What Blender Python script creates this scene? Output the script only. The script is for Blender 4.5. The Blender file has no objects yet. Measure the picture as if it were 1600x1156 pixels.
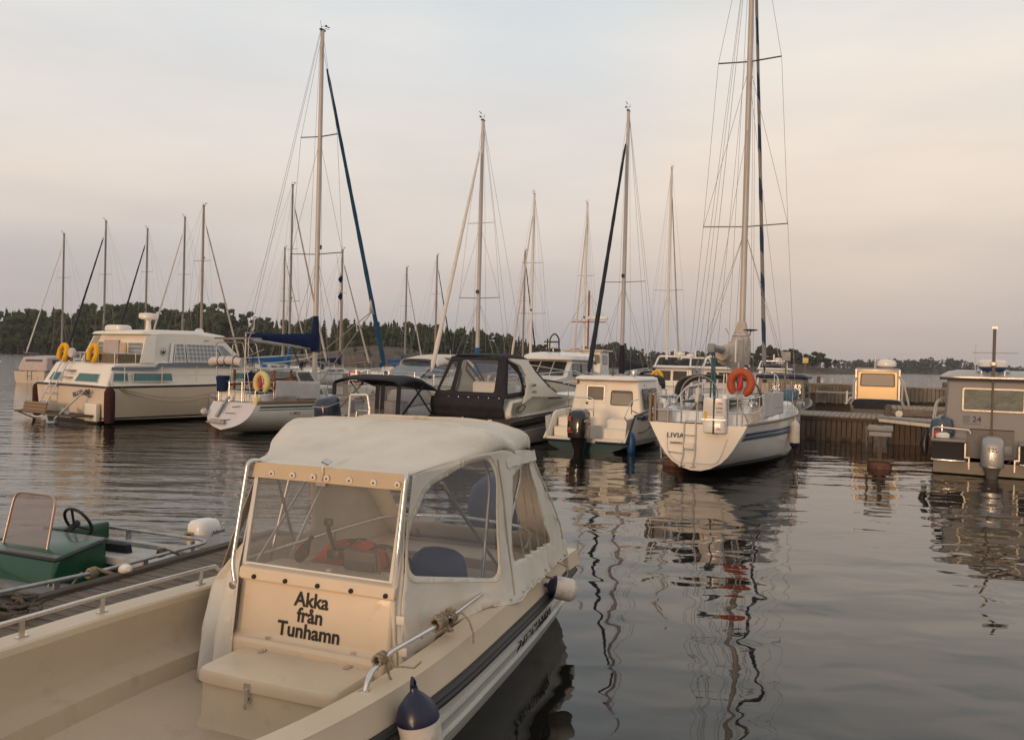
import bpy, bmesh, math, random
from mathutils import Vector, Matrix, noise
from mathutils.geometry import delaunay_2d_cdt
R = math.radians
sc = bpy.context.scene
col = sc.collection
random.seed(11)

# ---------------------------------------------------------------- camera
cam_d = bpy.data.cameras.new('camera'); cam = bpy.data.objects.new('camera', cam_d); col.objects.link(cam)
cam_d.sensor_width = 36.0; cam_d.lens = 36.0 * 1300 / 1600; cam_d.clip_start = 0.05; cam_d.clip_end = 6000
PITCH = math.atan(14 / 1300); ROLL = 0.026
cam.matrix_world = Matrix.Translation((0, 0, 2.3)) @ Matrix.Rotation(R(90) - PITCH, 4, 'X') @ Matrix.Rotation(ROLL, 4, 'Z')
sc.camera = cam

# ---------------------------------------------------------------- light
SUN_EL, SUN_AZ = 5.0, 208.0     # azimuth clockwise from +Y: behind the camera, to the left
sd = bpy.data.lights.new('sun', 'SUN'); sun = bpy.data.objects.new('sun', sd); col.objects.link(sun)
sd.energy = 1.45; sd.angle = R(11); sd.color = (1.0, 0.655, 0.40)
dv = Vector((math.sin(R(SUN_AZ)) * math.cos(R(SUN_EL)), math.cos(R(SUN_AZ)) * math.cos(R(SUN_EL)), math.sin(R(SUN_EL))))
sun.rotation_euler = dv.to_track_quat('Z', 'Y').to_euler()
sc.view_settings.view_transform = 'Standard'; sc.view_settings.look = 'None'
sc.view_settings.gamma = 1.0; sc.view_settings.exposure = 0.0
sc.render.resolution_x = 1024; sc.render.resolution_y = 739

# ---------------------------------------------------------------- sky
world = bpy.data.worlds.new('World'); sc.world = world; world.use_nodes = True
nt = world.node_tree; nt.nodes.clear()
def nd(t, tp, **kw):
    n = t.nodes.new(tp)
    for k, v in kw.items(): setattr(n, k, v)
    return n
def srgb(r, g, b):
    f = lambda c: (c / 255 / 12.92) if c / 255 <= .04045 else ((c / 255 + .055) / 1.055) ** 2.4
    return (f(r), f(g), f(b), 1)
def ramp(t, stops, inter='LINEAR'):
    n = nd(t, 'ShaderNodeValToRGB'); n.color_ramp.interpolation = inter
    e = n.color_ramp.elements
    while len(e) > 1: e.remove(e[0])
    e[0].position = stops[0][0]; e[0].color = stops[0][1]
    for p, c in stops[1:]:
        k = e.new(p); k.color = c
    return n
def world_sky():
    L = nt.links.new
    out = nd(nt, 'ShaderNodeOutputWorld'); tc = nd(nt, 'ShaderNodeTexCoord')
    sky = nd(nt, 'ShaderNodeTexSky', sky_type='NISHITA', sun_disc=False, sun_elevation=R(SUN_EL), sun_rotation=R(SUN_AZ), altitude=0, air_density=1.2, dust_density=2.5, ozone_density=1.0)
    bg1 = nd(nt, 'ShaderNodeBackground'); bg1.inputs[1].default_value = 0.06; L(sky.outputs[0], bg1.inputs[0])
    sep = nd(nt, 'ShaderNodeSeparateXYZ'); L(tc.outputs['Generated'], sep.inputs[0])
    # thin veil of high cloud: colour by height with soft stretched streaks
    mp = nd(nt, 'ShaderNodeMapping'); mp.inputs['Scale'].default_value = (1.1, 1.1, 4.6); mp.inputs['Rotation'].default_value = (R(6), R(-5), 0); L(tc.outputs['Generated'], mp.inputs[0])
    n1 = nd(nt, 'ShaderNodeTexNoise'); n1.inputs['Scale'].default_value = 1.7; n1.inputs['Detail'].default_value = 5; n1.inputs['Roughness'].default_value = .5; L(mp.outputs[0], n1.inputs['Vector'])
    ma = nd(nt, 'ShaderNodeMath', operation='MULTIPLY_ADD'); L(n1.outputs[0], ma.inputs[0]); ma.inputs[1].default_value = .16; ma.inputs[2].default_value = -.08
    ad = nd(nt, 'ShaderNodeMath', operation='ADD'); L(sep.outputs['Z'], ad.inputs[0]); L(ma.outputs[0], ad.inputs[1])
    rp = ramp(nt, [(0.0, srgb(176, 169, 169)), (.05, srgb(181, 173, 171)), (.11, srgb(194, 184, 179)), (.18, srgb(211, 202, 194)), (.25, srgb(218, 211, 205)),
                   (.33, srgb(215, 214, 212)), (.41, srgb(203, 209, 212)), (.50, srgb(208, 205, 200)), (.62, srgb(206, 199, 190)), (1.0, srgb(184, 186, 190))])
    L(ad.outputs[0], rp.inputs[0])
    # side glow to the right and warmer, brighter sky round the sunken sun
    dt = nd(nt, 'ShaderNodeVectorMath', operation='DOT_PRODUCT'); L(tc.outputs['Generated'], dt.inputs[0]); dt.inputs[1].default_value = (dv.x, dv.y, 0)
    r2 = ramp(nt, [(0.0, (0, 0, 0, 1)), (.2, (0, 0, 0, 1)), (1.0, (1, 1, 1, 1))], 'EASE'); L(dt.outputs['Value'], r2.inputs[0])
    zr = ramp(nt, [(0.0, srgb(222, 176, 138)), (.25, srgb(210, 189, 172)), (.7, srgb(170, 178, 188)), (1, srgb(176, 187, 200))]); L(sep.outputs['Z'], zr.inputs[0])
    mx = nd(nt, 'ShaderNodeMix', data_type='RGBA'); L(r2.outputs[0], mx.inputs[0]); L(rp.outputs[0], mx.inputs[6]); L(zr.outputs[0], mx.inputs[7])
    n2 = nd(nt, 'ShaderNodeTexNoise'); n2.inputs['Scale'].default_value = 2.4; n2.inputs['Detail'].default_value = 6; L(mp.outputs[0], n2.inputs['Vector'])
    r3 = ramp(nt, [(.32, (.92, .94, .965, 1)), (.68, (1.07, 1.04, 1.01, 1))]); L(n2.outputs[0], r3.inputs[0])
    mm = nd(nt, 'ShaderNodeMix', data_type='RGBA', blend_type='MULTIPLY'); mm.inputs[0].default_value = 1; L(mx.outputs[2], mm.inputs[6]); L(r3.outputs[0], mm.inputs[7])
    # a broad peach-lit cloud bank low in the right-hand sky
    d2 = nd(nt, 'ShaderNodeVectorMath', operation='DOT_PRODUCT'); L(tc.outputs['Generated'], d2.inputs[0]); d2.inputs[1].default_value = Vector((.44, .86, .235)).normalized()
    a2 = nd(nt, 'ShaderNodeMath', operation='MULTIPLY_ADD'); L(n1.outputs[0], a2.inputs[0]); a2.inputs[1].default_value = .07; L(d2.outputs['Value'], a2.inputs[2])
    r4 = ramp(nt, [(.965, (1, 1, 1, 1)), (1.03, (1.075, 1.02, .96, 1))], 'EASE'); L(a2.outputs[0], r4.inputs[0])
    m4 = nd(nt, 'ShaderNodeMix', data_type='RGBA', blend_type='MULTIPLY'); m4.inputs[0].default_value = 1; L(mm.outputs[2], m4.inputs[6]); L(r4.outputs[0], m4.inputs[7]); mm = m4
    bg2 = nd(nt, 'ShaderNodeBackground'); bg2.inputs[1].default_value = 1.27; L(mm.outputs[2], bg2.inputs[0])
    ms = nd(nt, 'ShaderNodeMixShader'); ms.inputs[0].default_value = .9; L(bg1.outputs[0], ms.inputs[1]); L(bg2.outputs[0], ms.inputs[2]); L(ms.outputs[0], out.inputs[0])
world_sky()

# ---------------------------------------------------------------- materials
def mat(name, c, rough=.5, metal=0., var=.06, vscale=6., bump=0., bscale=40., coat=0., trans=0., ior=1.45, alpha=1., spec=.5, dirt=None, stretch=(1, 1, 1), sss=0):
    m = bpy.data.materials.new(name); m.use_nodes = True; t = m.node_tree; L = t.links.new
    b = t.nodes['Principled BSDF']
    b.inputs['Roughness'].default_value = rough; b.inputs['Metallic'].default_value = metal
    b.inputs['Coat Weight'].default_value = coat; b.inputs['Transmission Weight'].default_value = trans
    b.inputs['IOR'].default_value = ior; b.inputs['Alpha'].default_value = alpha; b.inputs['Specular IOR Level'].default_value = spec
    tc = nd(t, 'ShaderNodeTexCoord'); mp = nd(t, 'ShaderNodeMapping'); mp.inputs['Scale'].default_value = stretch; L(tc.outputs['Object'], mp.inputs[0])
    n = nd(t, 'ShaderNodeTexNoise'); n.inputs['Scale'].default_value = vscale; n.inputs['Detail'].default_value = 6; L(mp.outputs[0], n.inputs['Vector'])
    lo = tuple(max(0, x * (1 - 1.4 * var)) for x in c) + (1,); hi = tuple(min(1, x * (1 + var)) for x in c) + (1,)
    r = ramp(t, [(.3, lo), (.7, hi)]); L(n.outputs[0], r.inputs[0]); cur = r.outputs[0]
    if dirt:
        n3 = nd(t, 'ShaderNodeTexNoise'); n3.inputs['Scale'].default_value = dirt[1]; n3.inputs['Detail'].default_value = 8; n3.inputs['Roughness'].default_value = .65; L(mp.outputs[0], n3.inputs['Vector'])
        r3 = ramp(t, [(dirt[2], (0, 0, 0, 1)), (min(1, dirt[2] + .2), (dirt[3],) * 3 + (1,))]); L(n3.outputs[0], r3.inputs[0])
        mx = nd(t, 'ShaderNodeMix', data_type='RGBA'); L(r3.outputs[0], mx.inputs[0]); L(cur, mx.inputs[6]); mx.inputs[7].default_value = tuple(dirt[0]) + (1,); cur = mx.outputs[2]
    L(cur, b.inputs['Base Color'])
    rr = nd(t, 'ShaderNodeMath', operation='MULTIPLY_ADD'); L(n.outputs[0], rr.inputs[0]); rr.inputs[1].default_value = .25 * rough; rr.inputs[2].default_value = rough * .87; L(rr.outputs[0], b.inputs['Roughness'])
    if bump:
        n2 = nd(t, 'ShaderNodeTexNoise'); n2.inputs['Scale'].default_value = bscale; n2.inputs['Detail'].default_value = 4; L(mp.outputs[0], n2.inputs['Vector'])
        bp = nd(t, 'ShaderNodeBump'); bp.inputs['Strength'].default_value = bump; bp.inputs['Distance'].default_value = .02; L(n2.outputs[0], bp.inputs['Height']); L(bp.outputs[0], b.inputs['Normal'])
    return m
def glass(name, tint=(.75, .78, .8), a=.35, rough=.04):
    """thin pane: part see-through, part tinted glossy"""
    m = bpy.data.materials.new(name); m.use_nodes = True; t = m.node_tree; L = t.links.new
    b = t.nodes['Principled BSDF']; o = t.nodes['Material Output']
    b.inputs['Base Color'].default_value = tuple(tint) + (1,); b.inputs['Roughness'].default_value = rough; b.inputs['Specular IOR Level'].default_value = .6
    tr = nd(t, 'ShaderNodeBsdfTransparent'); tr.inputs[0].default_value = tuple(min(1, x * .14 + .84) for x in tint) + (1,)
    fr = nd(t, 'ShaderNodeLayerWeight'); pw = nd(t, 'ShaderNodeMath', operation='POWER'); L(fr.outputs['Facing'], pw.inputs[0]); pw.inputs[1].default_value = 4.5
    ma = nd(t, 'ShaderNodeMath', operation='MULTIPLY_ADD'); L(pw.outputs[0], ma.inputs[0]); ma.inputs[1].default_value = (1 - a) * .7; ma.inputs[2].default_value = a; ma.use_clamp = True
    ms = nd(t, 'ShaderNodeMixShader'); L(ma.outputs[0], ms.inputs[0]); L(tr.outputs[0], ms.inputs[1]); L(b.outputs[0], ms.inputs[2]); L(ms.outputs[0], o.inputs[0])
    n2 = nd(t, 'ShaderNodeTexNoise'); n2.inputs['Scale'].default_value = 3.5; n2.inputs['Detail'].default_value = 3
    tc = nd(t, 'ShaderNodeTexCoord'); L(tc.outputs['Object'], n2.inputs['Vector'])
    bp = nd(t, 'ShaderNodeBump'); bp.inputs['Strength'].default_value = .25; bp.inputs['Distance'].default_value = .05; L(n2.outputs[0], bp.inputs['Height']); L(bp.outputs[0], b.inputs['Normal'])
    return m

# ---------------------------------------------------------------- mesh builder
class MB:
    def __init__(s): s.v = []; s.f = []; s.sm = []
    def add(s, vs, fs, smooth=False):
        o = len(s.v); s.v += [tuple(p) for p in vs]; s.f += [tuple(i + o for i in f) for f in fs]; s.sm += [smooth] * len(fs); return s
    def box(s, c, d, rot=None, bev=0.):
        bm = bmesh.new(); bmesh.ops.create_cube(bm, size=1)
        for v in bm.verts: v.co = Vector((v.co.x * d[0], v.co.y * d[1], v.co.z * d[2]))
        if bev: bmesh.ops.bevel(bm, geom=bm.edges[:], offset=min(bev, min(d) * .45), segments=2, profile=.5, affect='EDGES')
        M = Matrix.Translation(c) @ (rot.to_4x4() if rot else Matrix.Identity(4))
        bm.verts.index_update(); s.add([M @ v.co for v in bm.verts], [[v.index for v in f.verts] for f in bm.faces]); bm.free(); return s
    def bar(s, a, b, w, h, up=(0, 0, 1)):
        a = Vector(a); b = Vector(b); d = (b - a); l = d.length; y = d.normalized(); x = y.cross(Vector(up))
        if x.length < 1e-4: x = y.cross(Vector((1, 0, 0)))
        x.normalize(); z = x.cross(y); M = Matrix((x, y, z)).transposed()
        return s.box((a + b) / 2, (w, l, h), M)
    def tube(s, pts, r, n=8, caps=True, closed=False):
        pts = [Vector(p) for p in pts]; N = len(pts); rs = r if isinstance(r, (list, tuple)) else [r] * N
        fr = None; vs = []
        for i, p in enumerate(pts):
            if closed: t = (pts[(i + 1) % N] - pts[i - 1])
            else: t = (pts[min(i + 1, N - 1)] - pts[max(i - 1, 0)])
            if t.length < 1e-9: t = Vector((0, 0, 1))
            t.normalize()
            if fr is None: fr = t.orthogonal().normalized()
            fr = (fr - t * fr.dot(t)); 
            if fr.length < 1e-5: fr = t.orthogonal()
            fr.normalize(); bi = t.cross(fr)
            for k in range(n):
                a = 2 * math.pi * k / n; vs.append(p + (fr * math.cos(a) + bi * math.sin(a)) * rs[i])
        fs = []
        for i in range(N if closed else N - 1):
            j = (i + 1) % N
            for k in range(n): fs.append((i * n + k, i * n + (k + 1) % n, j * n + (k + 1) % n, j * n + k))
        if caps and not closed: fs += [tuple(range(n - 1, -1, -1)), tuple((N - 1) * n + k for k in range(n))]
        return s.add(vs, fs, True)
    def lathe(s, prof, n=16, M=None, smooth=True):
        """profile [(r,z)] spun round z"""
        M = M or Matrix.Identity(4); vs = []
        for r_, z in prof:
            for k in range(n): a = 2 * math.pi * k / n; vs.append(M @ Vector((r_ * math.cos(a), r_ * math.sin(a), z)))
        fs = []
        for i in range(len(prof) - 1):
            for k in range(n): fs.append((i * n + k, i * n + (k + 1) % n, (i + 1) * n + (k + 1) % n, (i + 1) * n + k))
        fs += [tuple(range(n - 1, -1, -1)), tuple((len(prof) - 1) * n + k for k in range(n))]
        return s.add(vs, fs, smooth)
    def grid(s, rows, closed=False, capa=False, capb=False, smooth=True):
        m = len(rows[0]); vs = [p for r_ in rows for p in r_]; fs = []
        for i in range(len(rows) - 1):
            for k in range(m if closed else m - 1):
                k2 = (k + 1) % m; fs.append((i * m + k, i * m + k2, (i + 1) * m + k2, (i + 1) * m + k))
        if capa: fs.append(tuple(range(m - 1, -1, -1)))
        if capb: fs.append(tuple((len(rows) - 1) * m + k for k in range(m)))
        return s.add(vs, fs, smooth)
    def loft(s, secs, n=20, e=2.6, smooth=True):
        """super-ellipse sections [(z, cx, cy, hx, hy)]"""
        rows = []
        for z, cx, cy, hx, hy in secs:
            row = []
            for k in range(n):
                a = 2 * math.pi * (k + .5) / n; c_, s_ = math.cos(a), math.sin(a)
                row.append((cx + hx * math.copysign(abs(c_) ** (2 / e), c_), cy + hy * math.copysign(abs(s_) ** (2 / e), s_), z))
            rows.append(row)
        return s.grid(rows, True, True, True, smooth)
    def prism(s, poly, a0, a1, axis=0, hw2=None):
        """extrude polygon (u,v) from a0 to a1 along axis: 0 -> (a,u,v); 1 -> (u,a,v); 2 -> (u,v,a)"""
        f = {0: lambda a, u, v: (a, u, v), 1: lambda a, u, v: (u, a, v), 2: lambda a, u, v: (u, v, a)}[axis]
        n = len(poly); vs = [f(a0, *p) for p in poly] + [f(a1, *p) for p in poly]
        return s.add(vs, [tuple(range(n - 1, -1, -1)), tuple(range(n, 2 * n))] + [(i, (i + 1) % n, n + (i + 1) % n, n + i) for i in range(n)])
    def slab(s, pts, th):
        """planar polygon in 3-D given thickness along its normal (both ways)"""
        P = [Vector(p) for p in pts]; n = Vector((0, 0, 0))
        for i in range(len(P)):
            a, b = P[i], P[(i + 1) % len(P)]; n += a.cross(b)
        n.normalize(); N = len(P)
        return s.add([p - n * th / 2 for p in P] + [p + n * th / 2 for p in P], [tuple(range(N - 1, -1, -1)), tuple(range(N, 2 * N))] + [(i, (i + 1) % N, N + (i + 1) % N, N + i) for i in range(N)])
    def ring(s, pts, wid, th):
        """frame of width wid inside planar polygon"""
        P = [Vector(p) for p in pts]; c = sum(P, Vector()) / len(P); n = Vector((0, 0, 0)); N = len(P)
        for i in range(N): n += P[i].cross(P[(i + 1) % N])
        n.normalize(); Q = []
        for i in range(N):
            e1 = (P[i] - P[i - 1]).normalized(); e2 = (P[(i + 1) % N] - P[i]).normalized()
            in1 = n.cross(e1); in2 = n.cross(e2); b = (in1 + in2)
            b = b / max(.35, b.dot(in1)); Q.append(P[i] + b * wid)
        vs = []
        for off in (-th / 2, th / 2): vs += [p + n * off for p in P] + [q + n * off for q in Q]
        fs = []
        for i in range(N):
            j = (i + 1) % N
            fs += [(i, N + i, N + j, j), (2 * N + i, 2 * N + j, 3 * N + j, 3 * N + i), (i, j, 2 * N + j, 2 * N + i), (N + i, 3 * N + i, 3 * N + j, N + j)]
        return s.add(vs, fs)
    def build(s, name, m, parent=None, bevel=0.):
        me = bpy.data.meshes.new(name); me.from_pydata(s.v, [], s.f)
        me.polygons.foreach_set('use_smooth', s.sm)
        me.validate(); me.update()
        if m: me.materials.append(m)
        bm = bmesh.new(); bm.from_mesh(me); bmesh.ops.recalc_face_normals(bm, faces=bm.faces[:]); bm.to_mesh(me); bm.free()
        try: me.set_sharp_from_angle(angle=R(40))
        except Exception: pass
        o = bpy.data.objects.new(name, me); col.objects.link(o)
        if parent: o.parent = parent
        if bevel:
            b = o.modifiers.new('bevel', 'BEVEL'); b.width = bevel; b.segments = 2; b.limit_method = 'ANGLE'; b.angle_limit = R(35)
        return o
def tag(o, label=None, cat=None, group=None, kind=None):
    if label: o['label'] = label
    if cat: o['category'] = cat
    if group: o['group'] = group
    if kind: o['kind'] = kind
    return o
def empty(name, loc, deg=0, label=None, cat=None, group=None):
    """deg = heading clockwise from +Y (local +Y points that way)"""
    o = bpy.data.objects.new(name, None); col.objects.link(o); o.empty_display_size = .2
    o.location = loc; o.rotation_euler = (0, 0, -R(deg)); return tag(o, label, cat, group)
def rounded(pts, r, n=5):
    pts = [Vector(p) for p in pts]; out = [pts[0]]
    for i in range(1, len(pts) - 1):
        a, b, c = pts[i - 1], pts[i], pts[i + 1]; d1 = (a - b); d2 = (c - b); rr = min(r, d1.length * .48, d2.length * .48)
        p = b + d1.normalized() * rr; q = b + d2.normalized() * rr
        for k in range(n + 1):
            t = k / n; out.append((1 - t) ** 2 * p + 2 * t * (1 - t) * b + t * t * q)
    return out + [pts[-1]]
def rpoly(pts, r, n=4):
    """round the corners of a closed polygon"""
    pts = [Vector(p) for p in pts]; out = []; N = len(pts)
    for i in range(N):
        a, b, c = pts[i - 1], pts[i], pts[(i + 1) % N]; d1 = a - b; d2 = c - b; rr = min(r, d1.length * .48, d2.length * .48)
        p = b + d1.normalized() * rr; q = b + d2.normalized() * rr
        for k in range(n + 1): t = k / n; out.append((1 - t) ** 2 * p + 2 * t * (1 - t) * b + t * t * q)
    return out
def inpoly(x, y, P):
    c = False; j = len(P) - 1
    for i in range(len(P)):
        if (P[i][1] > y) != (P[j][1] > y) and x < (P[j][0] - P[i][0]) * (y - P[i][1]) / (P[j][1] - P[i][1]) + P[i][0]: c = not c
        j = i
    return c
def sheet(mb, outline, holes, fn, step=.1):
    """triangulated sheet over a 2-D outline with holes, mapped by fn(u,v)->xyz"""
    def dens(P):
        o = []
        for i in range(len(P)):
            a = Vector(P[i]); b = Vector(P[(i + 1) % len(P)]); k = max(1, int((b - a).length / step))
            o += [tuple(a.lerp(b, j / k)) for j in range(k)]
        return o
    loops = [dens(outline)] + [dens(h) for h in holes]; vs = []; es = []
    for lp in loops:
        o = len(vs); vs += lp; es += [(o + i, o + (i + 1) % len(lp)) for i in range(len(lp))]
    xs = [p[0] for p in outline]; ys = [p[1] for p in outline]; x = min(xs) + step / 2
    while x < max(xs):
        y = min(ys) + step / 2
        while y < max(ys):
            if inpoly(x, y, loops[0]) and not any(inpoly(x, y, h) for h in loops[1:]): vs.append((x + .01 * math.sin(y * 37), y))
            y += step
        x += step
    r_ = delaunay_2d_cdt([Vector(v) for v in vs], es, [], 0, 1e-5)
    V, Fc = r_[0], r_[2]; keep = []
    for f in Fc:
        cx = sum(V[i].x for i in f) / len(f); cy = sum(V[i].y for i in f) / len(f)
        if inpoly(cx, cy, loops[0]) and not any(inpoly(cx, cy, h) for h in loops[1:]): keep.append(tuple(f))
    used = sorted({i for f in keep for i in f}); mpx = {i: k for k, i in enumerate(used)}
    mb.add([fn(V[i].x, V[i].y) for i in used], [tuple(mpx[i] for i in f) for f in keep], True); return mb
def textmesh(name, body, size, m, parent, org, xdir, updir, bold=0., ext=.002, align='CENTER', spacing=1., shear=0., xscale=1., map_fn=None, line=1.):
    cu = bpy.data.curves.new(name, 'FONT'); cu.body = body; cu.size = size; cu.align_x = align; cu.extrude = ext; cu.offset = bold; cu.space_character = spacing; cu.shear = shear; cu.resolution_u = 3; cu.space_line = line
    to = bpy.data.objects.new('tmp', cu); col.objects.link(to); bpy.context.view_layer.update()
    dg = bpy.context.evaluated_depsgraph_get(); me = bpy.data.meshes.new_from_object(to.evaluated_get(dg))
    bpy.data.objects.remove(to); me.name = name
    X = Vector(xdir).normalized(); U = Vector(updir).normalized(); U = (U - X * U.dot(X)).normalized(); N = X.cross(U)
    for v in me.vertices:
        if map_fn: v.co = map_fn(v.co.x * xscale, v.co.y, v.co.z)
        else: v.co = Vector(org) + X * v.co.x * xscale + U * v.co.y + N * v.co.z
    me.materials.clear(); me.materials.append(m)
    o = bpy.data.objects.new(name, me); col.objects.link(o); o.parent = parent; return o
def lerp(a, b, t): return a + (b - a) * t
def interp(xs, x):
    """piecewise smooth interpolation over [(x,y)]"""
    if x <= xs[0][0]: return xs[0][1]
    for i in range(len(xs) - 1):
        if x <= xs[i + 1][0]:
            t = (x - xs[i][0]) / (xs[i + 1][0] - xs[i][0]); y0 = xs[i][1]; y1 = xs[i + 1][1]
            m0 = (xs[i + 1][1] - xs[i - 1][1]) / (xs[i + 1][0] - xs[i - 1][0]) if i > 0 else (y1 - y0) / (xs[i + 1][0] - xs[i][0])
            m1 = (xs[i + 2][1] - xs[i][1]) / (xs[i + 2][0] - xs[i][0]) if i + 2 < len(xs) else (y1 - y0) / (xs[i + 1][0] - xs[i][0])
            h = xs[i + 1][0] - xs[i][0]
            return (2 * t ** 3 - 3 * t * t + 1) * y0 + (t ** 3 - 2 * t * t + t) * h * m0 + (-2 * t ** 3 + 3 * t * t) * y1 + (t ** 3 - t * t) * h * m1
    return xs[-1][1]

# ---------------------------------------------------------------- shared materials
CREAM = mat('cream_gelcoat', (.66, .54, .395), .42, var=.05, vscale=2.5, coat=.1, bump=.06, bscale=220., dirt=((.34, .27, .19), 9., .60, .4))
CREAM2 = mat('cream_gelcoat_pale', (.78, .73, .64), .32, var=.03, vscale=2.5, coat=.2, dirt=((.35, .3, .22), 3., .62, .3))
WHITEG = mat('white_gelcoat', (.76, .74, .70), .28, var=.03, vscale=2., coat=.25, dirt=((.40, .36, .30), 2.5, .6, .3))
WHITEH = mat('white_hull_paint', (.75, .74, .71), .3, var=.04, vscale=2., coat=.2, dirt=((.33, .3, .24), 1.8, .56, .35), stretch=(1, 1, .5))
CANVAS = mat('cream_canvas', (.66, .62, .54), .85, var=.06, vscale=3., bump=.55, bscale=6., dirt=((.36, .31, .22), 2.5, .55, .3), spec=.2)
VALANCE = mat('tan_canvas', (.56, .45, .31), .85, var=.05, vscale=4., bump=.2, bscale=20., spec=.2)
STEEL = mat('stainless_steel', (.66, .64, .62), .27, 1., var=.05, vscale=9.)
ALU = mat('anodised_aluminium', (.58, .56, .53), .38, 1., var=.08, vscale=3., stretch=(1, 1, .1))
GALV = mat('galvanised_steel', (.42, .42, .42), .5, .85, var=.15, vscale=14.)
WIRE = mat('rigging_wire', (.30, .28, .26), .45, .6, var=.1)
MASTM = mat('mast_aluminium', (.50, .465, .43), .5, .25, var=.08, vscale=1.5)
MASTW = mat('mast_white_paint', (.68, .65, .60), .4, var=.05)
RUBBER = mat('black_rubber', (.022, .021, .022), .55, var=.2, vscale=12., bump=.1, bscale=30.)
BLACK = mat('black_plastic', (.014, .014, .016), .4, var=.15)
NAVY = mat('navy_vinyl', (.012, .016, .045), .35, var=.2, vscale=8.)
NAVYC = mat('navy_canvas', (.012, .022, .075), .85, var=.15, vscale=5., bump=.5, bscale=9., spec=.2)
BLUEC = mat('blue_canvas', (.02, .12, .32), .85, var=.12, vscale=5., bump=.5, bscale=9., spec=.2)
BLACKC = mat('charcoal_canvas', (.026, .026, .033), .8, var=.15, vscale=5., bump=.4, bscale=8., spec=.25)
GREYC = mat('grey_canvas', (.36, .34, .33), .85, var=.08, vscale=5., bump=.5, bscale=9., spec=.2)
CLOTH = mat('pale_weather_cloth', (.58, .54, .53), .85, var=.06, vscale=4., bump=.5, bscale=6., spec=.2)
SAILW = mat('furled_sail_cloth', (.66, .62, .57), .8, var=.07, vscale=6., bump=.3, bscale=14., spec=.2)
FENDW = mat('scuffed_white_vinyl', (.60, .56, .50), .45, var=.06, vscale=8., bump=.15, bscale=25., dirt=((.18, .14, .10), 9., .5, .6))
MAROON = mat('maroon_fender_sock', (.055, .026, .026), .9, var=.2, vscale=20., bump=.4, bscale=60., spec=.1)
ROPE = mat('weathered_rope', (.33, .27, .19), .9, var=.25, vscale=60., bump=.6, bscale=120., spec=.1)
ROPED = mat('dark_rope', (.11, .10, .085), .9, var=.3, vscale=60., bump=.6, bscale=120., spec=.1)
TEAK = mat('weathered_teak', (.27, .20, .14), .7, var=.15, vscale=10., stretch=(6, 1, 6), spec=.3)
VARN = mat('varnished_wood', (.25, .09, .03), .25, var=.2, vscale=9., coat=.4)
YELLOW = mat('yellow_foam_cover', (.80, .42, .01), .6, var=.07, vscale=6., bump=.3, bscale=10.)
LEMON = mat('faded_yellow_vinyl', (.66, .55, .22), .55, var=.07, vscale=6., bump=.2, bscale=10.)
ORANGE = mat('faded_orange_vinyl', (.42, .085, .03), .55, var=.1, vscale=6., bump=.3, bscale=12.)
RED = mat('red_plastic', (.50, .03, .02), .5, var=.1)
REDCL = mat('red_orange_cloth', (.62, .07, .025), .9, var=.1, vscale=7., bump=.5, bscale=18., spec=.1)
BLUECL = mat('dark_blue_vinyl', (.012, .026, .085), .5, var=.12, bump=.1, bscale=9.)
GREEN = mat('green_paint', (.003, .062, .027), .32, var=.1, vscale=5., coat=.3)
GREYP = mat('grey_paint', (.24, .25, .26), .5, var=.08, dirt=((.1, .09, .08), 6., .55, .4))
DKGREY = mat('dark_grey_panel', (.05, .053, .06), .4, var=.1)
TEAL = mat('teal_curtain', (.075, .18, .20), .7, var=.14, vscale=22., stretch=(1, 1, .05), bump=.3, bscale=20.)
PLAID = None
INK = mat('black_lettering', (.012, .012, .014), .5, var=.1)
INKB = mat('dark_blue_lettering', (.02, .03, .09), .5, var=.1)
PANE = glass('tinted_pane', (.045, .048, .05), .5, .03)
PANEC = glass('clear_pane', (.42, .42, .42), .18, .03)
VINYL = glass('clear_vinyl', (.60, .60, .59), .11, .12)
VINYLG = glass('smoky_vinyl', (.36, .38, .42), .26, .13)
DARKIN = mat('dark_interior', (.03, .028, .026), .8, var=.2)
SNAPW = mat('snap_patch', (.68, .64, .56), .6, var=.05)
CHAR = mat('boot_stripe_blue', (.012, .016, .03), .4, var=.1)

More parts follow.
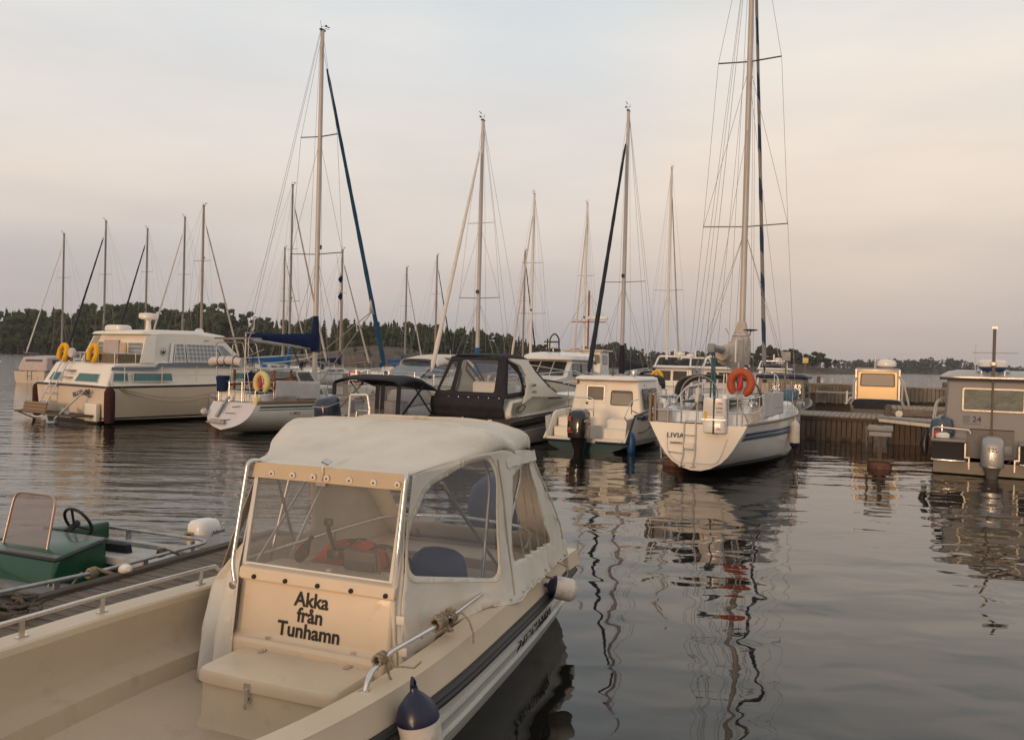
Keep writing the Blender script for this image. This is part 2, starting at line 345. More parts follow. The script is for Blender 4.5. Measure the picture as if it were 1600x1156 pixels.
# ---------------------------------------------------------------- water
def make_water():
    m = bpy.data.materials.new('sea_water'); m.use_nodes = True; t = m.node_tree; L = t.links.new
    b = t.nodes['Principled BSDF']; b.inputs['Base Color'].default_value = (.011, .010, .008, 1); b.inputs['IOR'].default_value = 1.45; b.inputs['Roughness'].default_value = .02
    tc = nd(t, 'ShaderNodeTexCoord'); P = tc.outputs['Object']
    def nz(scale, st, rot, det=2, rough=.5, dist=0.):
        mp = nd(t, 'ShaderNodeMapping'); mp.inputs['Rotation'].default_value = (0, 0, R(rot)); mp.inputs['Scale'].default_value = st; L(P, mp.inputs[0])
        n = nd(t, 'ShaderNodeTexNoise'); n.inputs['Scale'].default_value = scale; n.inputs['Detail'].default_value = det; n.inputs['Roughness'].default_value = rough; n.inputs['Distortion'].default_value = dist; L(mp.outputs[0], n.inputs['Vector']); return n.outputs[0]
    def mul(a, k):
        n = nd(t, 'ShaderNodeMath', operation='MULTIPLY'); L(a, n.inputs[0])
        if hasattr(k, 'type'): L(k, n.inputs[1])
        else: n.inputs[1].default_value = k
        return n.outputs[0]
    def add(a, c):
        n = nd(t, 'ShaderNodeMath', operation='ADD'); L(a, n.inputs[0]); L(c, n.inputs[1]); return n.outputs[0]
    sep = nd(t, 'ShaderNodeSeparateXYZ'); L(P, sep.inputs[0])
    # breeze patches: more wind ripple to the left (west) of the basin and out on the open water, calm on the right
    def rng(src, a, c_, lo=0., hi=1.):
        n = nd(t, 'ShaderNodeMapRange'); n.interpolation_type = 'SMOOTHSTEP'; n.inputs[1].default_value = a; n.inputs[2].default_value = c_; n.inputs[3].default_value = lo; n.inputs[4].default_value = hi; L(src, n.inputs[0]); return n.outputs[0]
    skew = nd(t, 'ShaderNodeMath', operation='MULTIPLY_ADD'); L(sep.outputs['Y'], skew.inputs[0]); skew.inputs[1].default_value = -.12; L(sep.outputs['X'], skew.inputs[2])
    left = rng(skew.outputs[0], -1.6, -5.5, 0.05, 1.)
    far = rng(sep.outputs['Y'], 34, 80, 0., 2.2)
    far2 = rng(sep.outputs['Y'], 7, 19, 0.15, 1.)
    swell = nz(.55, (1, 1.7, 1), 24, 1); rip = nz(1.35, (1, 1.35, 1), 15, 1, .45, .5)
    band = nz(1.5, (.22, 1.25, 1), -9, 2, .45, .4); fine = nz(7., (.55, 1.5, 1), 8, 2, .5)
    h = add(mul(swell, .042), mul(rip, .0145))
    h = add(h, mul(mul(band, left), .045)); h = add(h, mul(mul(fine, left), .0075))
    h = add(h, mul(mul(nz(3.2, (.7, 1.6, 1), 20, 2, .5, .4), far2), .0045))
    h = add(h, mul(mul(nz(1.6, (.8, 1.5, 1), 10, 3, .6), far), .035))
    bp = nd(t, 'ShaderNodeBump'); bp.inputs['Strength'].default_value = 1.; bp.inputs['Distance'].default_value = 1.; L(h, bp.inputs['Height']); L(bp.outputs[0], b.inputs['Normal'])
    S = 2500; mb = MB(); mb.add([(-S, -60, 0), (S, -60, 0), (S, S, 0), (-S, S, 0)], [(0, 1, 2, 3)])
    tag(mb.build('water', m), kind='structure')
make_water()

# ---------------------------------------------------------------- small shared builders
def fender_mesh(root, axis_len, r, white, ends, both=True, flip=False):
    """cylinder body with coned coloured ends, standing on local z, centre at 0"""
    h = axis_len / 2
    body = MB(); body.lathe([(r * .985, -h * .62), (r, -h * .3), (r, h * .3), (r * .985, h * .62)], 24); body.build('fender_body', white, root)
    for s in ((1, -1) if both else (1,)):
        e = MB(); pr = [(r * 1.0, s * h * .615), (r * .99, s * h * .68), (r * .84, s * h * .86), (r * .48, s * h * 1.02), (r * .2, s * h * 1.12), (r * .17, s * h * 1.2)]
        e.lathe(pr, 24); e.tube([(0, 0, s * h * 1.14), (0, r * .13, s * h * 1.25), (0, 0, s * h * 1.34), (0, -r * .13, s * h * 1.25)], r * .1, 8, closed=True)
        e.build('end_cap', white if (flip and s == 1) else ends, root)
    if not both:
        e = MB(); e.lathe([(r * .985, -h * .62), (r * .8, -h * .85), (r * .45, -h * 1.0), (r * .3, -h * 1.06)], 24); e.build('end_cap', white, root)
def knot(mb, c, r, rr, axis=(0, 1, 0), turns=3, seed=1):
    """wraps of rope round an axis with a loose tail"""
    rd = random.Random(seed); A = Vector(axis).normalized(); U = A.orthogonal().normalized(); W = A.cross(U); pts = []
    n = turns * 12
    for i in range(n + 1):
        a = 2 * math.pi * i / 12; pts.append(Vector(c) + (U * math.cos(a) + W * math.sin(a)) * (rr * (1 + .25 * rd.random())) + A * ((i / n - .5) * turns * r * 2.1 + r * .5 * math.sin(i)))
    mb.tube(pts, r, 6)
def rope_path(a, b, sag, n=14, wob=0., seed=0):
    rd = random.Random(seed); a = Vector(a); b = Vector(b)
    return [a.lerp(b, i / n) + Vector((rd.uniform(-wob, wob), rd.uniform(-wob, wob), -sag * 4 * (i / n) * (1 - i / n))) for i in range(n + 1)]

# ---------------------------------------------------------------- foreground motorboat
def fore_boat():
    A = Vector((-.72, 4.07, 0)); a = R(22)
    X = Vector((math.cos(a), -math.sin(a), 0)); Y = Vector((math.sin(a), math.cos(a), 0))
    W = lambda x, y, z=0: A + X * x + Y * y + Vector((0, 0, z))
    root = empty('open_motorboat', W(-1.0, .4), 22, 'cream open motorboat with canvas canopy, nearest to the camera, lettered Akka från Tunhamn', 'motorboat')
    XC = -1.0
    HW = [(-2.75, .10), (-2.45, .42), (-2.0, .74), (-1.4, 1.04), (-.8, 1.17), (0, 1.235), (.6, 1.235), (1.5, 1.175), (2.5, 1.09), (3.3, 1.0), (3.62, .96)]
    hw = lambda y: interp(HW, y)
    zs = lambda y: interp([(-2.75, .92), (-1.5, .78), (-.5, .69), (.5, .66), (2, .64), (3.62, .62)], y)
    ys = [3.62 - i * (3.62 + 2.75) / 44 for i in range(45)]
    # outer hull: clinker-like planks below the strake
    prof = [(-.06, -.06), (-.03, -.13), (-.03, -.19), (-.066, -.33), (-.044, -.338), (-.10, -.46), (-.078, -.468), (-.14, -.60), (-.36, -.85)]
    for_h = MB(); rows = []
    for y in ys:
        w = hw(y); z0 = zs(y); k = min(1, w / .9); row = []
        for dx, dz in prof: row.append((XC + (w + dx * k), y + (.0 if y > -1 else 0), z0 + dz))
        row2 = [(2 * XC - p[0], p[1], p[2]) for p in row]
        rows.append(row2[::1] + row[::-1])
    for_h.grid(rows, False, True, False, smooth=False); for_h.build('hull', HULLW, root)
    # gunwale moulding: inner lip, flat top, outer cream band down to the strake
    g = MB()
    for sgn in (1, -1):
        rows = []
        for y in ys:
            w = hw(y); z0 = zs(y); q = [(-.245, -.10), (-.24, -.012), (-.228, 0), (-.065, .004), (-.066, -.003), (-.02, -.10), (-.018, -.15)]
            rows.append([(XC + sgn * max(.0, w + dx), y, z0 + dz) for dx, dz in q])
        g.grid(rows, smooth=False)
    g.prism([(XC - 1.0, .50), (XC + 1.0, .50), (XC + .98, .63), (XC - .98, .63)], 3.36, 3.64, 1)
    g.build('gunwale', CREAM, root)
    st = MB()
    for sgn in (1, -1):
        rows = []
        for y in ys:
            w = hw(y); z0 = zs(y)
            q = [(-.03, -.125), (.012, -.12), (.028, -.135), (.02, -.148), (.036, -.16), (.036, -.178), (.02, -.19), (-.03, -.2)]
            rows.append([(XC + sgn * max(.0, w + dx), y, z0 + dz) for dx, dz in q])
        st.grid(rows, True, True, True)
    st.prism([(XC - .97, .43), (XC + .97, .43), (XC + .97, .5), (XC - .97, .5)], 3.625, 3.66, 1)
    st.build('rubbing_strake', RUBBER, root)
    # liner: sides, soft fold and floor
    li = MB(); rows = []
    for y in ys:
        w = hw(y) ; z0 = zs(y); fl = .2 + max(0, (-y - 1.2)) * .16
        h_ = [(max(.01, w - .245), z0 - .05), (max(.01, w - .265), z0 - .2), (max(.01, w - .30), fl + .17), (max(.01, w - .33), fl + .135), (max(.01, w - .45), fl + .115), (max(.008, w - .49), fl + .02), (max(.006, w - .53), fl), (.003, fl + .004)]
        rows.append([(XC - a_, y, b_) for a_, b_ in h_] + [(XC + a_, y, b_) for a_, b_ in h_[::-1]])
    li.grid(rows, False, True, False); li.build('inner_liner', LINER, root)
    # console
    c = MB(); x0, x1 = -1.27, -.19
    c.prism([(.56, .2), (.56, .575), (.615, .60), (.665, .93), (.70, .965), (1.06, .955), (1.12, .90), (1.12, .2)], x0, x1, 0)
    co = c.build('console', CREAM, root, .018)
    l = MB(); l.prism([(.655, .908), (.645, .918), (.66, .978), (.672, .985), (.74, .985), (.74, .95)], x0 - .012, x1 + .012, 0); l.build('console_ledge', CREAM, co, .006)
    for i in range(5):
        b = MB(); M = Matrix.Translation((-1.16 + i * .2325, .648, .936)) @ Matrix.Rotation(R(90 + 8), 4, 'X')
        b.lathe([(.0145, 0), (.0145, .008), (.011, .014), (.004, .016)], 14, M); b.build('bolt', BLACK, co)
    fx = Vector((1, 0, 0)); up = Vector((0, .05, .33)).normalized()
    def onfront(x, z): return (x, .615 + (z - .6) * .05 / .33 - .004, z)
    t1 = textmesh('console_lettering', 'Akka\nfrån\nTunhamn', .117, INK, co, onfront(-.735, .803), fx, up, .0028, .0004, xscale=1.0, line=.78)
    for v in t1.data.vertices: pass
    for zz in (.585, ):
        sq = MB(); sq.tube([(x0 + .01, .584, zz), (x1 - .01, .584, zz)], .0035, 6); sq.build('console_seam', VALANCE, co)
    for sx in (-1.24, -1.0, -.75, -.5, -.22):
        sc_ = MB(); sc_.lathe([(.006, 0), (.005, .003), (.002, .004)], 8, Matrix.Translation((sx, .559, .545)) @ Matrix.Rotation(R(90), 4, 'X')); sc_.build('screw', STEEL, co)
    # storage box seat
    bx = MB(); bx.loft([(.2, -.715, .40, .475, .235), (.24, -.715, .395, .455, .215), (.44, -.71, .39, .455, .205), (.455, -.71, .39, .45, .2)], 40, 9, False)
    b = bx.build('storage_box', CREAM, root)
    lid = MB(); lid.loft([(.453, -.71, .385, .455, .208), (.458, -.71, .385, .468, .22), (.505, -.71, .385, .468, .22), (.525, -.71, .385, .455, .21), (.532, -.71, .385, .43, .19)], 44, 9); lid.build('lid', CREAM, b)
    for hx in (-1.0, -.40):
        hg = MB(); hg.box((hx, .545, .538), (.03, .075, .006)); hg.box((hx, .584, .575), (.03, .006, .06), Matrix.Rotation(R(-6), 3, 'X')); hg.tube([(hx - .017, .582, .541), (hx + .017, .582, .541)], .006); hg.build('hinge', STEEL, b)
    la = MB(); la.box((-.80, .163, .485), (.042, .006, .04)); la.box((-.80, .158, .44), (.02, .008, .07)); la.box((-.80, .168, .41), (.035, .006, .03)); la.tube([(-.80, .150, .40), (-.80, .146, .385), (-.80, .152, .37)], .009); la.build('latch', STEEL, b)
    # windscreen
    wy = lambda z: .55 + .2 * z
    def WP(x, z): return (x, wy(z), z)
    wf = MB(); pl = [WP(-1.33, .965), WP(-.235, .965), WP(-.225, 1.60), WP(-1.33, 1.60)]
    fr = wf.ring(pl, .028, .022).build('windscreen_frame', MASTW, root)
    MB().slab([WP(-1.31, .975), WP(-.25, .975), WP(-.245, 1.59), WP(-1.315, 1.59)], .004).build('pane', VINYL, fr)
    for s_, xx in ((-1, -1.375), (1, -.205)):
        gr = MB(); xt = xx + (.03 if s_ < 0 else 0)
        gr.tube(rounded([(xt - s_ * .035, .88, 1.615), (xt + s_ * .005, .80, 1.622), (xx, .70, .98), (xx - s_ * .035, .69, .86)], .07, 6), .0135, 12)
        gr.lathe([(.026, 0), (.026, .006), (.014, .01)], 12, Matrix.Translation((xx - s_ * .035, .668, .855)) @ Matrix.Rotation(R(98), 4, 'X'))
        gr.build('grab_rail', STEEL, root)
    # ---- canopy
    def xr(y, z):      # starboard canvas side
        base = interp([(.55, -.15), (1.0, -.06), (1.45, -.01), (1.74, .13), (2.0, .14), (2.4, .11), (2.9, .05), (3.4, -.03)], y)
        top = interp([(.55, -.24), (1.0, -.21), (1.6, -.13), (2.0, -.10), (2.5, -.12), (3.4, -.14)], y)
        t = max(0, min(1, (z - .58) / 1.0)); w = base + (top - base) * t ** (.8 if y < 1.5 else .62)
        return w + .012 * math.sin(5.3 * z + 3 * y) * (1 - abs(2 * t - 1)) + .010 * noise.noise(Vector((y * 3.1, z * 2.2, 3)))
    def xl(y, z):
        base = interp([(.55, -1.62), (1.0, -1.95), (1.6, -2.0), (2.2, -1.98), (3.0, -1.9), (3.5, -1.84)], y)
        top = interp([(.55, -1.35), (1.0, -1.42), (1.6, -1.82), (2.0, -1.95), (2.6, -1.9), (3.4, -1.8)], y)
        t = max(0, min(1, (z - .58) / 1.0)); return base + (top - base) * t ** .8 + .012 * noise.noise(Vector((y * 2.3, z * 2.2, 9)))
    cr = MB()      # roof sheet: stations from the windscreen top over both bows, rounded into the sides
    ZS = [(.885, 1.60, 1.60, 60), (1.1, 1.61, 1.645, 5), (1.4, 1.635, 1.712, 4), (1.7, 1.655, 1.782, 3.4), (1.93, 1.655, 1.835, 3.2), (2.15, 1.64, 1.815, 3.1), (2.4, 1.62, 1.815, 3.1), (2.66, 1.60, 1.825, 3.2)]
    rows = []; n = 44
    for i in range(36):
        y = .885 + (2.66 - .885) * i / 35
        z0 = interp([(p[0], p[1]) for p in ZS], y); zt = interp([(p[0], p[2]) for p in ZS], y); e = max(2.6, min(40, interp([(p[0], p[3]) for p in ZS], y)))
        xR = xr(y, z0); xL = xl(y, z0) if y > 1.0 else lerp(-1.345, xl(1.0, z0), max(0, (y - .885) / .115)); xc = (xR + xL) / 2; h = (xR - xL) / 2; row = []
        for k in range(n + 1):
            a_ = math.pi * k / n; ca, sa = math.cos(a_), math.sin(a_)
            ex = 2 / 3.4; px_ = xc + h * math.copysign(abs(ca) ** ex, ca); pz = z0 + (zt - z0) * abs(sa) ** ex
            amp = min(1, (y - .88) * 3); sid = max(0, abs(px_ - xc) / h - .55) / .45; pz += (.009 * noise.noise(Vector((px_ * 2.2, y * 2.2, 0))) + .016 * sid * math.sin(13 * (y * .8 - abs(px_ - xc) * 1.1)) - .012 * math.exp(-((y - 2.28) / .16) ** 2)) * amp
            yy = y + (.05 * (1 - sa) if 1.0 < y < 2.3 else 0); row.append((px_, yy, pz))
        rows.append(row)
    cr.grid(rows); canopy = cr.build('canopy', CANVAS, root)
    sm = canopy.modifiers.new('thickness', 'SOLIDIFY'); sm.thickness = .004
    seam = MB()
    for yy in (1.95, 2.63):
        i = int((yy - .885) / (2.66 - .885) * 35); seam.tube([Vector(p) + Vector((0, 0, .003)) for p in rows[i]], .0035, 6)
    seam.build('canopy_seam', CANVAS, canopy)
    va = MB(); sheet(va, [(-1.345, 1.515), (-.23, 1.515), (-.235, 1.607), (-1.335, 1.607)], [], lambda x, z: (x, wy(z) - .022 - .004 * math.sin(x * 9), z), .08); va.build('valance', VALANCE, canopy)
    for i, xx in enumerate((-1.33, -1.19, -1.03, -.875, -.775, -.61, -.44, -.275)):
        if i == 0: continue
        p = MB(); pts = [(xx + .022 * math.cos(a_ * math.pi / 8), wy(1.545) - .030, 1.545 + .022 * math.sin(a_ * math.pi / 8) * (1 if a_ <= 8 else .75)) for a_ in range(16)]
        p.slab(pts, .003); sp = p.build('snap_patch', SNAPW, canopy)
        d = MB(); d.lathe([(.006, 0), (.006, .005), (.002, .007)], 10, Matrix.Translation((xx, wy(1.545) - .0315, 1.545)) @ Matrix.Rotation(R(90), 4, 'X')); d.build('snap', BLACK, sp)
    cl = MB(); cl.box((-.80, .865, 1.645), (.05, .05, .018), Matrix.Rotation(R(25), 3, 'X') @ Matrix.Rotation(R(25), 3, 'Y'), .005); cl.tube([(-.80, .84, 1.635), (-.812, .835, 1.60), (-.80, .83, 1.56), (-.815, .84, 1.512)], .004); cl.box((-.815, .832, 1.505), (.07, .016, .018)); cl.build('clip', STEEL, canopy)
    # starboard side with two windows
    win1 = rpoly([(.775, 1.03, 0), (1.72, .815, 0), (1.90, 1.48, 0), (1.80, 1.615, 0), (1.45, 1.60, 0), (1.05, 1.49, 0), (.83, 1.28, 0)], .10, 5); win1 = [(p.x, p.y) for p in win1]
    win2 = [(p.x, p.y) for p in rpoly([(1.99, .87, 0), (2.86, .84, 0), (2.60, 1.53, 0), (2.2, 1.45, 0)], .05, 4)]
    out = [(.66, .45), (.70, .9), (.91, 1.60), (1.1, 1.615), (1.4, 1.64), (1.7, 1.66), (2.0, 1.66), (2.3, 1.63), (2.66, 1.60), (2.70, 1.55), (3.40, .68), (3.36, .635), (2.8, .645), (2.4, .64), (2.15, .65), (1.92, .625), (1.76, .64), (1.62, .66), (1.3, .64), (1.0, .62), (.74, .55)]
    fR = lambda y, z: (xr(y, z) + (.03 * math.sin(y * 38) * max(0, min(1, (1.5 - z) * 1.2)) if y > 2.15 else .006 * math.sin(y * 11 + z * 7)), y, z)
    sheet(MB(), [], [], None) if False else None
    s1 = MB(); sheet(s1, out, [win1, win2], fR, .045); so = s1.build('side_curtain', CANVAS, canopy); md = so.modifiers.new('t', 'SOLIDIFY'); md.thickness = .003
    w1 = MB(); sheet(w1, win1, [], lambda y, z: (xr(y, z) - .004 + .003 * math.sin(y * 6), y, z), .06); w1.build('vinyl_window', VINYLG, canopy)
    w2 = MB(); sheet(w2, win2, [], lambda y, z: (xr(y, z) - .003 + .022 * math.sin(y * 34 + z * 3), y, z), .03); w2.build('vinyl_window', VINYL, canopy)
    hm = MB(); hm.tube([Vector(fR(*p)) + Vector((.005, 0, 0)) for p in [(1.62, .66), (1.76, .64), (1.92, .625), (2.15, .65), (2.4, .64), (2.8, .645), (3.36, .635)]], .006, 6)
    hm.tube([Vector(fR(*p)) + Vector((.004, 0, 0)) for p in [(2.69, 1.56), (2.85, 1.36), (3.02, 1.15), (3.2, .93), (3.40, .68)]], .007, 6); hm.build('hem', CANVAS, canopy)
    rf = MB(); rf.grid([[(-.105 + .02 * k / 4, 2.10 + i * .055, 1.60 - .02 * k - .004 * math.sin(i * 2.) ) for i in range(12)] for k in range(5)]); rf.build('window_flap', CANVAS, canopy)
    for (y_, z_) in ((1.80, .665), (2.02, .665), (2.3, .67), (2.65, .672), (3.1, .665)):
        d = MB(); p = Vector(fR(y_, z_)); d.lathe([(.012, 0), (.010, .004), (.003, .006)], 10, Matrix.Translation(p + Vector((.004, 0, 0))) @ Matrix.Rotation(R(90), 4, 'Y')); d.build('eyelet', STEEL, canopy)
    for z_ in (.62, .80):
        p = MB(); p.box((xr(.685, z_) + .008, .672, z_), (.05, .006, .05), Matrix.Rotation(R(10), 3, 'Z'), .012); p.build('snap_patch', SNAPW, canopy)
    # port side curtain with window
    winL = [(p.x, p.y) for p in rpoly([(1.15, .88, 0), (2.35, .82, 0), (2.30, 1.50, 0), (1.35, 1.50, 0)], .09, 5)]
    outl = [(1.22, .64), (1.04, 1.05), (1.0, 1.60), (1.4, 1.59), (1.7, 1.57), (2.0, 1.55), (2.4, 1.54), (2.66, 1.54), (2.72, 1.5), (3.5, .60), (2.6, .60), (1.5, .60)]
    s2 = MB(); sheet(s2, outl, [winL], lambda y, z: (xl(y, z), y, z), .08); so = s2.build('side_curtain', CANVAS, canopy); so.modifiers.new('t', 'SOLIDIFY').thickness = .003
    w3 = MB(); sheet(w3, winL, [], lambda y, z: (xl(y, z) + .003, y, z), .1); w3.build('vinyl_window', VINYL, canopy)
    # front wing curtain: windscreen edge out to the port gunwale and down to the floor
    fw = MB(); Aa = [Vector(p) for p in ((-1.33, .90, 1.60), (-1.325, .735, .98), (-1.24, .638, .9), (-1.235, .585, .62), (-1.225, .535, .24))]
    Bb = [Vector(p) for p in ((-1.42, 1.0, 1.60), (-1.52, 1.0, 1.05), (-1.92, 1.20, .70), (-1.75, .92, .48), (-1.66, .78, .22))]
    def pl_(P, t):
        s_ = t * (len(P) - 1); i = min(int(s_), len(P) - 2); return P[i].lerp(P[i + 1], s_ - i)
    rr = []
    for i in range(25):
        t = i / 24; a0, b0 = pl_(Aa, t), pl_(Bb, t); rr.append([a0.lerp(b0, k / 20) + Vector((0, (-.05 * math.sin(k / 20 * math.pi * 4.2 + t * 2.5) - .02 * math.sin(k / 20 * 17 + t * 6)) * (.25 + t), .0)) for k in range(21)])
    fw.grid(rr); fo = fw.build('front_curtain', CANVAS, canopy); fo.modifiers.new('t', 'SOLIDIFY').thickness = .003
    for p3 in ((-1.285, .635, .82), (-1.275, .60, .66)):
        p = MB(); p.box((p3[0] - .03, p3[1] - .012, p3[2]), (.05, .006, .05), None, .012); p.build('snap_patch', SNAPW, canopy)
    # starboard strip between windscreen and side window hangs down to the gunwale
    fs = MB(); fs.grid([[(lerp(-.2, xr(.70, z) , k / 4), lerp(.66 + .2 * max(0, z - .9), .70 + .28 * max(0, z - .9), k / 4) - .012 * math.sin(z * 8 + k), z) for k in range(5)] for z in [.45 + i * 1.15 / 14 for i in range(15)]]); fo = fs.build('front_curtain', CANVAS, canopy); fo.modifiers.new('t', 'SOLIDIFY').thickness = .003
    # aft curtain
    af = MB(); wa = [(p.x, p.y) for p in rpoly([(-1.62, .8, 0), (-.42, .8, 0), (-.42, 1.42, 0), (-1.62, 1.42, 0)], .1, 5)]
    aff = lambda x, z: (x, 2.70 + (1.55 - z) * .82 + .01 * math.sin(x * 9), z)
    oa = [(-1.84, .62), (-.04, .62), (-.13, 1.1), (-.125, 1.54), (-.22, 1.74), (-.5, 1.82), (-1.0, 1.84), (-1.5, 1.82), (-1.8, 1.74), (-1.89, 1.54), (-1.86, 1.1)]
    sheet(af, oa, [wa], aff, .09); af.build('aft_curtain', CANVAS, canopy).modifiers.new('t', 'SOLIDIFY').thickness = .003
    w4 = MB(); sheet(w4, wa, [], lambda x, z: tuple(Vector(aff(x, z)) + Vector((0, -.004, 0))), .12); w4.build('vinyl_window', VINYL, canopy)
    zp = MB(); zp.tube([Vector(fR(*p)) + Vector((.004, 0, 0)) for p in [(1.93, 1.60), (1.97, 1.3), (1.95, 1.0), (1.9, .8), (1.86, .68)]], .006, 6); zp.build('zip_seam', ZIPM, canopy)
    sm2 = MB(); sm2.tube([Vector(fR(p[0], p[1])) + Vector((.003, 0, 0)) for p in [(q_[0] + (.03 if q_[0] > 1.4 else -.028), q_[1] + (.03 if q_[1] > 1.3 else -.03)) for q_ in win1]], .0022, 5, closed=True); sm2.build('stitched_seam', VALANCE, canopy)
    zf = MB(); zf.tube([(lerp(-.2, xr(.70, z), .55), lerp(.66 + .2 * max(0, z - .9), .70 + .28 * max(0, z - .9), .55) - .012 * math.sin(z * 8 + 2) - .006, z) for z in [.5 + i * .1 for i in range(11)]], .005, 6); zf.build('zip_seam', ZIPM, canopy)
    # canopy bows inside
    fb = MB()
    for yy, y0 in ((1.97, 1.75), (2.60, 2.0)):
        fb.tube(rounded([(-.12, y0, .66), (-.16, yy, 1.50), (-.35, yy, 1.78), (-1.0, yy, 1.82), (-1.7, yy, 1.78), (-1.86, yy, 1.50), (-1.92, y0, .66)], .25), .0125, 10)
    fb.tube([(-1.80, 1.4, .72), (-1.70, 2.2, 1.58)], .012, 8); fb.tube([(-1.42, 1.15, 1.56), (-1.80, 1.9, .85)], .012, 8); fb.tube([(-.17, 1.2, 1.52), (-.14, 2.2, .72)], .012, 8)
    fb.build('canopy_bow', ALU, canopy)
    # rails on the gunwales
    rl = MB(); rl.tube(rounded([(.045, -.005, .655), (.05, .03, .745), (.03, .25, .775), (.04, .9, .765), (-.03, 1.55, .745), (-.065, 2.0, .735)], .06, 6), .0155, 12)
    rl.tube([(-.055, 1.86, .735), (-.05, 1.86, .648)], .011, 10); rl.lathe([(.03, 0), (.03, .006), (.016, .012)], 14, Matrix.Translation((-.05, 1.86, .648)))
    rl.lathe([(.036, 0), (.036, .007), (.02, .014)], 16, Matrix.Translation((.045, -.008, .662))); rl.build('side_rail', STEEL, root)
    r2 = MB(); pth = []
    for i in range(30):
        y = -1.9 + i * 3.2 / 29; pth.append((XC - hw(y) + .15, y, zs(y) + .105))
    r2.tube(pth[:] + [(XC - hw(1.3) + .15, 1.36, .70)], .0145, 10)
    for y in (-1.2, -.2, .36, 1.17): r2.box((XC - hw(y) + .15, y, zs(y) + .05), (.012, .032, .11)); r2.box((XC - hw(y) + .15, y, zs(y) + .006), (.03, .07, .006))
    r2.build('side_rail', STEEL, root)
    r3 = MB(); r3.tube(rounded([(-1.86, 1.4, .80), (-1.82, 2.6, .82), (-1.72, 3.3, .84), (-1.0, 3.42, .86), (-.3, 3.3, .84), (-.16, 2.7, .80)], .25), .013, 10)
    for p in ((-1.82, 2.5), (-1.5, 3.38), (-.6, 3.38), (-.2, 2.9)): r3.tube([(p[0], p[1], .83), (p[0], p[1], .62)], .010, 8)
    r3.build('stern_rail', STEEL, root)
    cb = MB(); cb.box((-.12, 3.45, .63), (.05, .12, .012)); cb.tube([(-.12, 3.38, .66), (-.12, 3.52, .665)], .012); cb.tube([(-.12, 3.42, .63), (-.12, 3.42, .66)], .01); cb.tube([(-.12, 3.48, .63), (-.12, 3.48, .66)], .01); cb.build('cleat', STEEL, root)
    # hull registration along the starboard side
    def hp(u, v, w_):
        y = 1.95 + u; z = .245 + v; ww = hw(y); k = (zs(y) - z); dx = interp([(.30, -.055), (.33, -.05), (.345, -.044), (.46, -.10)], k)
        return Vector((XC + ww + dx + .008 + w_, y, z))
    textmesh('hull_lettering', 'P 43174 TUNHAMN', .115, INK, root, (0, 0, 0), (0, 1, 0), (0, 0, 1), .001, .001, 'LEFT', .95, map_fn=hp, shear=.25)
    # helm seat and thwart box
    se = MB(); se.loft([(.2, -.42, 2.0, .20, .18), (.62, -.42, 2.0, .20, .18), (.66, -.42, 2.0, .24, .24), (.72, -.42, 2.0, .24, .24)], 24, 5); se.build('helm_seat', LINER, root)
    sb = MB(); sb.box((-1.0, 3.1, .42), (1.5, .4, .42), None, .03); sb.build('aft_locker', CREAM, root)
    dg = MB(); dg.box((-.615, 1.0, 1.02), (.235, .05, .14), Matrix.Rotation(R(12), 3, 'X'), .012); dg.box((-.615, 1.02, .955), (.17, .08, .03), None, .008); dg.tube([(-.51, 1.0, 1.08), (-.48, .99, 1.10), (-.26, .98, 1.105)], .006); dg.tube([(-.49, .99, 1.08), (-.46, .97, .95)], .006)
    dg.build('chart_plotter', PLOTTER, root)
    MB().slab([(-.72, .964, .97), (-.51, .964, .97), (-.51, .992, 1.08), (-.72, .992, 1.08)], .004).build('dark_screen', BLACK, root)
    tk = MB(); tk.box((-.72, .80, .985), (.035, .03, .03), None, .004); tk.build('dash_card', SNAPW, root)
    sw = MB(); c0 = Vector((-.62, 1.38, .92)); ax = Matrix.Rotation(R(-55), 3, 'X')
    sw.tube([c0 + ax @ Vector((.165 * math.cos(k * math.pi / 12), .165 * math.sin(k * math.pi / 12), 0)) for k in range(24)], .013, 8, closed=True)
    for k in range(3): sw.tube([c0 + ax @ Vector((0, 0, -.03)), c0 + ax @ Vector((.16 * math.cos(k * 2.09 + .5), .16 * math.sin(k * 2.09 + .5), 0))], .009)
    sw.build('steering_wheel', BLACK, root)
    thr = MB(); thr.box((-.93, 1.2, .99), (.10, .12, .07), None, .015); thr.tube([(-.93, 1.18, 1.0), (-.935, 1.10, 1.16), (-.93, 1.09, 1.20)], .014); thr.box((-.93, 1.09, 1.215), (.06, .035, .05), None, .01); thr.build('throttle', BLACK, root)
    for o in root.children: o.location = (-XC, -.4, 0)
    # loose things lying aboard
    def at(x, y, z): return W(x, y, z)
    jr = empty('folded_jacket', at(-.95, 1.42, .84), 22, 'red-orange jacket draped behind the dash under the cream canopy', 'jacket')
    j = MB(); rws = []
    for i in range(22):
        u = i / 21; rw = []
        for k in range(22):
            v = k / 21; x = (u - .5) * .58; y = (v - .5) * .34; z = .19 * (1 - abs(2 * u - 1) ** 3.5) * (1 - abs(2 * v - 1) ** 3) + .028 * noise.noise(Vector((x * 9, y * 9, 2))) + .012 * noise.noise(Vector((x * 24, y * 24, 2)))
            rw.append((x, y, max(z, -.02)))
        rws.append(rw)
    j.grid(rws); jj = j.build('jacket_body', REDCL, jr); jj.modifiers.new('t', 'SOLIDIFY').thickness = .012
    cz = MB(); cz.tube([(.03, -.17, .02), (.03, -.12, .17), (.035, 0, .205), (.03, .12, .18)], .007, 6); cz.box((.03, -.06, .205), (.05, .03, .025), None, .006); cz.build('collar_strap', BLACKC, jr)
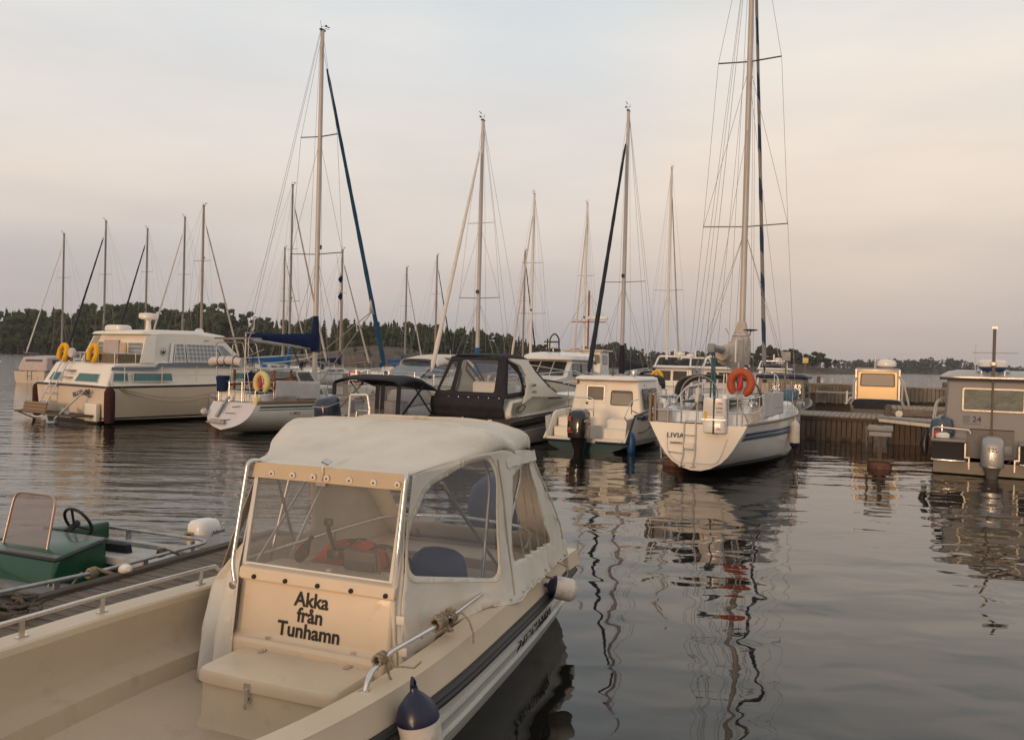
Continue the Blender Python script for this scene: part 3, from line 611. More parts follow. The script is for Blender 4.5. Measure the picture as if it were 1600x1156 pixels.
    bk = MB(); bk.loft([(.0, 0, 0, .19, .10), (.06, 0, 0, .20, .13), (.17, -.02, 0, .195, .13), (.24, -.02, .01, .17, .11), (.28, -.02, .01, .12, .06), (.295, -.02, .01, .05, .02)], 28, 2.6)
    o = bk.build('boat_cushion', BLUECL); o.location = at(-.31, 1.50, .74); o.rotation_euler = (0, 0, R(-24)); tag(o, 'dark blue padded cushion behind the side window of the cream boat', 'cushion')
    gl = empty('work_glove', at(-1.14, .93, .985), 22, 'black and red work glove lying on the dash behind the windscreen', 'glove')
    g1 = MB()
    g1.loft([(0, 0, 0, .055, .035), (.03, -.005, 0, .06, .04), (.09, -.01, 0, .055, .032), (.13, -.01, 0, .05, .022)], 18, 2.4)
    for k, (dx, ln) in enumerate(((-.045, .085), (-.02, .10), (.005, .095), (.03, .075))): g1.tube([(dx, 0, .12), (dx * 1.15, -.004, .12 + ln * .55), (dx * 1.2, .012, .12 + ln)], [.013, .012, .009], 8)
    g1.tube([(.045, 0, .05), (.075, -.01, .085), (.085, -.01, .12)], [.015, .013, .01], 8)
    g = g1.build('glove_shell', BLACKC, gl); g.rotation_euler = (R(-62), R(-50), 0); g.location = (.12, 0, .035)
    g2 = MB(); g2.box((.0, -.042, .06), (.05, .006, .05), None, .003); q = g2.build('red_patch', RED, g)
    mc = MB(); mc.loft([(0, 0, 0, .2, .24), (.1, 0, 0, .24, .30), (.3, 0, 0, .25, .33), (.46, 0, .02, .22, .30), (.55, 0, .03, .12, .2), (.57, 0, .03, .03, .05)], 26, 2.8)
    o = mc.build('outboard_cover', BLUECL); o.location = at(-.95, 3.98, .62); o.rotation_euler = (0, 0, R(-22)); tag(o, 'blue covered outboard motor on the stern of the cream boat', 'outboard')
    # fenders
    f1 = empty('boat_fender', at(.345, .05, .40), 22, 'white fender with navy cone end hanging upright below the nearest rail', 'fender', 'fenders of the cream open motorboat')
    fender_mesh(f1, .56, .105, FENDW, NAVY); f1.rotation_euler = (R(6), R(-7), R(-22))
    f2 = empty('boat_fender', at(.19, 2.62, .55), 22, 'white fender with navy end lying sideways on the dark strake near the stern', 'fender', 'fenders of the cream open motorboat')
    fender_mesh(f2, .22, .088, FENDW, NAVY, False); f2.rotation_euler = (R(78), 0, R(-22 - 62))
    # ropes on the rail
    def rope(name, label, fn, m=ROPE):
        mb = MB(); fn(mb); o = mb.build(name, m); tag(o, label, 'rope', None); o.matrix_world = Matrix.Translation(A) @ Matrix.Rotation(-a, 4, 'Z'); return o
    def ra(mb):
        knot(mb, (.035, .15, .775), .0075, .023, (0, 1, -.03), 5, 3); mb.tube(rope_path((.05, .18, .77), (.10, .19, .60), 0, 8, .004, 3), .0065, 6); mb.tube([(.05, .2, .765), (.12, .15, .75), (.2, .1, .78), (.28, .06, .80), (.335, .03, .85)], .005, 6)
    rope('fender_line', 'thin grey rope knotted at the front end of the nearest rail', ra)
    def rb(mb):
        knot(mb, (.03, .82, .775), .011, .03, (0, 1, 0), 5, 5); knot(mb, (.035, .95, .77), .010, .034, (0, .8, .3), 3, 8)
        mb.tube([(.04, .95, .77), (.09, 1.0, .79), (.15, .98, .75), (.2, .93, .70), (.215, .90, .655)], .007, 6); mb.tube([(.03, .75, .775), (-.03, .72, .73), (-.05, .76, .69)], .009, 6)
        mb.tube([(.03, .9, .74), (.07, .92, .70), (.03, .97, .68), (.0, .92, .69)], .01, 6)
    rope('mooring_rope', 'thick rope wound round the middle of the nearest rail', rb)
    def rc(mb):
        mb.tube([(.02, 2.55, .66), (.12, 2.56, .64), (.17, 2.6, .62), (.13, 2.68, .6), (.06, 2.58, .63)], .006, 6); mb.tube([(.17, 2.6, .61), (.18, 2.66, .58), (.17, 2.74, .6)], .006, 6); mb.tube([(.0, 3.0, .66), (.1, 2.98, .63), (.15, 2.86, .60), (.17, 2.74, .6)], .006, 6); mb.tube([(.06, 2.58, .63), (.02, 2.55, .66)], .006, 6)
    rope('fender_line', 'rope loop holding the fender near the stern of the cream boat', rc)
ZIPM = mat('zip_tape', (.40, .36, .28), .7, bump=.5, bscale=200.)
HULLW = mat('weathered_white_hull', (.60, .60, .55), .4, var=.05, vscale=2., coat=.1, dirt=((.25, .22, .16), 3., .55, .4), stretch=(1, .6, 1))
LINER = mat('worn_cream_liner', (.50, .395, .28), .55, var=.06, vscale=1.6, bump=.12, bscale=160., dirt=((.22, .165, .115), 3.2, .55, .45))
PLOTTER = mat('grey_plastic_case', (.10, .095, .09), .5, var=.1)
fore_boat()

# ---------------------------------------------------------------- finger pier beside it
PLANK = mat('weathered_planks', (.20, .165, .135), .85, var=.22, vscale=5., stretch=(.5, 9, 3), bump=.6, bscale=20., spec=.15, dirt=((.07, .055, .045), 4., .5, .6))
BEAM = mat('dark_timber', (.12, .097, .08), .85, var=.25, vscale=5., stretch=(8, .4, 8), bump=.6, bscale=16., spec=.15, dirt=((.04, .034, .028), 3., .5, .6))
PILEM = mat('mooring_pile_timber', (.14, .105, .08), .85, var=.25, vscale=5., stretch=(8, 8, .5), bump=.6, bscale=16., spec=.15, dirt=((.03, .032, .022), 3., .5, .7))
def foreframe(x, y, z=0):
    a = R(22); return Vector((-.72 + math.cos(a) * x + math.sin(a) * y, 4.07 - math.sin(a) * x + math.cos(a) * y, z))
def finger():
    root = empty('finger_pier', foreframe(-2.90, 0), 22, 'grey weathered plank finger pier between the cream boat and the green boat', 'pier')
    rd = random.Random(4); y = -4.2; k = 0
    while y < 3.55:
        w = .118; mb = MB(); mb.box((rd.uniform(-.01, .01), y, .432 + rd.uniform(-.003, .003)), (.68, w - .009, .034), Matrix.Rotation(rd.uniform(-.006, .006), 3, 'Z'), .004)
        mb.build('plank', PLANK, root); y += w; k += 1
    for s in (-1, 1): MB().box((s * .38, -.35, .41), (.10, 7.9, .15), None, .008).build('edge_beam', BEAM, root)
    MB().box((0, 3.6, .40), (.86, .09, .15), None, .008).build('end_beam', BEAM, root)
    fl = MB(); fl.box((0, 2.9, .12), (.7, .9, .42), None, .05); fl.box((0, -.6, .12), (.7, .9, .42), None, .05); fl.build('pier_float', GREYP, root)
    # rope coil on the planks
    rp = MB(); rd = random.Random(9); p = []
    for i in range(150):
        a = i * .34; rr = .07 + .035 * math.sin(i * .19) ; p.append((rr * math.cos(a) * 1.2 + .12 * math.sin(i * .045), rr * math.sin(a) + .16 * (i / 150) - .1, .02 + .05 * abs(math.sin(i * .11)) + .0004 * i))
    rp.tube(p, .0125, 6); rp.tube([(0, -.1, .02), (-.1, -.25, .014), (-.05, -.5, .014), (-.1, -.8, .014)], .0125, 6)
    rp.tube([(.02 + .05 * math.cos(t * .5), -.02, .07 + .055 * math.sin(t * .5)) for t in range(14)], .013, 6)
    o = rp.build('rope_coil', ROPED); c = foreframe(-3.05, .55, .452); o.location = c; o.rotation_euler = (0, 0, R(-30)); tag(o, 'dark heap of rope lying on the grey finger pier planks', 'rope')
finger()

# ---------------------------------------------------------------- generic outboard motor
def outboard(parent, loc, s, cowl, leg, deg=0, tilt=0., name='outboard_motor', stripe=None, text=None):
    """s = cowl height; local +Y points to the boat; returned as part of its boat"""
    e = bpy.data.objects.new(name, None); col.objects.link(e); e.parent = parent; e.location = loc; e.rotation_euler = (R(tilt), 0, -R(deg))
    c = MB(); c.loft([(-.02 * s, 0, -.02 * s, .24 * s, .34 * s), (.03 * s, 0, -.03 * s, .33 * s, .47 * s), (.3 * s, 0, -.04 * s, .35 * s, .5 * s), (.7 * s, 0, -.03 * s, .34 * s, .48 * s), (.88 * s, 0, 0, .31 * s, .44 * s), (.97 * s, 0, .02 * s, .24 * s, .36 * s), (1.0 * s, 0, .04 * s, .12 * s, .22 * s)], 32, 3.4)
    co = c.build('cowl', cowl, e)
    m = MB(); m.loft([(-.95 * s, 0, .03 * s, .10 * s, .20 * s), (-.5 * s, 0, .03 * s, .13 * s, .22 * s), (-.2 * s, 0, 0, .22 * s, .3 * s), (-.02 * s, 0, -.02 * s, .28 * s, .38 * s)], 24, 3)
    m.loft([(-1.5 * s, 0, 0, .03 * s, .2 * s), (-1.2 * s, 0, .02 * s, .04 * s, .16 * s), (-.95 * s, 0, .02 * s, .07 * s, .2 * s)], 16, 2)
    m.box((0, -.04 * s, -.96 * s), (.2 * s, .6 * s, .02 * s)); m.box((0, .36 * s, -.15 * s), (.3 * s, .22 * s, .5 * s), None, .02 * s); m.build('midsection', leg, e)
    if stripe:
        mm, z0, z1 = stripe; rows = []
        for z in (z0, z1):
            rows.append([(.356 * s * math.copysign(abs(math.cos(a)) ** (2 / 3.4), math.cos(a)), -.04 * s + .508 * s * math.copysign(abs(math.sin(a)) ** (2 / 3.4), math.sin(a)), z * s) for a in [2 * math.pi * (k + .5) / 32 for k in range(32)]])
        g = MB(); g.grid(rows, True); g.build('cowl_band', mm, e)
    return e

# ---------------------------------------------------------------- green boat
def green_boat():
    a = R(22); root = empty('green_motorboat', foreframe(-4.28, 1.5), 22, 'small open boat with green console and pipe rails at the left edge', 'motorboat')
    hw = lambda y: interp([(-4., .05), (-3.2, .5), (-2.2, .80), (-1, .90), (0, .92), (1.3, .90)], y); zs = lambda y: interp([(-4, .62), (-2, .45), (0, .39), (1.3, .38)], y)
    ys = [1.3 - i * 5.3 / 30 for i in range(31)]; h = MB(); rows = []
    for y in ys:
        w = hw(y); z = zs(y); k = [(w, z), (w - .02, z - .12), (max(.03, w - .12), -.02), (max(.02, w - .3), -.14), (.01, -.2)]; rows.append([(p[0], y, p[1]) for p in k] + [(-p[0], y, p[1]) for p in k[::-1]])
    h.grid(rows, False, True, False, False); h.build('hull', GREEN, root)
    gw = MB(); li = MB()
    for s in (1, -1):
        gw.grid([[(s * (hw(y) + dx), y, zs(y) + dz) for dx, dz in ((.012, -.03), (.014, .012), (-.06, .014), (-.065, -.05))] for y in ys], smooth=False)
        li.grid([[(s * max(.01, hw(y) - .065 - dx), y, z_) for dx, z_ in ((0, zs(y) - .04), (.05, .14))] + [(0, y, .138)] for y in ys], smooth=False)
    gw.box((0, 1.27, .39), (1.56, .09, .04)); gw.build('gunwale', WGREY, root)
    li.add([(-.72, 1.24, .13), (.72, 1.24, .13), (.72, 1.24, .40), (-.72, 1.24, .40)], [(0, 1, 2, 3)]); li.build('inner_liner', WGREY2, root)
    MB().box((0, .93, .27), (1.36, .42, .26), None, .02).build('aft_bench', WGREY, root); MB().box((0, .715, .27), (1.1, .012, .13), None, .02).build('bench_cushion', BLACK, root)
    MB().box((0, .1, .25), (1.3, .3, .04), None, .01).build('thwart', WGREY2, root)
    c = MB(); c.prism([(-.95, .14), (-.86, .47), (-.80, .53), (-.38, .60), (-.33, .56), (-.30, .14)], -.60, .34, 0); c.build('console', GREEN, root, .03)
    c2 = MB(); c2.box((-.45, .02, .42), (.35, .5, .36), None, .03); c2.build('side_locker', GREEN, root)
    ww = [(-.50, -.72, .53), (.06, -.72, .53), (.04, -.62, 1.0), (-.48, -.62, 1.0)]
    f = MB(); f.tube(rounded([ww[0], ww[3], ww[2], ww[1]], .1), .013, 10); fo = f.build('windscreen_frame', COPPERY, root); MB().slab([(-.49, -.715, .54), (.05, -.715, .54), (.03, -.62, .99), (-.47, -.62, .99)], .004).build('pane', VINYLP, fo)
    MB().slab([(-.56, -.84, .515), (.32, -.84, .515), (.34, -.34, .60), (-.60, -.34, .60)], .01).build('console_shelf', VINYLP, root)
    MB().tube(rounded([(-.60, -.84, .50), (.335, -.85, .495), (.36, -.34, .585)], .05), .012).build('console_trim', BLACK, root)
    sw = MB(); c0 = Vector((-.22, -.16, .66)); ax = Matrix.Rotation(R(-62), 3, 'X')
    sw.tube([c0 + ax @ Vector((.16 * math.cos(k * math.pi / 12), .16 * math.sin(k * math.pi / 12), 0)) for k in range(24)], .015, 8, closed=True)
    for k in range(3): sw.tube([c0 + ax @ Vector((0, 0, -.05)), c0 + ax @ Vector((.155 * math.cos(k * 2.09 + .5), .155 * math.sin(k * 2.09 + .5), 0))], .012)
    sw.tube([c0 + ax @ Vector((0, 0, -.15)), c0], .03); sw.build('steering_wheel', BLACK, root)
    th = MB(); th.loft([(.14, .2, -.05, .2, .05), (.50, .2, -.12, .2, .04)], 20, 4); th.build('seat_back', BLACKC, root)
    for o in root.children:
        if o.name.split('.')[0] in ('console', 'side_locker', 'console_shelf', 'console_trim', 'steering_wheel', 'seat_back', 'windscreen_frame'): o.location = (-.14, 1.02, -.02)
    rl = MB(); z = .56; P = [(.80, -3.0, .70), (.86, -2, .6), (.88, 0, .505), (.86, 1.25, .50), (.72, 1.33, .50), (-.76, 1.33, .50), (-.90, 1.25, .50), (-.88, 0, .505), (-.86, -2, .6)]
    rl.tube(rounded(P, .12), .017, 10)
    for p in ((.84, -1.9), (.86, -1.15), (.86, -.35), (.84, .55), (.74, 1.22), (-.74, 1.2), (-.83, .5), (-.86, -.4), (-.2, 1.32)): rl.box((p[0] - (.03 if p[0] > 0 else -.03) * (abs(p[0]) > .3), p[1], .44), (.02, .05, .13))
    rl.build('pipe_rail', GALV, root)
    MB().tube([(-.85, -.3, .46), (-.6, .3, .47), (-.52, .45, .475)], .012).build('boat_hook', BLACK, root)
    ob = outboard(root, (.52, 1.58, .30), .34, WHITEG, GREYP, 180, 0, stripe=(DKGREY, .04, .16))
    MB().slab([(-.12, -.245, .12), (.0, -.245, .12), (.0, -.245, .27), (-.12, -.245, .27)], .006)
    pt = MB(); pt.box((.03, .176, .19), (.10, .004, .085)); pp = pt.build('number_plate', DULLG, ob)
    textmesh('number_lettering', '40', .075, INK, ob, (.03, .181, .165), (-1, 0, 0), (0, 0, 1), .002, .001)
    textmesh('maker_lettering', 'Johnson', .055, INK, ob, (-.145, -.05, .20), (0, -1, 0), (0, 0, 1), .001, .001, shear=.3)
    def rope(label, fn, m=ROPE):
        mb = MB(); fn(mb); o = mb.build('mooring_rope', m); tag(o, label, 'rope'); o.location = root.location; o.rotation_euler = root.rotation_euler
    def ra(mb): knot(mb, (.86, -.05, .505), .012, .03, (0, 1, 0), 3, 4); mb.tube(rope_path((.87, -.03, .54), (.98, .10, .46), 0, 8, .006), .015, 6); mb.tube(rope_path((.86, -.15, .53), (.9, -.3, .44), 0, 6, .01), .008, 6)
    rope('frayed rope tied round the middle of the green boat rail', ra)
    def rb(mb): knot(mb, (.82, .72, .505), .010, .028, (0, 1, 0), 3, 7); mb.tube(rope_path((.83, .74, .54), (.95, .85, .46), 0, 8, .006), .010, 6)
    rope('short dark rope tied on the aft rail of the green boat', rb, ROPED)
    def rc(mb): knot(mb, (.86, -1.1, .56), .014, .034, (0, 1, 0), 3, 9); mb.tube(rope_path((.87, -1.1, .52), (.95, -1.3, .42), .05, 8, .02), .014, 6); knot(mb, (.9, -1.28, .44), .013, .04, (1, 0, .4), 3, 2)
    rope('tangle of rope and pale float at the left end of the green boat rail', rc)
    fl = MB(); fl.loft([(-.05, 0, 0, .03, .03), (-.03, 0, 0, .055, .05), (.03, 0, 0, .05, .045), (.06, 0, 0, .03, .03), (.1, 0, 0, .02, .02)], 14, 2)
    o = fl.build('small_float', CREAM2); o.location = root.matrix_basis @ Vector((1.0, .14, .49)) ; c_, s_ = math.cos(a), math.sin(a); o.location = root.location + Vector((c_ * 1.0 + s_ * .16, -s_ * 1.0 + c_ * .16, .50)); o.rotation_euler = (R(75), 0, R(35)); tag(o, 'lumpy cream float tied on the rope over the edge of the pier', 'float')
WGREY = mat('worn_grey_white_paint', (.42, .41, .38), .5, var=.1, dirt=((.16, .13, .11), 4., .5, .5)); WGREY2 = mat('grubby_grey_liner', (.22, .21, .20), .6, var=.15, dirt=((.07, .06, .055), 4., .5, .6))
DULLG = mat('dull_gold_label', (.33, .22, .09), .5); COPPERY = mat('bronzed_tube', (.42, .33, .28), .35, .7, var=.1); VINYLP = glass('scratched_acrylic', (.30, .275, .285), .34, .2)
green_boat()

# ---------------------------------------------------------------- hulls, houses, rigs
def hullmat(name, c, bands, rough=.3):
    """paint with horizontal bands at the waterline: bands [(z_top, colour)] from below upwards"""
    m = mat(name, c, rough, var=.04, vscale=1.8, coat=.2, dirt=(tuple(x * .5 for x in c), 1.6, .58, .3), stretch=(1, 1, .4)); t = m.node_tree; L = t.links.new; b = t.nodes['Principled BSDF']
    src = b.inputs['Base Color'].links[0].from_socket; tc = nd(t, 'ShaderNodeTexCoord'); sp = nd(t, 'ShaderNodeSeparateXYZ'); L(tc.outputs['Object'], sp.inputs[0])
    for z, cc in bands[::-1]:
        lt = nd(t, 'ShaderNodeMath', operation='LESS_THAN'); L(sp.outputs['Z'], lt.inputs[0]); lt.inputs[1].default_value = z
        mx = nd(t, 'ShaderNodeMix', data_type='RGBA'); L(lt.outputs[0], mx.inputs[0]); L(src, mx.inputs[6])
        if cc is None: mx.inputs[7].default_value = c + (1,)
        else: mx.inputs[7].default_value = cc + (1,)
        src = mx.outputs[2]
    L(src, b.inputs['Base Color']); return m
YS = [(1, 0), (1.0, .16), (.995, .3), (.96, .46), (.87, .62), (.70, .77), (.42, .9), (.02, 1)]
MS = [(1, 0), (.985, .25), (.955, .5), (.90, .7), (.84, .735), (.45, .88), (.02, 1)]
class Hull:
    def __init__(s, L, B, tw, fs, fm, fb, rake=0., over=.8, kz=None, sec=YS, full=.68, y0=0.):
        s.L, s.B, s.tw, s.rake, s.over, s.sec, s.y0 = L, B, tw, rake, over, sec, y0
        s.sh = [(0, fs), (.5, fm), (1, fb)]; s.kz = kz or [(0, .12), (.1, -.05), (.5, -.4), (.85, -.3), (.96, -.02), (1, .25)]
        h = B / 2; s.hbp = [(0, tw * h), (.25, (tw + (1 - tw) * .72) * h), (.52, h), (.78, full * h + .02), (.92, full * .5 * h), (1, .02)]
    def sheer(s, u): return interp(s.sh, u)
    def hb(s, u): return interp(s.hbp, u)
    def yy(s, u, t): return s.y0 + u * s.L + s.rake * t * (1 - u) ** 3 - s.over * t * u ** 4
    def P(s, u, t, side=1, off=0.):
        z0 = s.sheer(u); z1 = interp(s.kz, u); sc_ = s.sec; fx = interp([(b, a) for a, b in sc_], t)
        return (side * (s.hb(u) * fx + off), s.yy(u, t), z0 + (z1 - z0) * t)
    def tz(s, u, z): z0 = s.sheer(u); return (z0 - z) / (z0 - interp(s.kz, u))
    def hull(s, root, m, n=40, name='hull'):
        mb = MB(); rows = []; ts = sorted({b for a, b in s.sec} | ({.08, .38, .54, .7, .84} if s.sec is YS else set()))
        for i in range(n + 1):
            u = i / n; rows.append([s.P(u, t, -1) for t in ts] + [s.P(u, t, 1) for t in ts[::-1]])
        mb.grid(rows, False, False, False, s.sec is YS); o = mb.build(name, m, root)
        tr = MB(); r0 = rows[0]; c = [tuple(p) for p in r0]; tr.add(c, [tuple(range(len(c)))]); s.transom = c
        return o, tr
    def band(s, root, z0, z1, m, name, u0=0., u1=1., off=.006, rel=True, n=40, sides=(1, -1), parent=None):
        """stripe following the sheer: z0,z1 = distance below the sheer (rel) or heights"""
        mb = MB()
        for sd in sides:
            rows = []
            for i in range(n + 1):
                u = u0 + (u1 - u0) * i / n; zz = s.sheer(u); row = []
                for z in (z0, z1):
                    t = (z / (zz - interp(s.kz, u))) if rel else s.tz(u, z); row.append(s.P(u, t, sd, off))
                rows.append([s.P(u, 0, sd, off)[:0] or row[0], row[1]])
            mb.grid(rows)
        o = mb.build(name, m, parent or root); sm = o.modifiers.new('t', 'SOLIDIFY'); sm.thickness = .004; sm.offset = 0; return o
    def rail(s, root, m, r=.022, dz=.0, name='toe_rail', u0=0., u1=1.):
        mb = MB()
        for sd in (1, -1): mb.tube([Vector(s.P(u0 + (u1 - u0) * i / 36, 0, sd)) + Vector((0, 0, dz)) for i in range(37)], r, 6)
        return mb.build(name, m, root)
    def deck(s, root, m, dz=-.01, camber=.05, u0=0., u1=.995, name='deck'):
        mb = MB(); rows = []
        for i in range(31):
            u = u0 + (u1 - u0) * i / 30; w = s.hb(u); z = s.sheer(u) + dz; rows.append([(w * k / 6, s.yy(u, 0), z + camber * (1 - (k / 6) ** 2) * w / (s.B / 2)) for k in range(-6, 7)])
        mb.grid(rows); return mb.build(name, m, root)
class House:
    """superstructure: side profile (y,z) swept across, sides leaning in"""
    def __init__(s, prof, zb, wb, zt, wt, yw=None): s.prof, s.zb, s.wb, s.zt, s.wt, s.yw = prof, zb, wb, zt, wt, yw
    def w(s, y, z):
        w = s.wb + (s.wt - s.wb) * max(-.2, min(1.15, (z - s.zb) / (s.zt - s.zb)))
        return w * (interp(s.yw, y) if s.yw else 1)
    def build(s, name, m, parent, bev=.03, cx=0):
        n = len(s.prof); R_ = [(cx + s.w(y, z), y, z) for y, z in s.prof]; Lf = [(cx - s.w(y, z), y, z) for y, z in s.prof]
        mb = MB(); mb.add(Lf + R_, [tuple(range(n - 1, -1, -1)), tuple(range(n, 2 * n))] + [(i, (i + 1) % n, n + (i + 1) % n, n + i) for i in range(n)]); return mb.build(name, m, parent, bev)
    def side(s, poly, sd=1, off=.006): return [(sd * (s.w(y, z) + off), y, z) for y, z in poly]
def window(parent, pts, fm, pm, fw=.02, th=.016, name='window', inset=.6):
    r = MB().ring(pts, fw, th).build(name, fm, parent); P = [Vector(p) for p in pts]; c = sum(P, Vector()) / len(P)
    q = MB(); q.slab([c + (p - c) * (1 - fw * .5 / max(.05, (p - c).length)) for p in P], th * .45); q.build('pane', pm, r); return r
def end_pts(poly, y, lean=0., z0=0.): return [(x, y + lean * (z - z0), z) for x, z in poly]
def lifelines(root, H, u0, u1, n, h=.55, sides=(1, -1), m=None, inset=.05):
    for sd in sides:
        tops = []
        for i in range(n):
            u = u0 + (u1 - u0) * i / (n - 1); b = Vector(H.P(u, 0, sd)) - Vector((sd * inset, 0, 0)); st = MB(); st.tube([b, b + Vector((0, 0, h))], .011, 6); st.build('stanchion', m or STEEL, root); tops.append(b + Vector((0, 0, h)))
        w = MB(); w.tube(tops, .004, 5); w.tube([t - Vector((0, 0, h * .5)) for t in tops], .004, 5); w.build('lifeline', WIRE, root)
def horseshoe(loc, rot, m, label, rx=.24, rz=.30, thick=.075, light=None, opening=.55, group=None, name='horseshoe_buoy'):
    """lifebuoy collar in local XZ plane, opening downwards"""
    o = empty(name, loc, 0, label, 'lifebuoy', group); o.rotation_euler = rot
    mb = MB(); pts = []; rs = []
    for i in range(33):
        a = R(-90) + opening + (2 * math.pi - 2 * opening) * i / 32; pts.append((rx * math.cos(a), 0, rz * math.sin(a) if math.sin(a) > 0 else rz * 1.15 * math.sin(a))); e = min(i, 32 - i); rs.append(thick * min(1, .75 + e * .09))
    mb.tube(pts, rs, 12); mb.build('collar', m, o)
    s = MB()
    for i in (8, 16, 24): p = Vector(pts[i]); t = (Vector(pts[i + 1]) - Vector(pts[i - 1])).normalized(); s.tube([p - t * .012, p + t * .012], thick * 1.06, 12)
    s.build('collar_strap', m, o)
    if light: l = MB(); l.loft([(-.16, 0, -.05, .035, .035), (-.08, 0, -.05, .06, .06), (.05, 0, -.05, .04, .04), (.2, 0, -.05, .02, .02)], 12, 2); l.build('light_float', light, o)
    return o
def free_fender(root, loc, ln, r, m, e, label, both=False, heading=24, name='boat_fender', group=None, flip=False):
    """hangs by the side of a boat: loc in the boat's own frame"""
    o = empty(name, root.matrix_basis @ Vector(loc), heading, label, 'fender', group); fender_mesh(o, ln, r, m, e, both or flip, flip)
    l = MB(); l.tube([(0, 0, ln * .6), (-.03, 0, ln * .6 + .35)], .006, 5); l.build('lanyard', ROPE, o); return o
def mesh_fix(root): bpy.context.view_layer.update()
def rig(root, my, base, H, spr, chain, furl=None, fr=.05, fore=None, back=None, mm=None, r=(.075, .05), boom=None, cover=None, lean=0., rakeb=0., extras=True, wire=.0045, furl_wob=0.):
    """mast at y=my from z=base to H; spr [(z, half width)]; chain = half width of the chainplates; fore=(y,z,ztop); back=(y,z)"""
    mm = mm or MASTM; at = lambda z: Vector((0, my - rakeb * (z - base), z))
    mb = MB(); mb.tube([at(base), at(base + (H - base) * .6), at(H)], [r[0], r[0] * .93, r[1]], 12); mast = mb.build('mast', mm, root)
    for z, w in spr:
        s = MB(); p = at(z); s.bar(p, p + Vector((w, -.06, .03 * w)), .05, .022); s.bar(p, p + Vector((-w, -.06, .03 * w)), .05, .022); s.build('spreader', BLACK if w > .6 else mm, mast)
    g = MB(); top = at(H)
    for sd in (1, -1):
        pts = [top + Vector((sd * .02, 0, -.1))] + [at(z) + Vector((sd * w, -.06, 0)) for z, w in spr[::-1]] + [Vector((sd * chain, my - .1, base + .05))]
        for a, b in zip(pts[:-1], pts[1:]): g.tube([a, b], wire, 5)
        low = at(spr[0][0] - .1); g.tube([low, Vector((sd * chain * .95, my - .55, base))], wire, 5); g.tube([low, Vector((sd * chain * .95, my + .35, base))], wire, 5)
        if len(spr) > 1: g.tube([at(spr[1][0] - .1), at(spr[0][0]) + Vector((sd * spr[0][1], -.06, 0))], wire, 5)
        if extras: g.tube([at(H * .96) + Vector((sd * .05, -.05, 0)), Vector((sd * .35, my - .15, base + .2))], wire * .9, 5)
    if back: g.tube([top + Vector((0, -.06, 0)), Vector((0, back[0], back[1]))], wire, 5)
    g.build('standing_rigging', WIRE, root)
    if fore:
        f = MB(); a = at(fore[2]) + Vector((0, .06, 0)); b = Vector((0, fore[0], fore[1])); f.tube([a, b], wire, 5); fo = f.build('forestay', WIRE, root)
        if furl:
            q = MB(); n = 26; pts = []; rs = []
            for i in range(n + 1):
                t = .05 + .9 * i / n; p = a.lerp(b, t); pts.append(p + Vector((math.sin(i * 1.7) * furl_wob, 0, 0))); rs.append(fr * (.5 + .62 * t) * (1 + .08 * math.sin(i * 2.3)) if 0 < i < n else fr * .3)
            q.tube(pts, rs, 10); q.build('furled_sail', furl, fo); d = MB(); d.lathe([(.06, 0), (.07, .03), (.06, .09)], 12, Matrix.Translation(a.lerp(b, .975))); d.build('furler_drum', BLACK, fo)
    k = MB(); k.box(top + Vector((0, 0, .02)), (.09, .22, .05)); k.tube([top, top + Vector((.02, .15, .12)), top + Vector((.02, .3, .14))], .008, 5); k.tube([top, top + Vector((-.03, -.1, .3))], .006, 5)
    k.bar(top + Vector((-.03, .18, .22)), top + Vector((-.03, .42, .25)), .012, .03); k.tube([top + Vector((-.12, .05, .16)), top + Vector((.12, .05, .16))], .006, 5); k.lathe([(.03, 0), (.04, .02), (.03, .05)], 8, Matrix.Translation(top + Vector((.1, .05, .13)))); k.build('masthead_gear', BLACK, mast)
    if extras: sl = MB(); sl.box(at(spr[0][0] + .25) + Vector((0, .12, 0)), (.12, .1, .14), None, .02); sl.build('steaming_light', BLACK, mast)
    if boom:
        bl, bz, dz = boom; a = Vector((0, my - .1, bz)); b = Vector((0, my - bl, bz + dz)); w = MB(); w.tube([a, b], .055, 10); bo = w.build('boom', mm, root)
        if cover:
            q = MB(); n = 22; rows = []
            for i in range(n + 1):
                t = i / n; c = a.lerp(b, t * .98) + Vector((0, .04, .08)); hh = .10 + .20 * (1 - t) ** 1.6; ww = .10 * (1 - .35 * t) * (1 + .1 * math.sin(i * 1.9)); hh *= (1 + .06 * math.sin(i * 2.7)); 
                rows.append([tuple(c + Vector((ww * math.cos(2 * math.pi * k / 14), 0, hh * math.sin(2 * math.pi * k / 14) + hh * .45))) for k in range(14)])
            q.grid(rows, True, True, True); c0 = at(bz); q.loft([(bz - .12, 0, my - .02, .11, .15), (bz + .25, 0, my - .03, .13, .20), (bz + .7, 0, my - .0, .10, .13), (bz + 1.05, 0, my + .0, .085, .09)], 16, 2); q.build('sail_cover', cover, bo)
        sh = MB(); sh.tube([Vector((0.1, my - bl + .4, base + .1)), b + Vector((0, .3, 0)), Vector((-.1, my - bl + .5, base + .1))], .01, 5); sh.build('mainsheet', ROPED, bo); sh = MB(); sh.tube([a.lerp(b, .35), Vector((0, my - .15, base + .15))], .02, 6); sh.build('kicking_strap', ROPED, bo)
        tp = MB(); tp.tube([top + Vector((0, -.1, 0)), b], wire, 5); tp.build('topping_lift', WIRE, bo)
    return mast
def tubes(root, name, m, lst, r=.0125, n=8):
    if (len(lst) <= 2 and name not in ('lifeline', 'rigging')) or name in ('grab_rail', 'mainsheet'):
        for p in lst: q = MB(); q.tube(p, r, n); o = q.build(name, m, root)
        return o
    mb = MB()
    for p in lst: mb.tube(p, r, n)
    return mb.build(name, m, root)

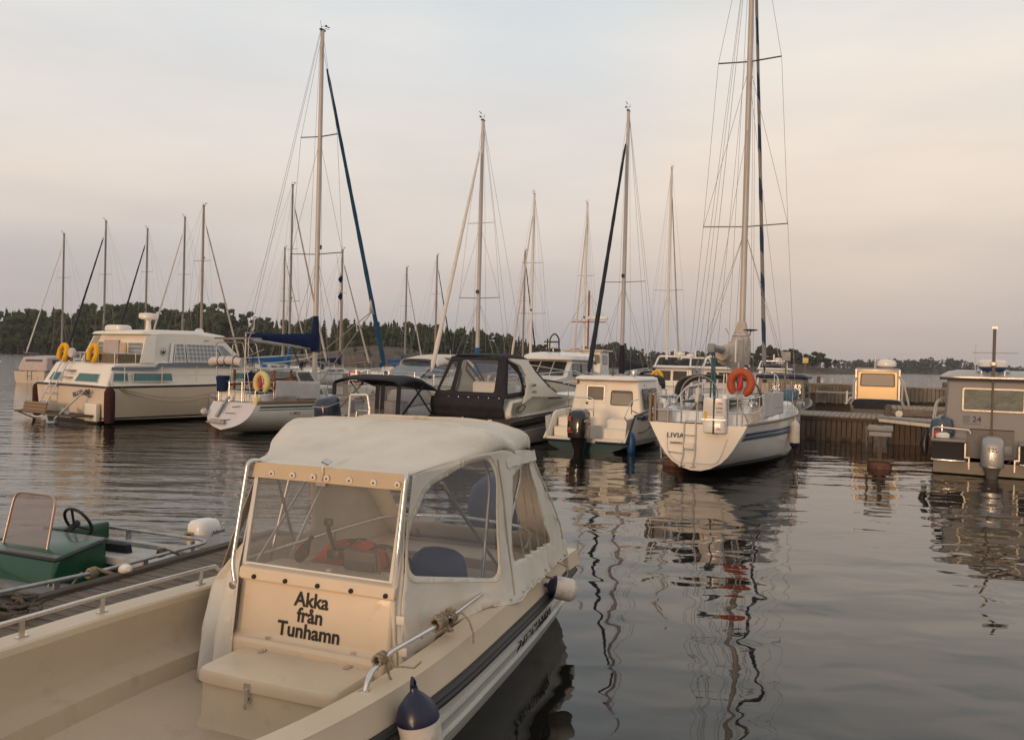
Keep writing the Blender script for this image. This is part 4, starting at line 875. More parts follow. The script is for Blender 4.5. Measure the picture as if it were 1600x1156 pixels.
# ---------------------------------------------------------------- white yacht LIVIA
def livia():
    root = empty('sailing_yacht', (3.86, 17.2, 0), 24, 'white yacht with LIVIA on its sunlit transom and a bare boom', 'sailing yacht')
    H = Hull(11.0, 3.05, .66, 1.10, 1.12, 1.45, rake=-.05, over=1.3, kz=[(0, .14), (.08, .02), (.5, -.45), (.85, -.35), (.96, -.05), (1, .4)], full=.7)
    H.sec = [(1, 0), (.92, .17), (.83, .34), (.735, .52), (.63, .68), (.50, .82), (.30, .94), (.10, 1.0)] ; SECT = H.sec
    # transom narrows more than the mid-body: blend sections along the hull
    P0 = H.P
    def P(u, t, side=1, off=0.):
        x, y, z = P0(u, t, side, off); fx = interp([(b, a) for a, b in SECT], t); fy = interp([(b, a) for a, b in YS], t); k = min(1, u / .3); x = side * (H.hb(u) * (fx + (fy - fx) * (k * k * (3 - 2 * k))) + off); return (x, y, z)
    H.P = P
    o, tr = H.hull(root, LIVH); tr.build('transom', CREAM2, root)
    H.band(root, .165, .225, STRB, 'sheer_stripe', .02, .97); H.band(root, .235, .30, STRL, 'sheer_stripe', .02, .97); H.band(root, .305, .33, STRB, 'sheer_stripe', .02, .97)
    H.rail(root, TEAK, .028, .015); H.deck(root, WHITEG)
    # recess, name, ladder on the transom
    q = MB(); pts = [(-.62, -.03, .82), (-.60, -.055, .50), (-.44, -.09, .30), (.42, -.09, .30), (.52, -.055, .5), (.62, -.03, .82)]
    q.tube(rounded(pts, .15), .012, 6); q.build('transom_recess', CREAM2, root)
    textmesh('name_lettering', 'LIVIA', .145, INKB, root, (-.62, -.07, .80), (1, 0, 0), (0, .1, 1), .0015, .002, 'LEFT', 1.12)
    textmesh('port_lettering', 'KARRBO', .062, INKB, root, (-.54, -.085, .67), (1, 0, 0), (0, .1, 1), .002, .002, 'LEFT', 1.1)
    ld = [[(-.26, -.05, 1.08), (-.26, -.10, .45), (-.31, -.12, .2)], [(-.02, -.05, 1.08), (-.02, -.10, .45), (-.06, -.12, .2)], [(-.26, -.06, .86), (-.02, -.06, .86)], [(-.26, -.09, .57), (-.02, -.09, .57)], [(-.58, -.06, .50), (-.28, -.1, .48)], [(-.26, -.05, 1.08), (-.24, -.03, 1.16), (-.04, -.03, 1.16), (-.02, -.05, 1.08)], [(-.34, -.12, .21), (-.22, -.12, .24)], [(-.1, -.12, .2), (.0, -.12, .23)]]
    tubes(root, 'boarding_ladder', STEEL, ld, .0135)
    st = MB(); st.box((-.14, -.085, .65), (.2, .03, .10)); st.build('ladder_step', CREAM2, root)
    # pushpit rails
    L = []; hb = .93
    for z in (1.35, 1.66): L += [rounded([(-1.18, 1.6, z + .04), (-1.05, .3, z), (-.90, .03, z), (-.33, -.02, z)], .12), rounded([(.30, -.02, z), (.90, .03, z), (1.05, .3, z), (1.18, 1.6, z + .04)], .12)]
    for p in ((-.90, .05), (-.33, -.0), (.33, 0), (.90, .05), (-1.10, 1.0), (1.10, 1.0), (.62, 0), (-.62, 0)): L.append([(p[0], p[1], 1.1), (p[0], p[1], 1.67)])
    L.append(rounded([(-.33, -.02, 1.1), (-.33, -.05, 1.45), (-.36, -.02, 1.66)], .1))
    tubes(root, 'pushpit', STEEL, L, .014)
    # liferaft canister in its cradle
    lr = empty('liferaft_canister', root.matrix_basis @ Vector((.38, -.13, 1.30)), 24, 'white liferaft canister with black strap on the rail of the LIVIA yacht', 'liferaft')
    c = MB(); c.loft([(-.36, 0, 0, .20, .11), (-.34, 0, 0, .225, .14), (-.01, 0, 0, .235, .15), (.0, 0, 0, .225, .145), (.01, 0, 0, .235, .15), (.34, 0, 0, .225, .14), (.36, 0, 0, .20, .11)], 30, 5); c.build('canister', WHITEG, lr)
    s = MB(); s.loft([(-.37, .0, 0, .024, .15), (.37, 0, 0, .024, .155)], 16, 6); s.build('strap', BLACK, lr); s = MB(); s.box((0, 0, -.08), (.484, .305, .018)); s.build('cradle_bar', STEEL, lr)
    s = MB(); s.box((-.16, -.147, -.0), (.05, .006, .17)); s.build('warning_label', YELLOW, lr)
    textmesh('canister_lettering', 'LIVIA', .055, INKB, lr, (.11, -.152, .14), (1, 0, 0), (0, 0, 1), .0005, .001)
    textmesh('canister_lettering', 'RESCUE', .03, INK, lr, (.11, -.152, .07), (1, 0, 0), (0, 0, 1), .0005, .001)
    textmesh('canister_lettering', 'DSB', .055, RED, lr, (.12, -.152, .23), (1, 0, 0), (0, 0, 1), .0005, .001); textmesh('canister_lettering', 'DSB', .055, RED, lr, (.10, -.152, -.28), (1, 0, 0), (0, 0, 1), .0005, .001)
    # gear poles
    tubes(root, 'gear_pole', STEEL, [[(.80, .0, 1.1), (.80, 0, 2.95)], [(.66, 0, 2.93), (.98, 0, 2.93)], rounded([(.60, .0, 2.95), (.55, 0, 3.05), (.52, 0, 3.08)], .03), [(.80, 0, 1.6), (.95, .5, 1.15)], [(-.02, -.03, 1.1), (.02, -.03, 2.05)]], .015)
    a = MB(); a.tube([(-.02, -.03, 1.55), (-.0, -.03, 1.85)], .035, 8); a.build('pole_grip', MASTW, root)
    k = MB(); k.box((.74, -.02, 2.62), (.035, .05, .45), None, .01); k.build('radar_reflector', MASTW, root); k = MB(); k.box((.84, -.02, 2.62), (.10, .05, .45), None, .01); k.build('antenna_box', GREYP, root)
    k = MB(); k.lathe([(.02, 0), (.13, .02), (.15, .035), (.02, .05)], 16, Matrix.Translation((1.02, 0, 3.02))); k.tube([(1.0, 0, 2.93), (1.02, 0, 3.03)], .01, 6); k.build('gps_disc', BLACK, root)
    k = MB(); k.box((.55, 0, 1.62), (.10, .10, .20), None, .02); k.tube([(.5, 0, 1.1), (.5, .1, 2.15)], .012, 6); k.tube([(.62, 0, 1.1), (.55, .1, 2.15)], .012, 6); k.build('danbuoy', WHITEG, root)
    horseshoe(root.matrix_basis @ Vector((.87, -.08, 1.98)), (R(4), R(8), R(-24)), ORANGE, 'faded orange horseshoe buoy on the stern pole of the white LIVIA yacht', .20, .22, .085, RED, .5)
    # cockpit: coamings, wheel, winches, sprayhood
    c = House([(.35, 1.10), (3.3, 1.10), (3.2, 1.5), (.5, 1.34)], 1.1, .95, 1.5, .85); c.build('coaming', WHITEG, root, .03)
    MB().box((0, 1.6, 1.52), (1.0, 2.0, .02)).build('cockpit_shade_sheet', DARKIN, root)  # flat dark sheet painting the shade of the open cockpit
    co = House([(3.2, 1.1), (3.25, 1.55), (3.7, 1.62), (6.6, 1.52), (7.4, 1.2), (7.4, 1.1)], 1.1, 1.0, 1.6, .8, [(3, 1.05), (5, 1.0), (7.4, .6)]); cab = co.build('coachroof', WHITEG, root, .05)
    for y0, y1 in ((3.7, 4.6), (4.8, 5.6)):
        for sd in (1, -1): window(cab, co.side([(y0, 1.28), (y1, 1.27), (y1 - .05, 1.42), (y0 + .05, 1.44)], sd), STEEL, PANE, .015)
    def hood(y0, y1, w, z0, zt, m, parent, winm, nm='sprayhood', cx=0.):
        rows = []
        for i in range(10):
            t = i / 9; y = y0 + (y1 - y0) * t; hh = (zt - z0) * (1 - .85 * max(0, t - .35) ** 1.6 / .65 ** 1.6); rows.append([(cx + w * (1 - .12 * t) * math.copysign(abs(math.cos(a)) ** .55, math.cos(a)), y + .25 * (1 - math.sin(a)) * (1 - t), z0 + hh * math.sin(a) ** .6) for a in [math.pi * k / 24 for k in range(25)]])
        a = MB(); a.grid(rows[:6]); o = a.build(nm, m, parent); o.modifiers.new('t', 'SOLIDIFY').thickness = .006
        b = MB(); b.grid([r[2:23] for r in rows[5:]]); b.build('hood_window', winm, o)
        c_ = MB(); c_.tube(rows[0], .014, 8); c_.tube(rows[5], .012, 6); c_.build('hood_bow', m, o); return o
    globals()['hood'] = hood
    hood(1.9, 3.5, .98, 1.42, 2.10, DKCANV, root, PANEC)
    for cx in (-.38,):
        w = MB(); c0 = Vector((cx + .2, 1.0, 1.68)); w.tube([c0 + Vector((.40 * math.cos(k * math.pi / 14), .06 * math.sin(k * math.pi / 14), .40 * math.sin(k * math.pi / 14))) for k in range(28)], .014, 6, closed=True)
        for k in range(5): w.tube([c0, c0 + Vector((.39 * math.cos(k * 1.257 + .3), 0, .39 * math.sin(k * 1.257 + .3)))], .008, 5)
        w.box((c0.x, c0.y + .1, 1.5), (.16, .16, .35), None, .03); w.build('steering_wheel', GREYP, root)
    for x, y in ((-.86, 1.6), (.86, 1.6), (-.86, 2.5), (.86, 2.5)):
        w = MB(); w.lathe([(.085, 0), (.08, .06), (.055, .09), (.06, .15), (.08, .18), (.05, .20)], 14, Matrix.Translation((x, y, 1.45))); w.build('winch', STEEL, root)
    w = MB(); w.tube([(-.55, .35, 1.55), (-.3, .3, 1.85), (.1, .3, 1.95)], .02, 6); w.build('engine_bracket', STEEL, root)
    w = MB(); w.box((-.86, .25, 1.30), (.14, .16, .38), None, .03); w.box((-.70, .1, 1.25), (.3, .06, .28), None, .02); w.build('stern_box', GREYC, root)
    dr = MB(); dr.box((-1.02, .1, 1.40), (.05, .10, .62)); dr.box((-.92, .05, 1.40), (.03, .05, .62)); dr.build('mooring_board', TEAK, root)
    w = MB(); sheet(w, [(1.1, 1.2), (3.3, 1.24), (3.3, 1.74), (1.1, 1.78)], [], lambda y, z: (interp([(1.1, 1.17), (3.3, 1.36)], y) + .015 * math.sin(y * 7), y, z), .1); o = w.build('weather_cloth', CLOTH, root); o.modifiers.new('t', 'SOLIDIFY').thickness = .006
    lifelines(root, H, .12, .93, 7, .62)
    tubes(root, 'pulpit', STEEL, [rounded([(.55, 9.6, 1.42), (.52, 9.65, 2.0), (.3, 10.6, 2.1), (0, 10.95, 2.1), (-.3, 10.6, 2.1), (-.52, 9.65, 2.0), (-.55, 9.6, 1.42)], .2), [(.3, 10.5, 1.45), (.3, 10.6, 2.1)], [(-.3, 10.5, 1.45), (-.3, 10.6, 2.1)]], .014)
    bd = MB(); bd.box((1.12, 7.3, 1.55), (.35, 1.6, .30), None, .06); bd.build('blue_deck_cover', BLUEC2, root)
    # rig with boom and crumpled mainsail
    m = rig(root, 5.6, 1.5, 14.9, [(6.05, 1.10), (10.45, .82)], 1.42, STRIPF, .062, (10.75, 1.5, 14.6), (.05, 1.15), MASTM, (.082, .06), wire=.0062)
    b = MB(); b.tube([(0, 5.4, 2.62), (0, 1.3, 2.72)], .085, 12); b.box((0, 1.3, 2.70), (.15, .12, .2), None, .02); bo = b.build('boom', GREYP, root)
    s = MB(); rows = []
    for i in range(31):
        t = i / 30; y = 5.5 - t * 3.0; hz = .16 + .36 * (1 - t) ** 1.3; wz = .24 - .08 * t
        rows.append([(wz * math.cos(2 * math.pi * k / 20) * (1 + .16 * math.sin(k * 2.3 + i)), y, 2.60 + hz * .55 + hz * math.sin(2 * math.pi * k / 20) * (1 + .13 * math.sin(i * 1.6 + k)) - (.18 if 3 < i < 26 else .08)) for k in range(20)])
    s.grid(rows, True, True, True); s.loft([(2.35, 0, 5.45, .22, .25), (2.7, 0, 5.42, .27, .32), (3.1, 0, 5.45, .22, .27), (3.35, 0, 5.52, .15, .16), (3.5, 0, 5.55, .11, .1)], 20, 2); s.build('lowered_mainsail', SAILC, bo)
    tubes(bo, 'mainsheet', ROPEB, [[(0, 1.5, 2.62), (-.05, 1.6, 1.5)], [(.04, 1.5, 2.62), (.06, 1.6, 1.5)], [(0, 1.45, 2.62), (.02, 1.7, 1.5)], [(0, 4.2, 2.55), (0, 5.4, 1.6)]], .02, 6)
    tubes(root, 'running_rigging', WIRE, [[(0.03, 5.5, 14.3), (.3, 5.3, 1.6)], [(-.1, 5.5, 13.8), (-.5, 2.0, 2.75)], [(-.1, 5.5, 10.5), (-.2, 3.2, 2.85)], [(.1, 5.5, 10.5), (.2, 3.2, 2.85)], [(0, 5.5, 8.6), (-.1, 1.5, 2.75)], [(-.03, 5.5, 14.6), (-.9, 3.9, 1.3)], [(.03, 5.5, 9.9), (1.3, 4.9, 1.3)]], .0055, 5)
    free_fender(root, (1.60, 3.6, .72), .62, .115, FENDW, NAVY, 'scuffed pale fender with dark end on the right side of the LIVIA yacht', flip=True)
    textmesh('hull_lettering', 'KARRBO', .085, INKL, root, (0, 0, 0), (0, 1, 0), (0, 0, 1), .001, .001, 'LEFT', 1.2, map_fn=lambda u, v, w: Vector(H.P((1.7 + u) / 11, (.30 - v) / 1.4, 1, .013)))
    textmesh('model_lettering', '111', .14, INKL, root, (0, 0, 0), (0, 1, 0), (0, 0, 1), .001, .001, 'LEFT', 1.2, map_fn=lambda u, v, w: Vector(H.P((4.4 + u) / 11, (.30 - v) / 1.4, 1, .013)))
LIVH = hullmat('livia_hull_paint', (.72, .70, .66), [(.16, (.012, .018, .03)), (.20, (.5, .48, .45)), (.245, (.02, .035, .06))])
STRB = mat('stripe_navy', (.02, .045, .10), .35, var=.1); STRL = mat('stripe_slate_blue', (.10, .19, .25), .4, var=.1); INKL = mat('pale_lettering', (.55, .57, .58), .4, var=.03)
DKCANV = mat('taupe_canvas', (.15, .13, .115), .85, var=.12, bump=.4, bscale=9., spec=.2); BLUEC2 = mat('faded_blue_cover', (.06, .15, .22), .8, var=.1, bump=.4, bscale=8.)
SAILC = mat('crumpled_cream_sail', (.50, .43, .36), .85, var=.14, vscale=7., bump=.9, bscale=9., spec=.15, dirt=((.2, .17, .14), 6., .56, .4)); ROPEB = mat('blue_rope', (.06, .14, .19), .85, var=.2, vscale=40., bump=.4, bscale=80.)
def stripmat():
    m = mat('blue_and_cream_striped_cloth', (.5, .45, .4), .8, bump=.3, bscale=10.); t = m.node_tree; L = t.links.new; tc = nd(t, 'ShaderNodeTexCoord'); w = nd(t, 'ShaderNodeTexWave', wave_type='BANDS', bands_direction='DIAGONAL'); w.inputs['Scale'].default_value = .75; w.inputs['Distortion'].default_value = 1.5
    L(tc.outputs['Object'], w.inputs['Vector']); r = ramp(t, [(.45, (.03, .06, .11, 1)), (.55, (.28, .27, .27, 1))]); L(w.outputs[0], r.inputs[0]); L(r.outputs[0], t.nodes['Principled BSDF'].inputs['Base Color']); return m
STRIPF = stripmat()
livia()

# ---------------------------------------------------------------- large cream motor cruiser BLUEBIRD
def plaidmat():
    m = mat('checked_curtain', (.5, .5, .5), .7, bump=.2, bscale=12.); t = m.node_tree; L = t.links.new; tc = nd(t, 'ShaderNodeTexCoord'); sp = nd(t, 'ShaderNodeSeparateXYZ'); L(tc.outputs['Object'], sp.inputs[0]); outs = []
    for s_, f in (('X', 52.), ('Y', 40.), ('Z', 44.)):
        a = nd(t, 'ShaderNodeMath', operation='MULTIPLY'); L(sp.outputs[s_], a.inputs[0]); a.inputs[1].default_value = f; b = nd(t, 'ShaderNodeMath', operation='SINE'); L(a.outputs[0], b.inputs[0]); outs.append(b.outputs[0])
    a = nd(t, 'ShaderNodeMath', operation='ADD'); L(outs[1], a.inputs[0]); L(outs[2], a.inputs[1]); r = ramp(t, [(.0, (.16, .18, .20, 1)), (.5, (.34, .36, .38, 1)), (1., (.55, .55, .54, 1))]); mm = nd(t, 'ShaderNodeMath', operation='MULTIPLY_ADD'); L(a.outputs[0], mm.inputs[0]); mm.inputs[1].default_value = .25; mm.inputs[2].default_value = .5; L(mm.outputs[0], r.inputs[0]); L(r.outputs[0], t.nodes['Principled BSDF'].inputs['Base Color']); return m
PLAID = plaidmat()
def bluebird():
    root = empty('motor_cruiser', (-14.2, 26.8, 0), 33, 'large cream motor cruiser lettered BLUEBIRD with teal curtains and a radar', 'motor cruiser')
    hm = hullmat('bluebird_hull_paint', (.66, .56, .43), [(.10, (.014, .014, .02)), (.155, (.60, .53, .42)), (.20, (.014, .016, .03))])
    H = Hull(10.6, 4.25, .97, 1.18, 1.28, 1.75, rake=.06, over=1.6, kz=[(0, -.3), (.5, -.4), (.85, -.3), (.97, .2), (1, .7)], sec=MS, full=.8); o, tr = H.hull(root, hm); tr.build('transom', hm, root)
    H.band(root, .0, .055, CHAR, 'sheer_band', 0, .99, .012); H.rail(root, CREAM2, .03, .02, 'gunwale_cap'); H.deck(root, CREAM2)
    MB().box((0, -.01, 1.155), (4.15, .05, .055)).build('transom_band', CHAR, root)
    # aft cabin trunk with slanted aft face and curtained windows
    tk = House([(.05, 1.15), (.42, 1.88), (1.6, 1.90), (1.75, 1.97), (5.6, 1.98), (6.4, 1.55), (6.6, 1.2)], 1.15, 1.86, 1.9, 1.68, [(0, 1.), (4.5, 1.), (6.6, .78)]); t = tk.build('aft_cabin', CREAM2, root, .05)
    for a, b in ((.30, .86), (.98, 2.42)):
        for sd in (1, -1): window(t, tk.side([(a, 1.32), (b, 1.32), (b, 1.60), (a + .06, 1.60)], sd), MASTW, TEAL, .018)
    for a, b in ((5.0, 5.7),): window(t, tk.side([(a, 1.36), (b, 1.38), (b - .1, 1.62), (a, 1.62)], 1), MASTW, TEAL, .018)
    mb = MB(); mb.slab(tk.side([(.30, 1.70), (1.85, 1.71), (2.0, 1.86), (5.4, 1.86), (5.5, 1.74), (2.05, 1.71), (1.9, 1.66), (.28, 1.64)][:0] + [(.3, 1.68), (1.9, 1.70), (2.05, 1.80), (5.5, 1.80), (5.5, 1.93), (2.0, 1.93), (1.85, 1.80), (.34, 1.78)], 1, .006), .012); mb.build('side_band', GREYP2, t)
    ly = lambda x, z: (x, .05 + (z - 1.15) * .37 / .73 - .015, z)
    for x0, x1, s_ in ((.0, 1.35, 1), (-1.55, -.75, 1)): window(t, [ly(x0, 1.27), ly(x1, 1.27), ly(x1 - .10, 1.56), ly(x0 + .08, 1.56)], MASTW, TEAL, .02)
    st = MB(); st.add([ly(-.62, 1.22), ly(-.22, 1.22), ly(-.18, 1.87), ly(-.58, 1.87)], [(0, 1, 2, 3)]); st = MB(); st.box((-.40, .30, 1.62), (.42, .40, .05)); st.box((-.40, .2, 1.40), (.44, .35, .04)); st.build('boarding_step', GREYC, t)
    # aft cockpit: brown cloth dodger on rails
    L = []; z1 = 2.22
    for z in (z1,): L.append(rounded([(1.6, 1.9, z), (1.62, .55, z), (-1.55, .5, z), (-1.6, 1.9, z)], .15))
    for x in (-1.55, -.75, -.1, .7, 1.6): L.append([(x, .5, 1.88), (x, .5, z1)])
    for x in (1.62, -1.6): L += [[(x, 1.2, 1.88), (x, 1.2, z1)]]
    tubes(root, 'cockpit_rail', STEEL, L, .016)
    d = MB(); w = lambda pts: d.slab(pts, .012)
    w([(-1.54, .51, 1.9), (-.78, .51, 1.9), (-.78, .51, 2.19), (-1.54, .51, 2.19)]); w([(-.08, .51, 1.9), (1.6, .56, 1.9), (1.6, .56, 2.19), (-.08, .51, 2.19)]); w([(1.62, .58, 1.9), (1.6, 1.75, 1.93), (1.6, 1.75, 2.2), (1.62, .58, 2.19)]); d.build('cockpit_dodger', BROWNC, root)
    c = MB(); c.lathe([(.15, 0), (.16, .02), (.16, .1), (.15, .12)], 20, Matrix.Translation((-.62, .42, 2.20)) @ Matrix.Rotation(R(90), 4, 'X')); c.build('life_ring', CLOTH, root)
    # saloon
    sp = House([(1.72, 1.9), (1.72, 2.55), (1.86, 2.90), (2.2, 2.96), (3.6, 2.98), (4.5, 2.90), (4.75, 2.80), (5.75, 1.95), (5.6, 1.9)], 1.9, 1.66, 2.95, 1.42, [(1, 1), (4.2, 1), (5.8, .86)]); s = sp.build('saloon', CREAM2, root, .05)
    for sd in (1, -1): MB().slab([(sd * 1.70, 1.30, 1.92), (sd * 1.70, 1.80, 1.92), (sd * 1.50, 2.0, 2.82), (sd * 1.50, 1.62, 2.80)], .05).build('saloon_wing', CREAM2, s)
    rf = House([(1.50, 2.86), (1.55, 2.95), (2.3, 3.04), (3.8, 3.06), (4.8, 2.94), (4.95, 2.88), (4.9, 2.85)], 2.86, 1.50, 3.05, 1.25, [(1, 1), (4, 1), (5, .93)]); rf.build('roof', CREAM2, s, .04)
    for poly in ([(2.55, 1.96), (3.05, 1.96), (3.05, 2.60), (2.72, 2.60)], [(3.10, 1.96), (4.62, 1.96), (4.25, 2.60), (3.10, 2.60)]):
        for sd in (1, -1): wd = window(s, sp.side(poly, sd, .008), ALU, PLAID, .028)
    window(s, sp.side([(4.70, 1.98), (5.42, 2.0), (4.66, 2.60), (4.36, 2.60)], 1, .008), ALU, PANEG, .03)
    tk2 = MB(); tk2.slab(sp.side([(2.38, 1.94), (2.5, 1.94), (2.68, 2.62), (2.56, 2.62)], 1, .008), .012); tk2.build('window_pillar', ALU, s)
    af = lambda P: end_pts(P, 1.70, .0, 0)
    window(s, af([(-1.40, 2.22), (-1.08, 2.22), (-1.08, 2.60), (-1.36, 2.60)]), ALU, PLAID, .02); window(s, af([(.42, 2.22), (1.22, 2.22), (1.20, 2.58), (.42, 2.58)]), ALU, PLAID, .02)
    dr = MB(); dr.box((-.55, 1.69, 2.36), (.85, .03, .62)); dr.build('saloon_door', CLOTH2, s); dr = MB(); dr.box((.14, 1.69, 2.30), (.34, .03, .56)); dr.build('door_frame', VARNP, s)
    ob = MB(); ob.lathe([(.0, 0), (.20, 0), (.20, .01), (.0, .012)], 20, Matrix.Translation((.0, .5, 2.06)) @ Matrix.Rotation(R(90), 4, 'X')); ob = MB()
    raft = MB(); raft.loft([(3.0, -1.05, 2.2, .50, .30), (3.04, -1.05, 2.2, .52, .32), (3.16, -1.05, 2.2, .50, .30), (3.2, -1.05, 2.2, .42, .22)], 26, 4); q = raft.build('roof_liferaft', WHITEG, s)
    rs = MB()
    for x in (-1.35,): rs.box((x, 2.2, 3.1), (.04, .66, .22))
    rs.build('raft_strap', BLACK, q)
    for x0 in (-.3, .25): pass
    tubes(s, 'roof_grab_rail', CREAM2, [rounded([(-.3, 1.62, 2.88), (-.3, 1.62, 2.96), (.05, 1.62, 2.96), (.05, 1.62, 2.88)], .03), rounded([(.25, 1.62, 2.88), (.25, 1.62, 2.96), (.6, 1.62, 2.96), (.6, 1.62, 2.88)], .03)], .012)
    ra = MB(); ra.lathe([(.12, 3.0), (.09, 3.1), (.08, 3.35), (.14, 3.42)], 16, Matrix.Translation((.45, 2.4, 0))); ra.lathe([(.22, 3.40), (.31, 3.44), (.31, 3.56), (.29, 3.60), (.1, 3.62)], 28, Matrix.Translation((.45, 2.4, 0))); ra.build('radar', CREAM2, root)
    r2 = MB(); r2.lathe([(.16, 3.0), (.17, 3.06), (.14, 3.16), (.05, 3.21)], 20, Matrix.Translation((.35, 4.5, -.02))); r2.build('searchlight', STEEL, root)
    cr = MB(); c0 = Vector((1.615, 2.2, 2.30)); cr.tube([c0 + Vector((0, .10 * math.cos(k * math.pi / 12), .12 * math.sin(k * math.pi / 12))) for k in range(24)], .006, 5, closed=True)
    cr.slab([c0 + Vector((.01, y, z)) for y, z in ((-.05, -.06), (.05, -.06), (.07, .05), (.03, .0), (0, .07), (-.03, 0), (-.07, .05))], .008); cr.build('crown_emblem', INKB, s)
    textmesh('roof_lettering', '38HT', .085, GREYP, s, (1.475, 4.0, 2.70), (0, 1, 0), (-.2, 0, 1), .001, .002)
    # transom gear
    def arc(u, v, w_):
        a = u / 1.2; rr = 1.15 + v; return Vector((.72 + rr * math.sin(a), -.05 - w_, -.27 + rr * math.cos(a)))
    textmesh('name_lettering', 'BLUEBIRD', .215, INKB, root, (0, 0, 0), (1, 0, 0), (0, 0, 1), .004, .003, 'CENTER', 1.1, map_fn=lambda u, v, w_: arc(u, v, w_))
    L = [[(-1.30, -.45, .28), (-1.02, .28, 1.95)], [(-.86, -.45, .28), (-.62, .28, 1.95)]]
    for k in (0, .14, .29, .44): p = Vector(L[0][0]).lerp(Vector(L[0][1]), k + .06); q = Vector(L[1][0]).lerp(Vector(L[1][1]), k + .06); L.append([tuple(p), tuple(q)])
    tubes(root, 'boarding_ladder', STEEL, L, .024)
    pf = MB(); pf.box((-.18, -.40, .26), (3.6, .72, .05)); pf.tube([(-1.9, -.7, .24), (-1.6, -.05, -.1)], .02); pf.tube([(1.5, -.8, .24), (1.5, -.05, .0)], .02); pf.build('bathing_platform', BEAM, root)
    sl = MB(); sl.box((-.75, -.72, .44), (1.35, .04, .34), Matrix.Rotation(R(-12), 3, 'X')); s_o = sl.build('folded_gangway', TEAK, root)
    sl = MB()
    for z in (.34, .44, .54): sl.box((-.75, -.75 + (z - .44) * .2, z), (1.38, .03, .012))
    sl.build('gangway_slat', BEAM, s_o)
    bx = MB(); bx.box((1.40, -.09, .36), (.66, .14, .56), None, .03); bx.build('transom_locker', CREAM2, root)
    an = MB(); an.tube([(.45, -.75, .12), (1.2, -.2, 1.05)], .025); an.tube([(.25, -.9, .25), (.35, -.9, .05), (.55, -.88, .0), (.75, -.86, .10)], .035); an.box((.62, -.5, .35), (.5, .1, .12), Matrix.Rotation(R(20), 3, 'Y'), .02); an.lathe([(.0, 0), (.2, .02), (.16, .06), (.0, .08)], 14, Matrix.Translation((.55, -.85, .0))); an.build('stern_anchor', GALV, root)
    aw = MB(); aw.tube([(1.15, -.14, 1.05), (1.23, -.16, .95), (1.29, -.14, .97), (1.25, -.12, 1.07)], .03); aw.build('anchor_chain', ROPED, root)
    for y in (0.6, 1.9, 3.2, 4.6, 6.0):
        m = MB(); b = Vector(H.P(y / 10.6, 0, 1)) - Vector((.08, 0, 0)); m.tube([b, b + Vector((0, 0, .62))], .018 if y < 3 else .010, 6); m.build('stanchion', STEEL, root)
    tubes(root, 'lifeline', WIRE, [[Vector(H.P(y / 10.6, 0, 1)) + Vector((-.08, 0, dz)) for y in (.6, 1.9, 3.2, 4.6, 6.0)] for dz in (.6, .32)], .005, 5)
    tubes(root, 'bow_rail', STEEL, [[Vector(H.P(u, 0, sd)) + Vector((-.08 * sd, 0, .62)) for u in (.57, .7, .85, .97)] for sd in (1, -1)], .014)
    for x, lab in ((2.22, 'long maroon fender at the near corner of the BLUEBIRD cruiser'), (-2.30, 'dark maroon fender at the far left corner of the BLUEBIRD cruiser')):
        f = empty('boat_fender', root.matrix_basis @ Vector((x, -.02 if x > 0 else .15, .60)), 33, lab, 'fender', None); m = MB(); m.lathe([(.05, -.56), (.12, -.53), (.155, -.45), (.16, 0), (.155, .42), (.12, .5), (.05, .55), (.03, .6)], 20); m.build('fender_body', MAROON, f); tubes(f, 'lanyard', ROPE, [[(0, 0, .58), (-.03, 0, .75)]], .008)
    for i, (x, lab) in enumerate(((-1.15, 'yellow horseshoe buoy, left of two on the stern rail of the BLUEBIRD cruiser'), (.62, 'yellow horseshoe buoy, right of two on the stern rail of the BLUEBIRD cruiser'))):
        horseshoe(root.matrix_basis @ Vector((x - .05, .38, 2.18)), (R(-8), R(12), R(-33)), YELLOW, lab, .20, .27, .082, None, .72, 'yellow horseshoe buoys on the cruiser')
    mb = MB(); mb.tube([root.matrix_basis @ Vector(p) for p in rope_path((1.95, .1, 1.27), (3.1, 3.4, .98), .42, 18)], .018, 6); mb.tube([root.matrix_basis @ Vector(p) for p in rope_path((2.0, .2, 1.25), (2.9, 3.3, 1.0), .30, 18)], .012, 6)
    tag(mb.build('mooring_rope', ROPE), 'slack grey ropes sagging along the side of the BLUEBIRD cruiser', 'rope')
GREYP2 = mat('slate_band_paint', (.13, .155, .18), .4, var=.06); BROWNC = mat('brown_dodger_cloth', (.17, .135, .09), .85, var=.1, bump=.4, bscale=6.); CLOTH2 = mat('mauve_grey_cloth', (.42, .37, .36), .8, var=.05, bump=.3); VARNP = mat('pale_wood', (.5, .38, .24), .4, var=.1); PANEG = mat('grey_curtained_glass', (.20, .23, .26), .15, var=.2, vscale=3., coat=.5)
bluebird()

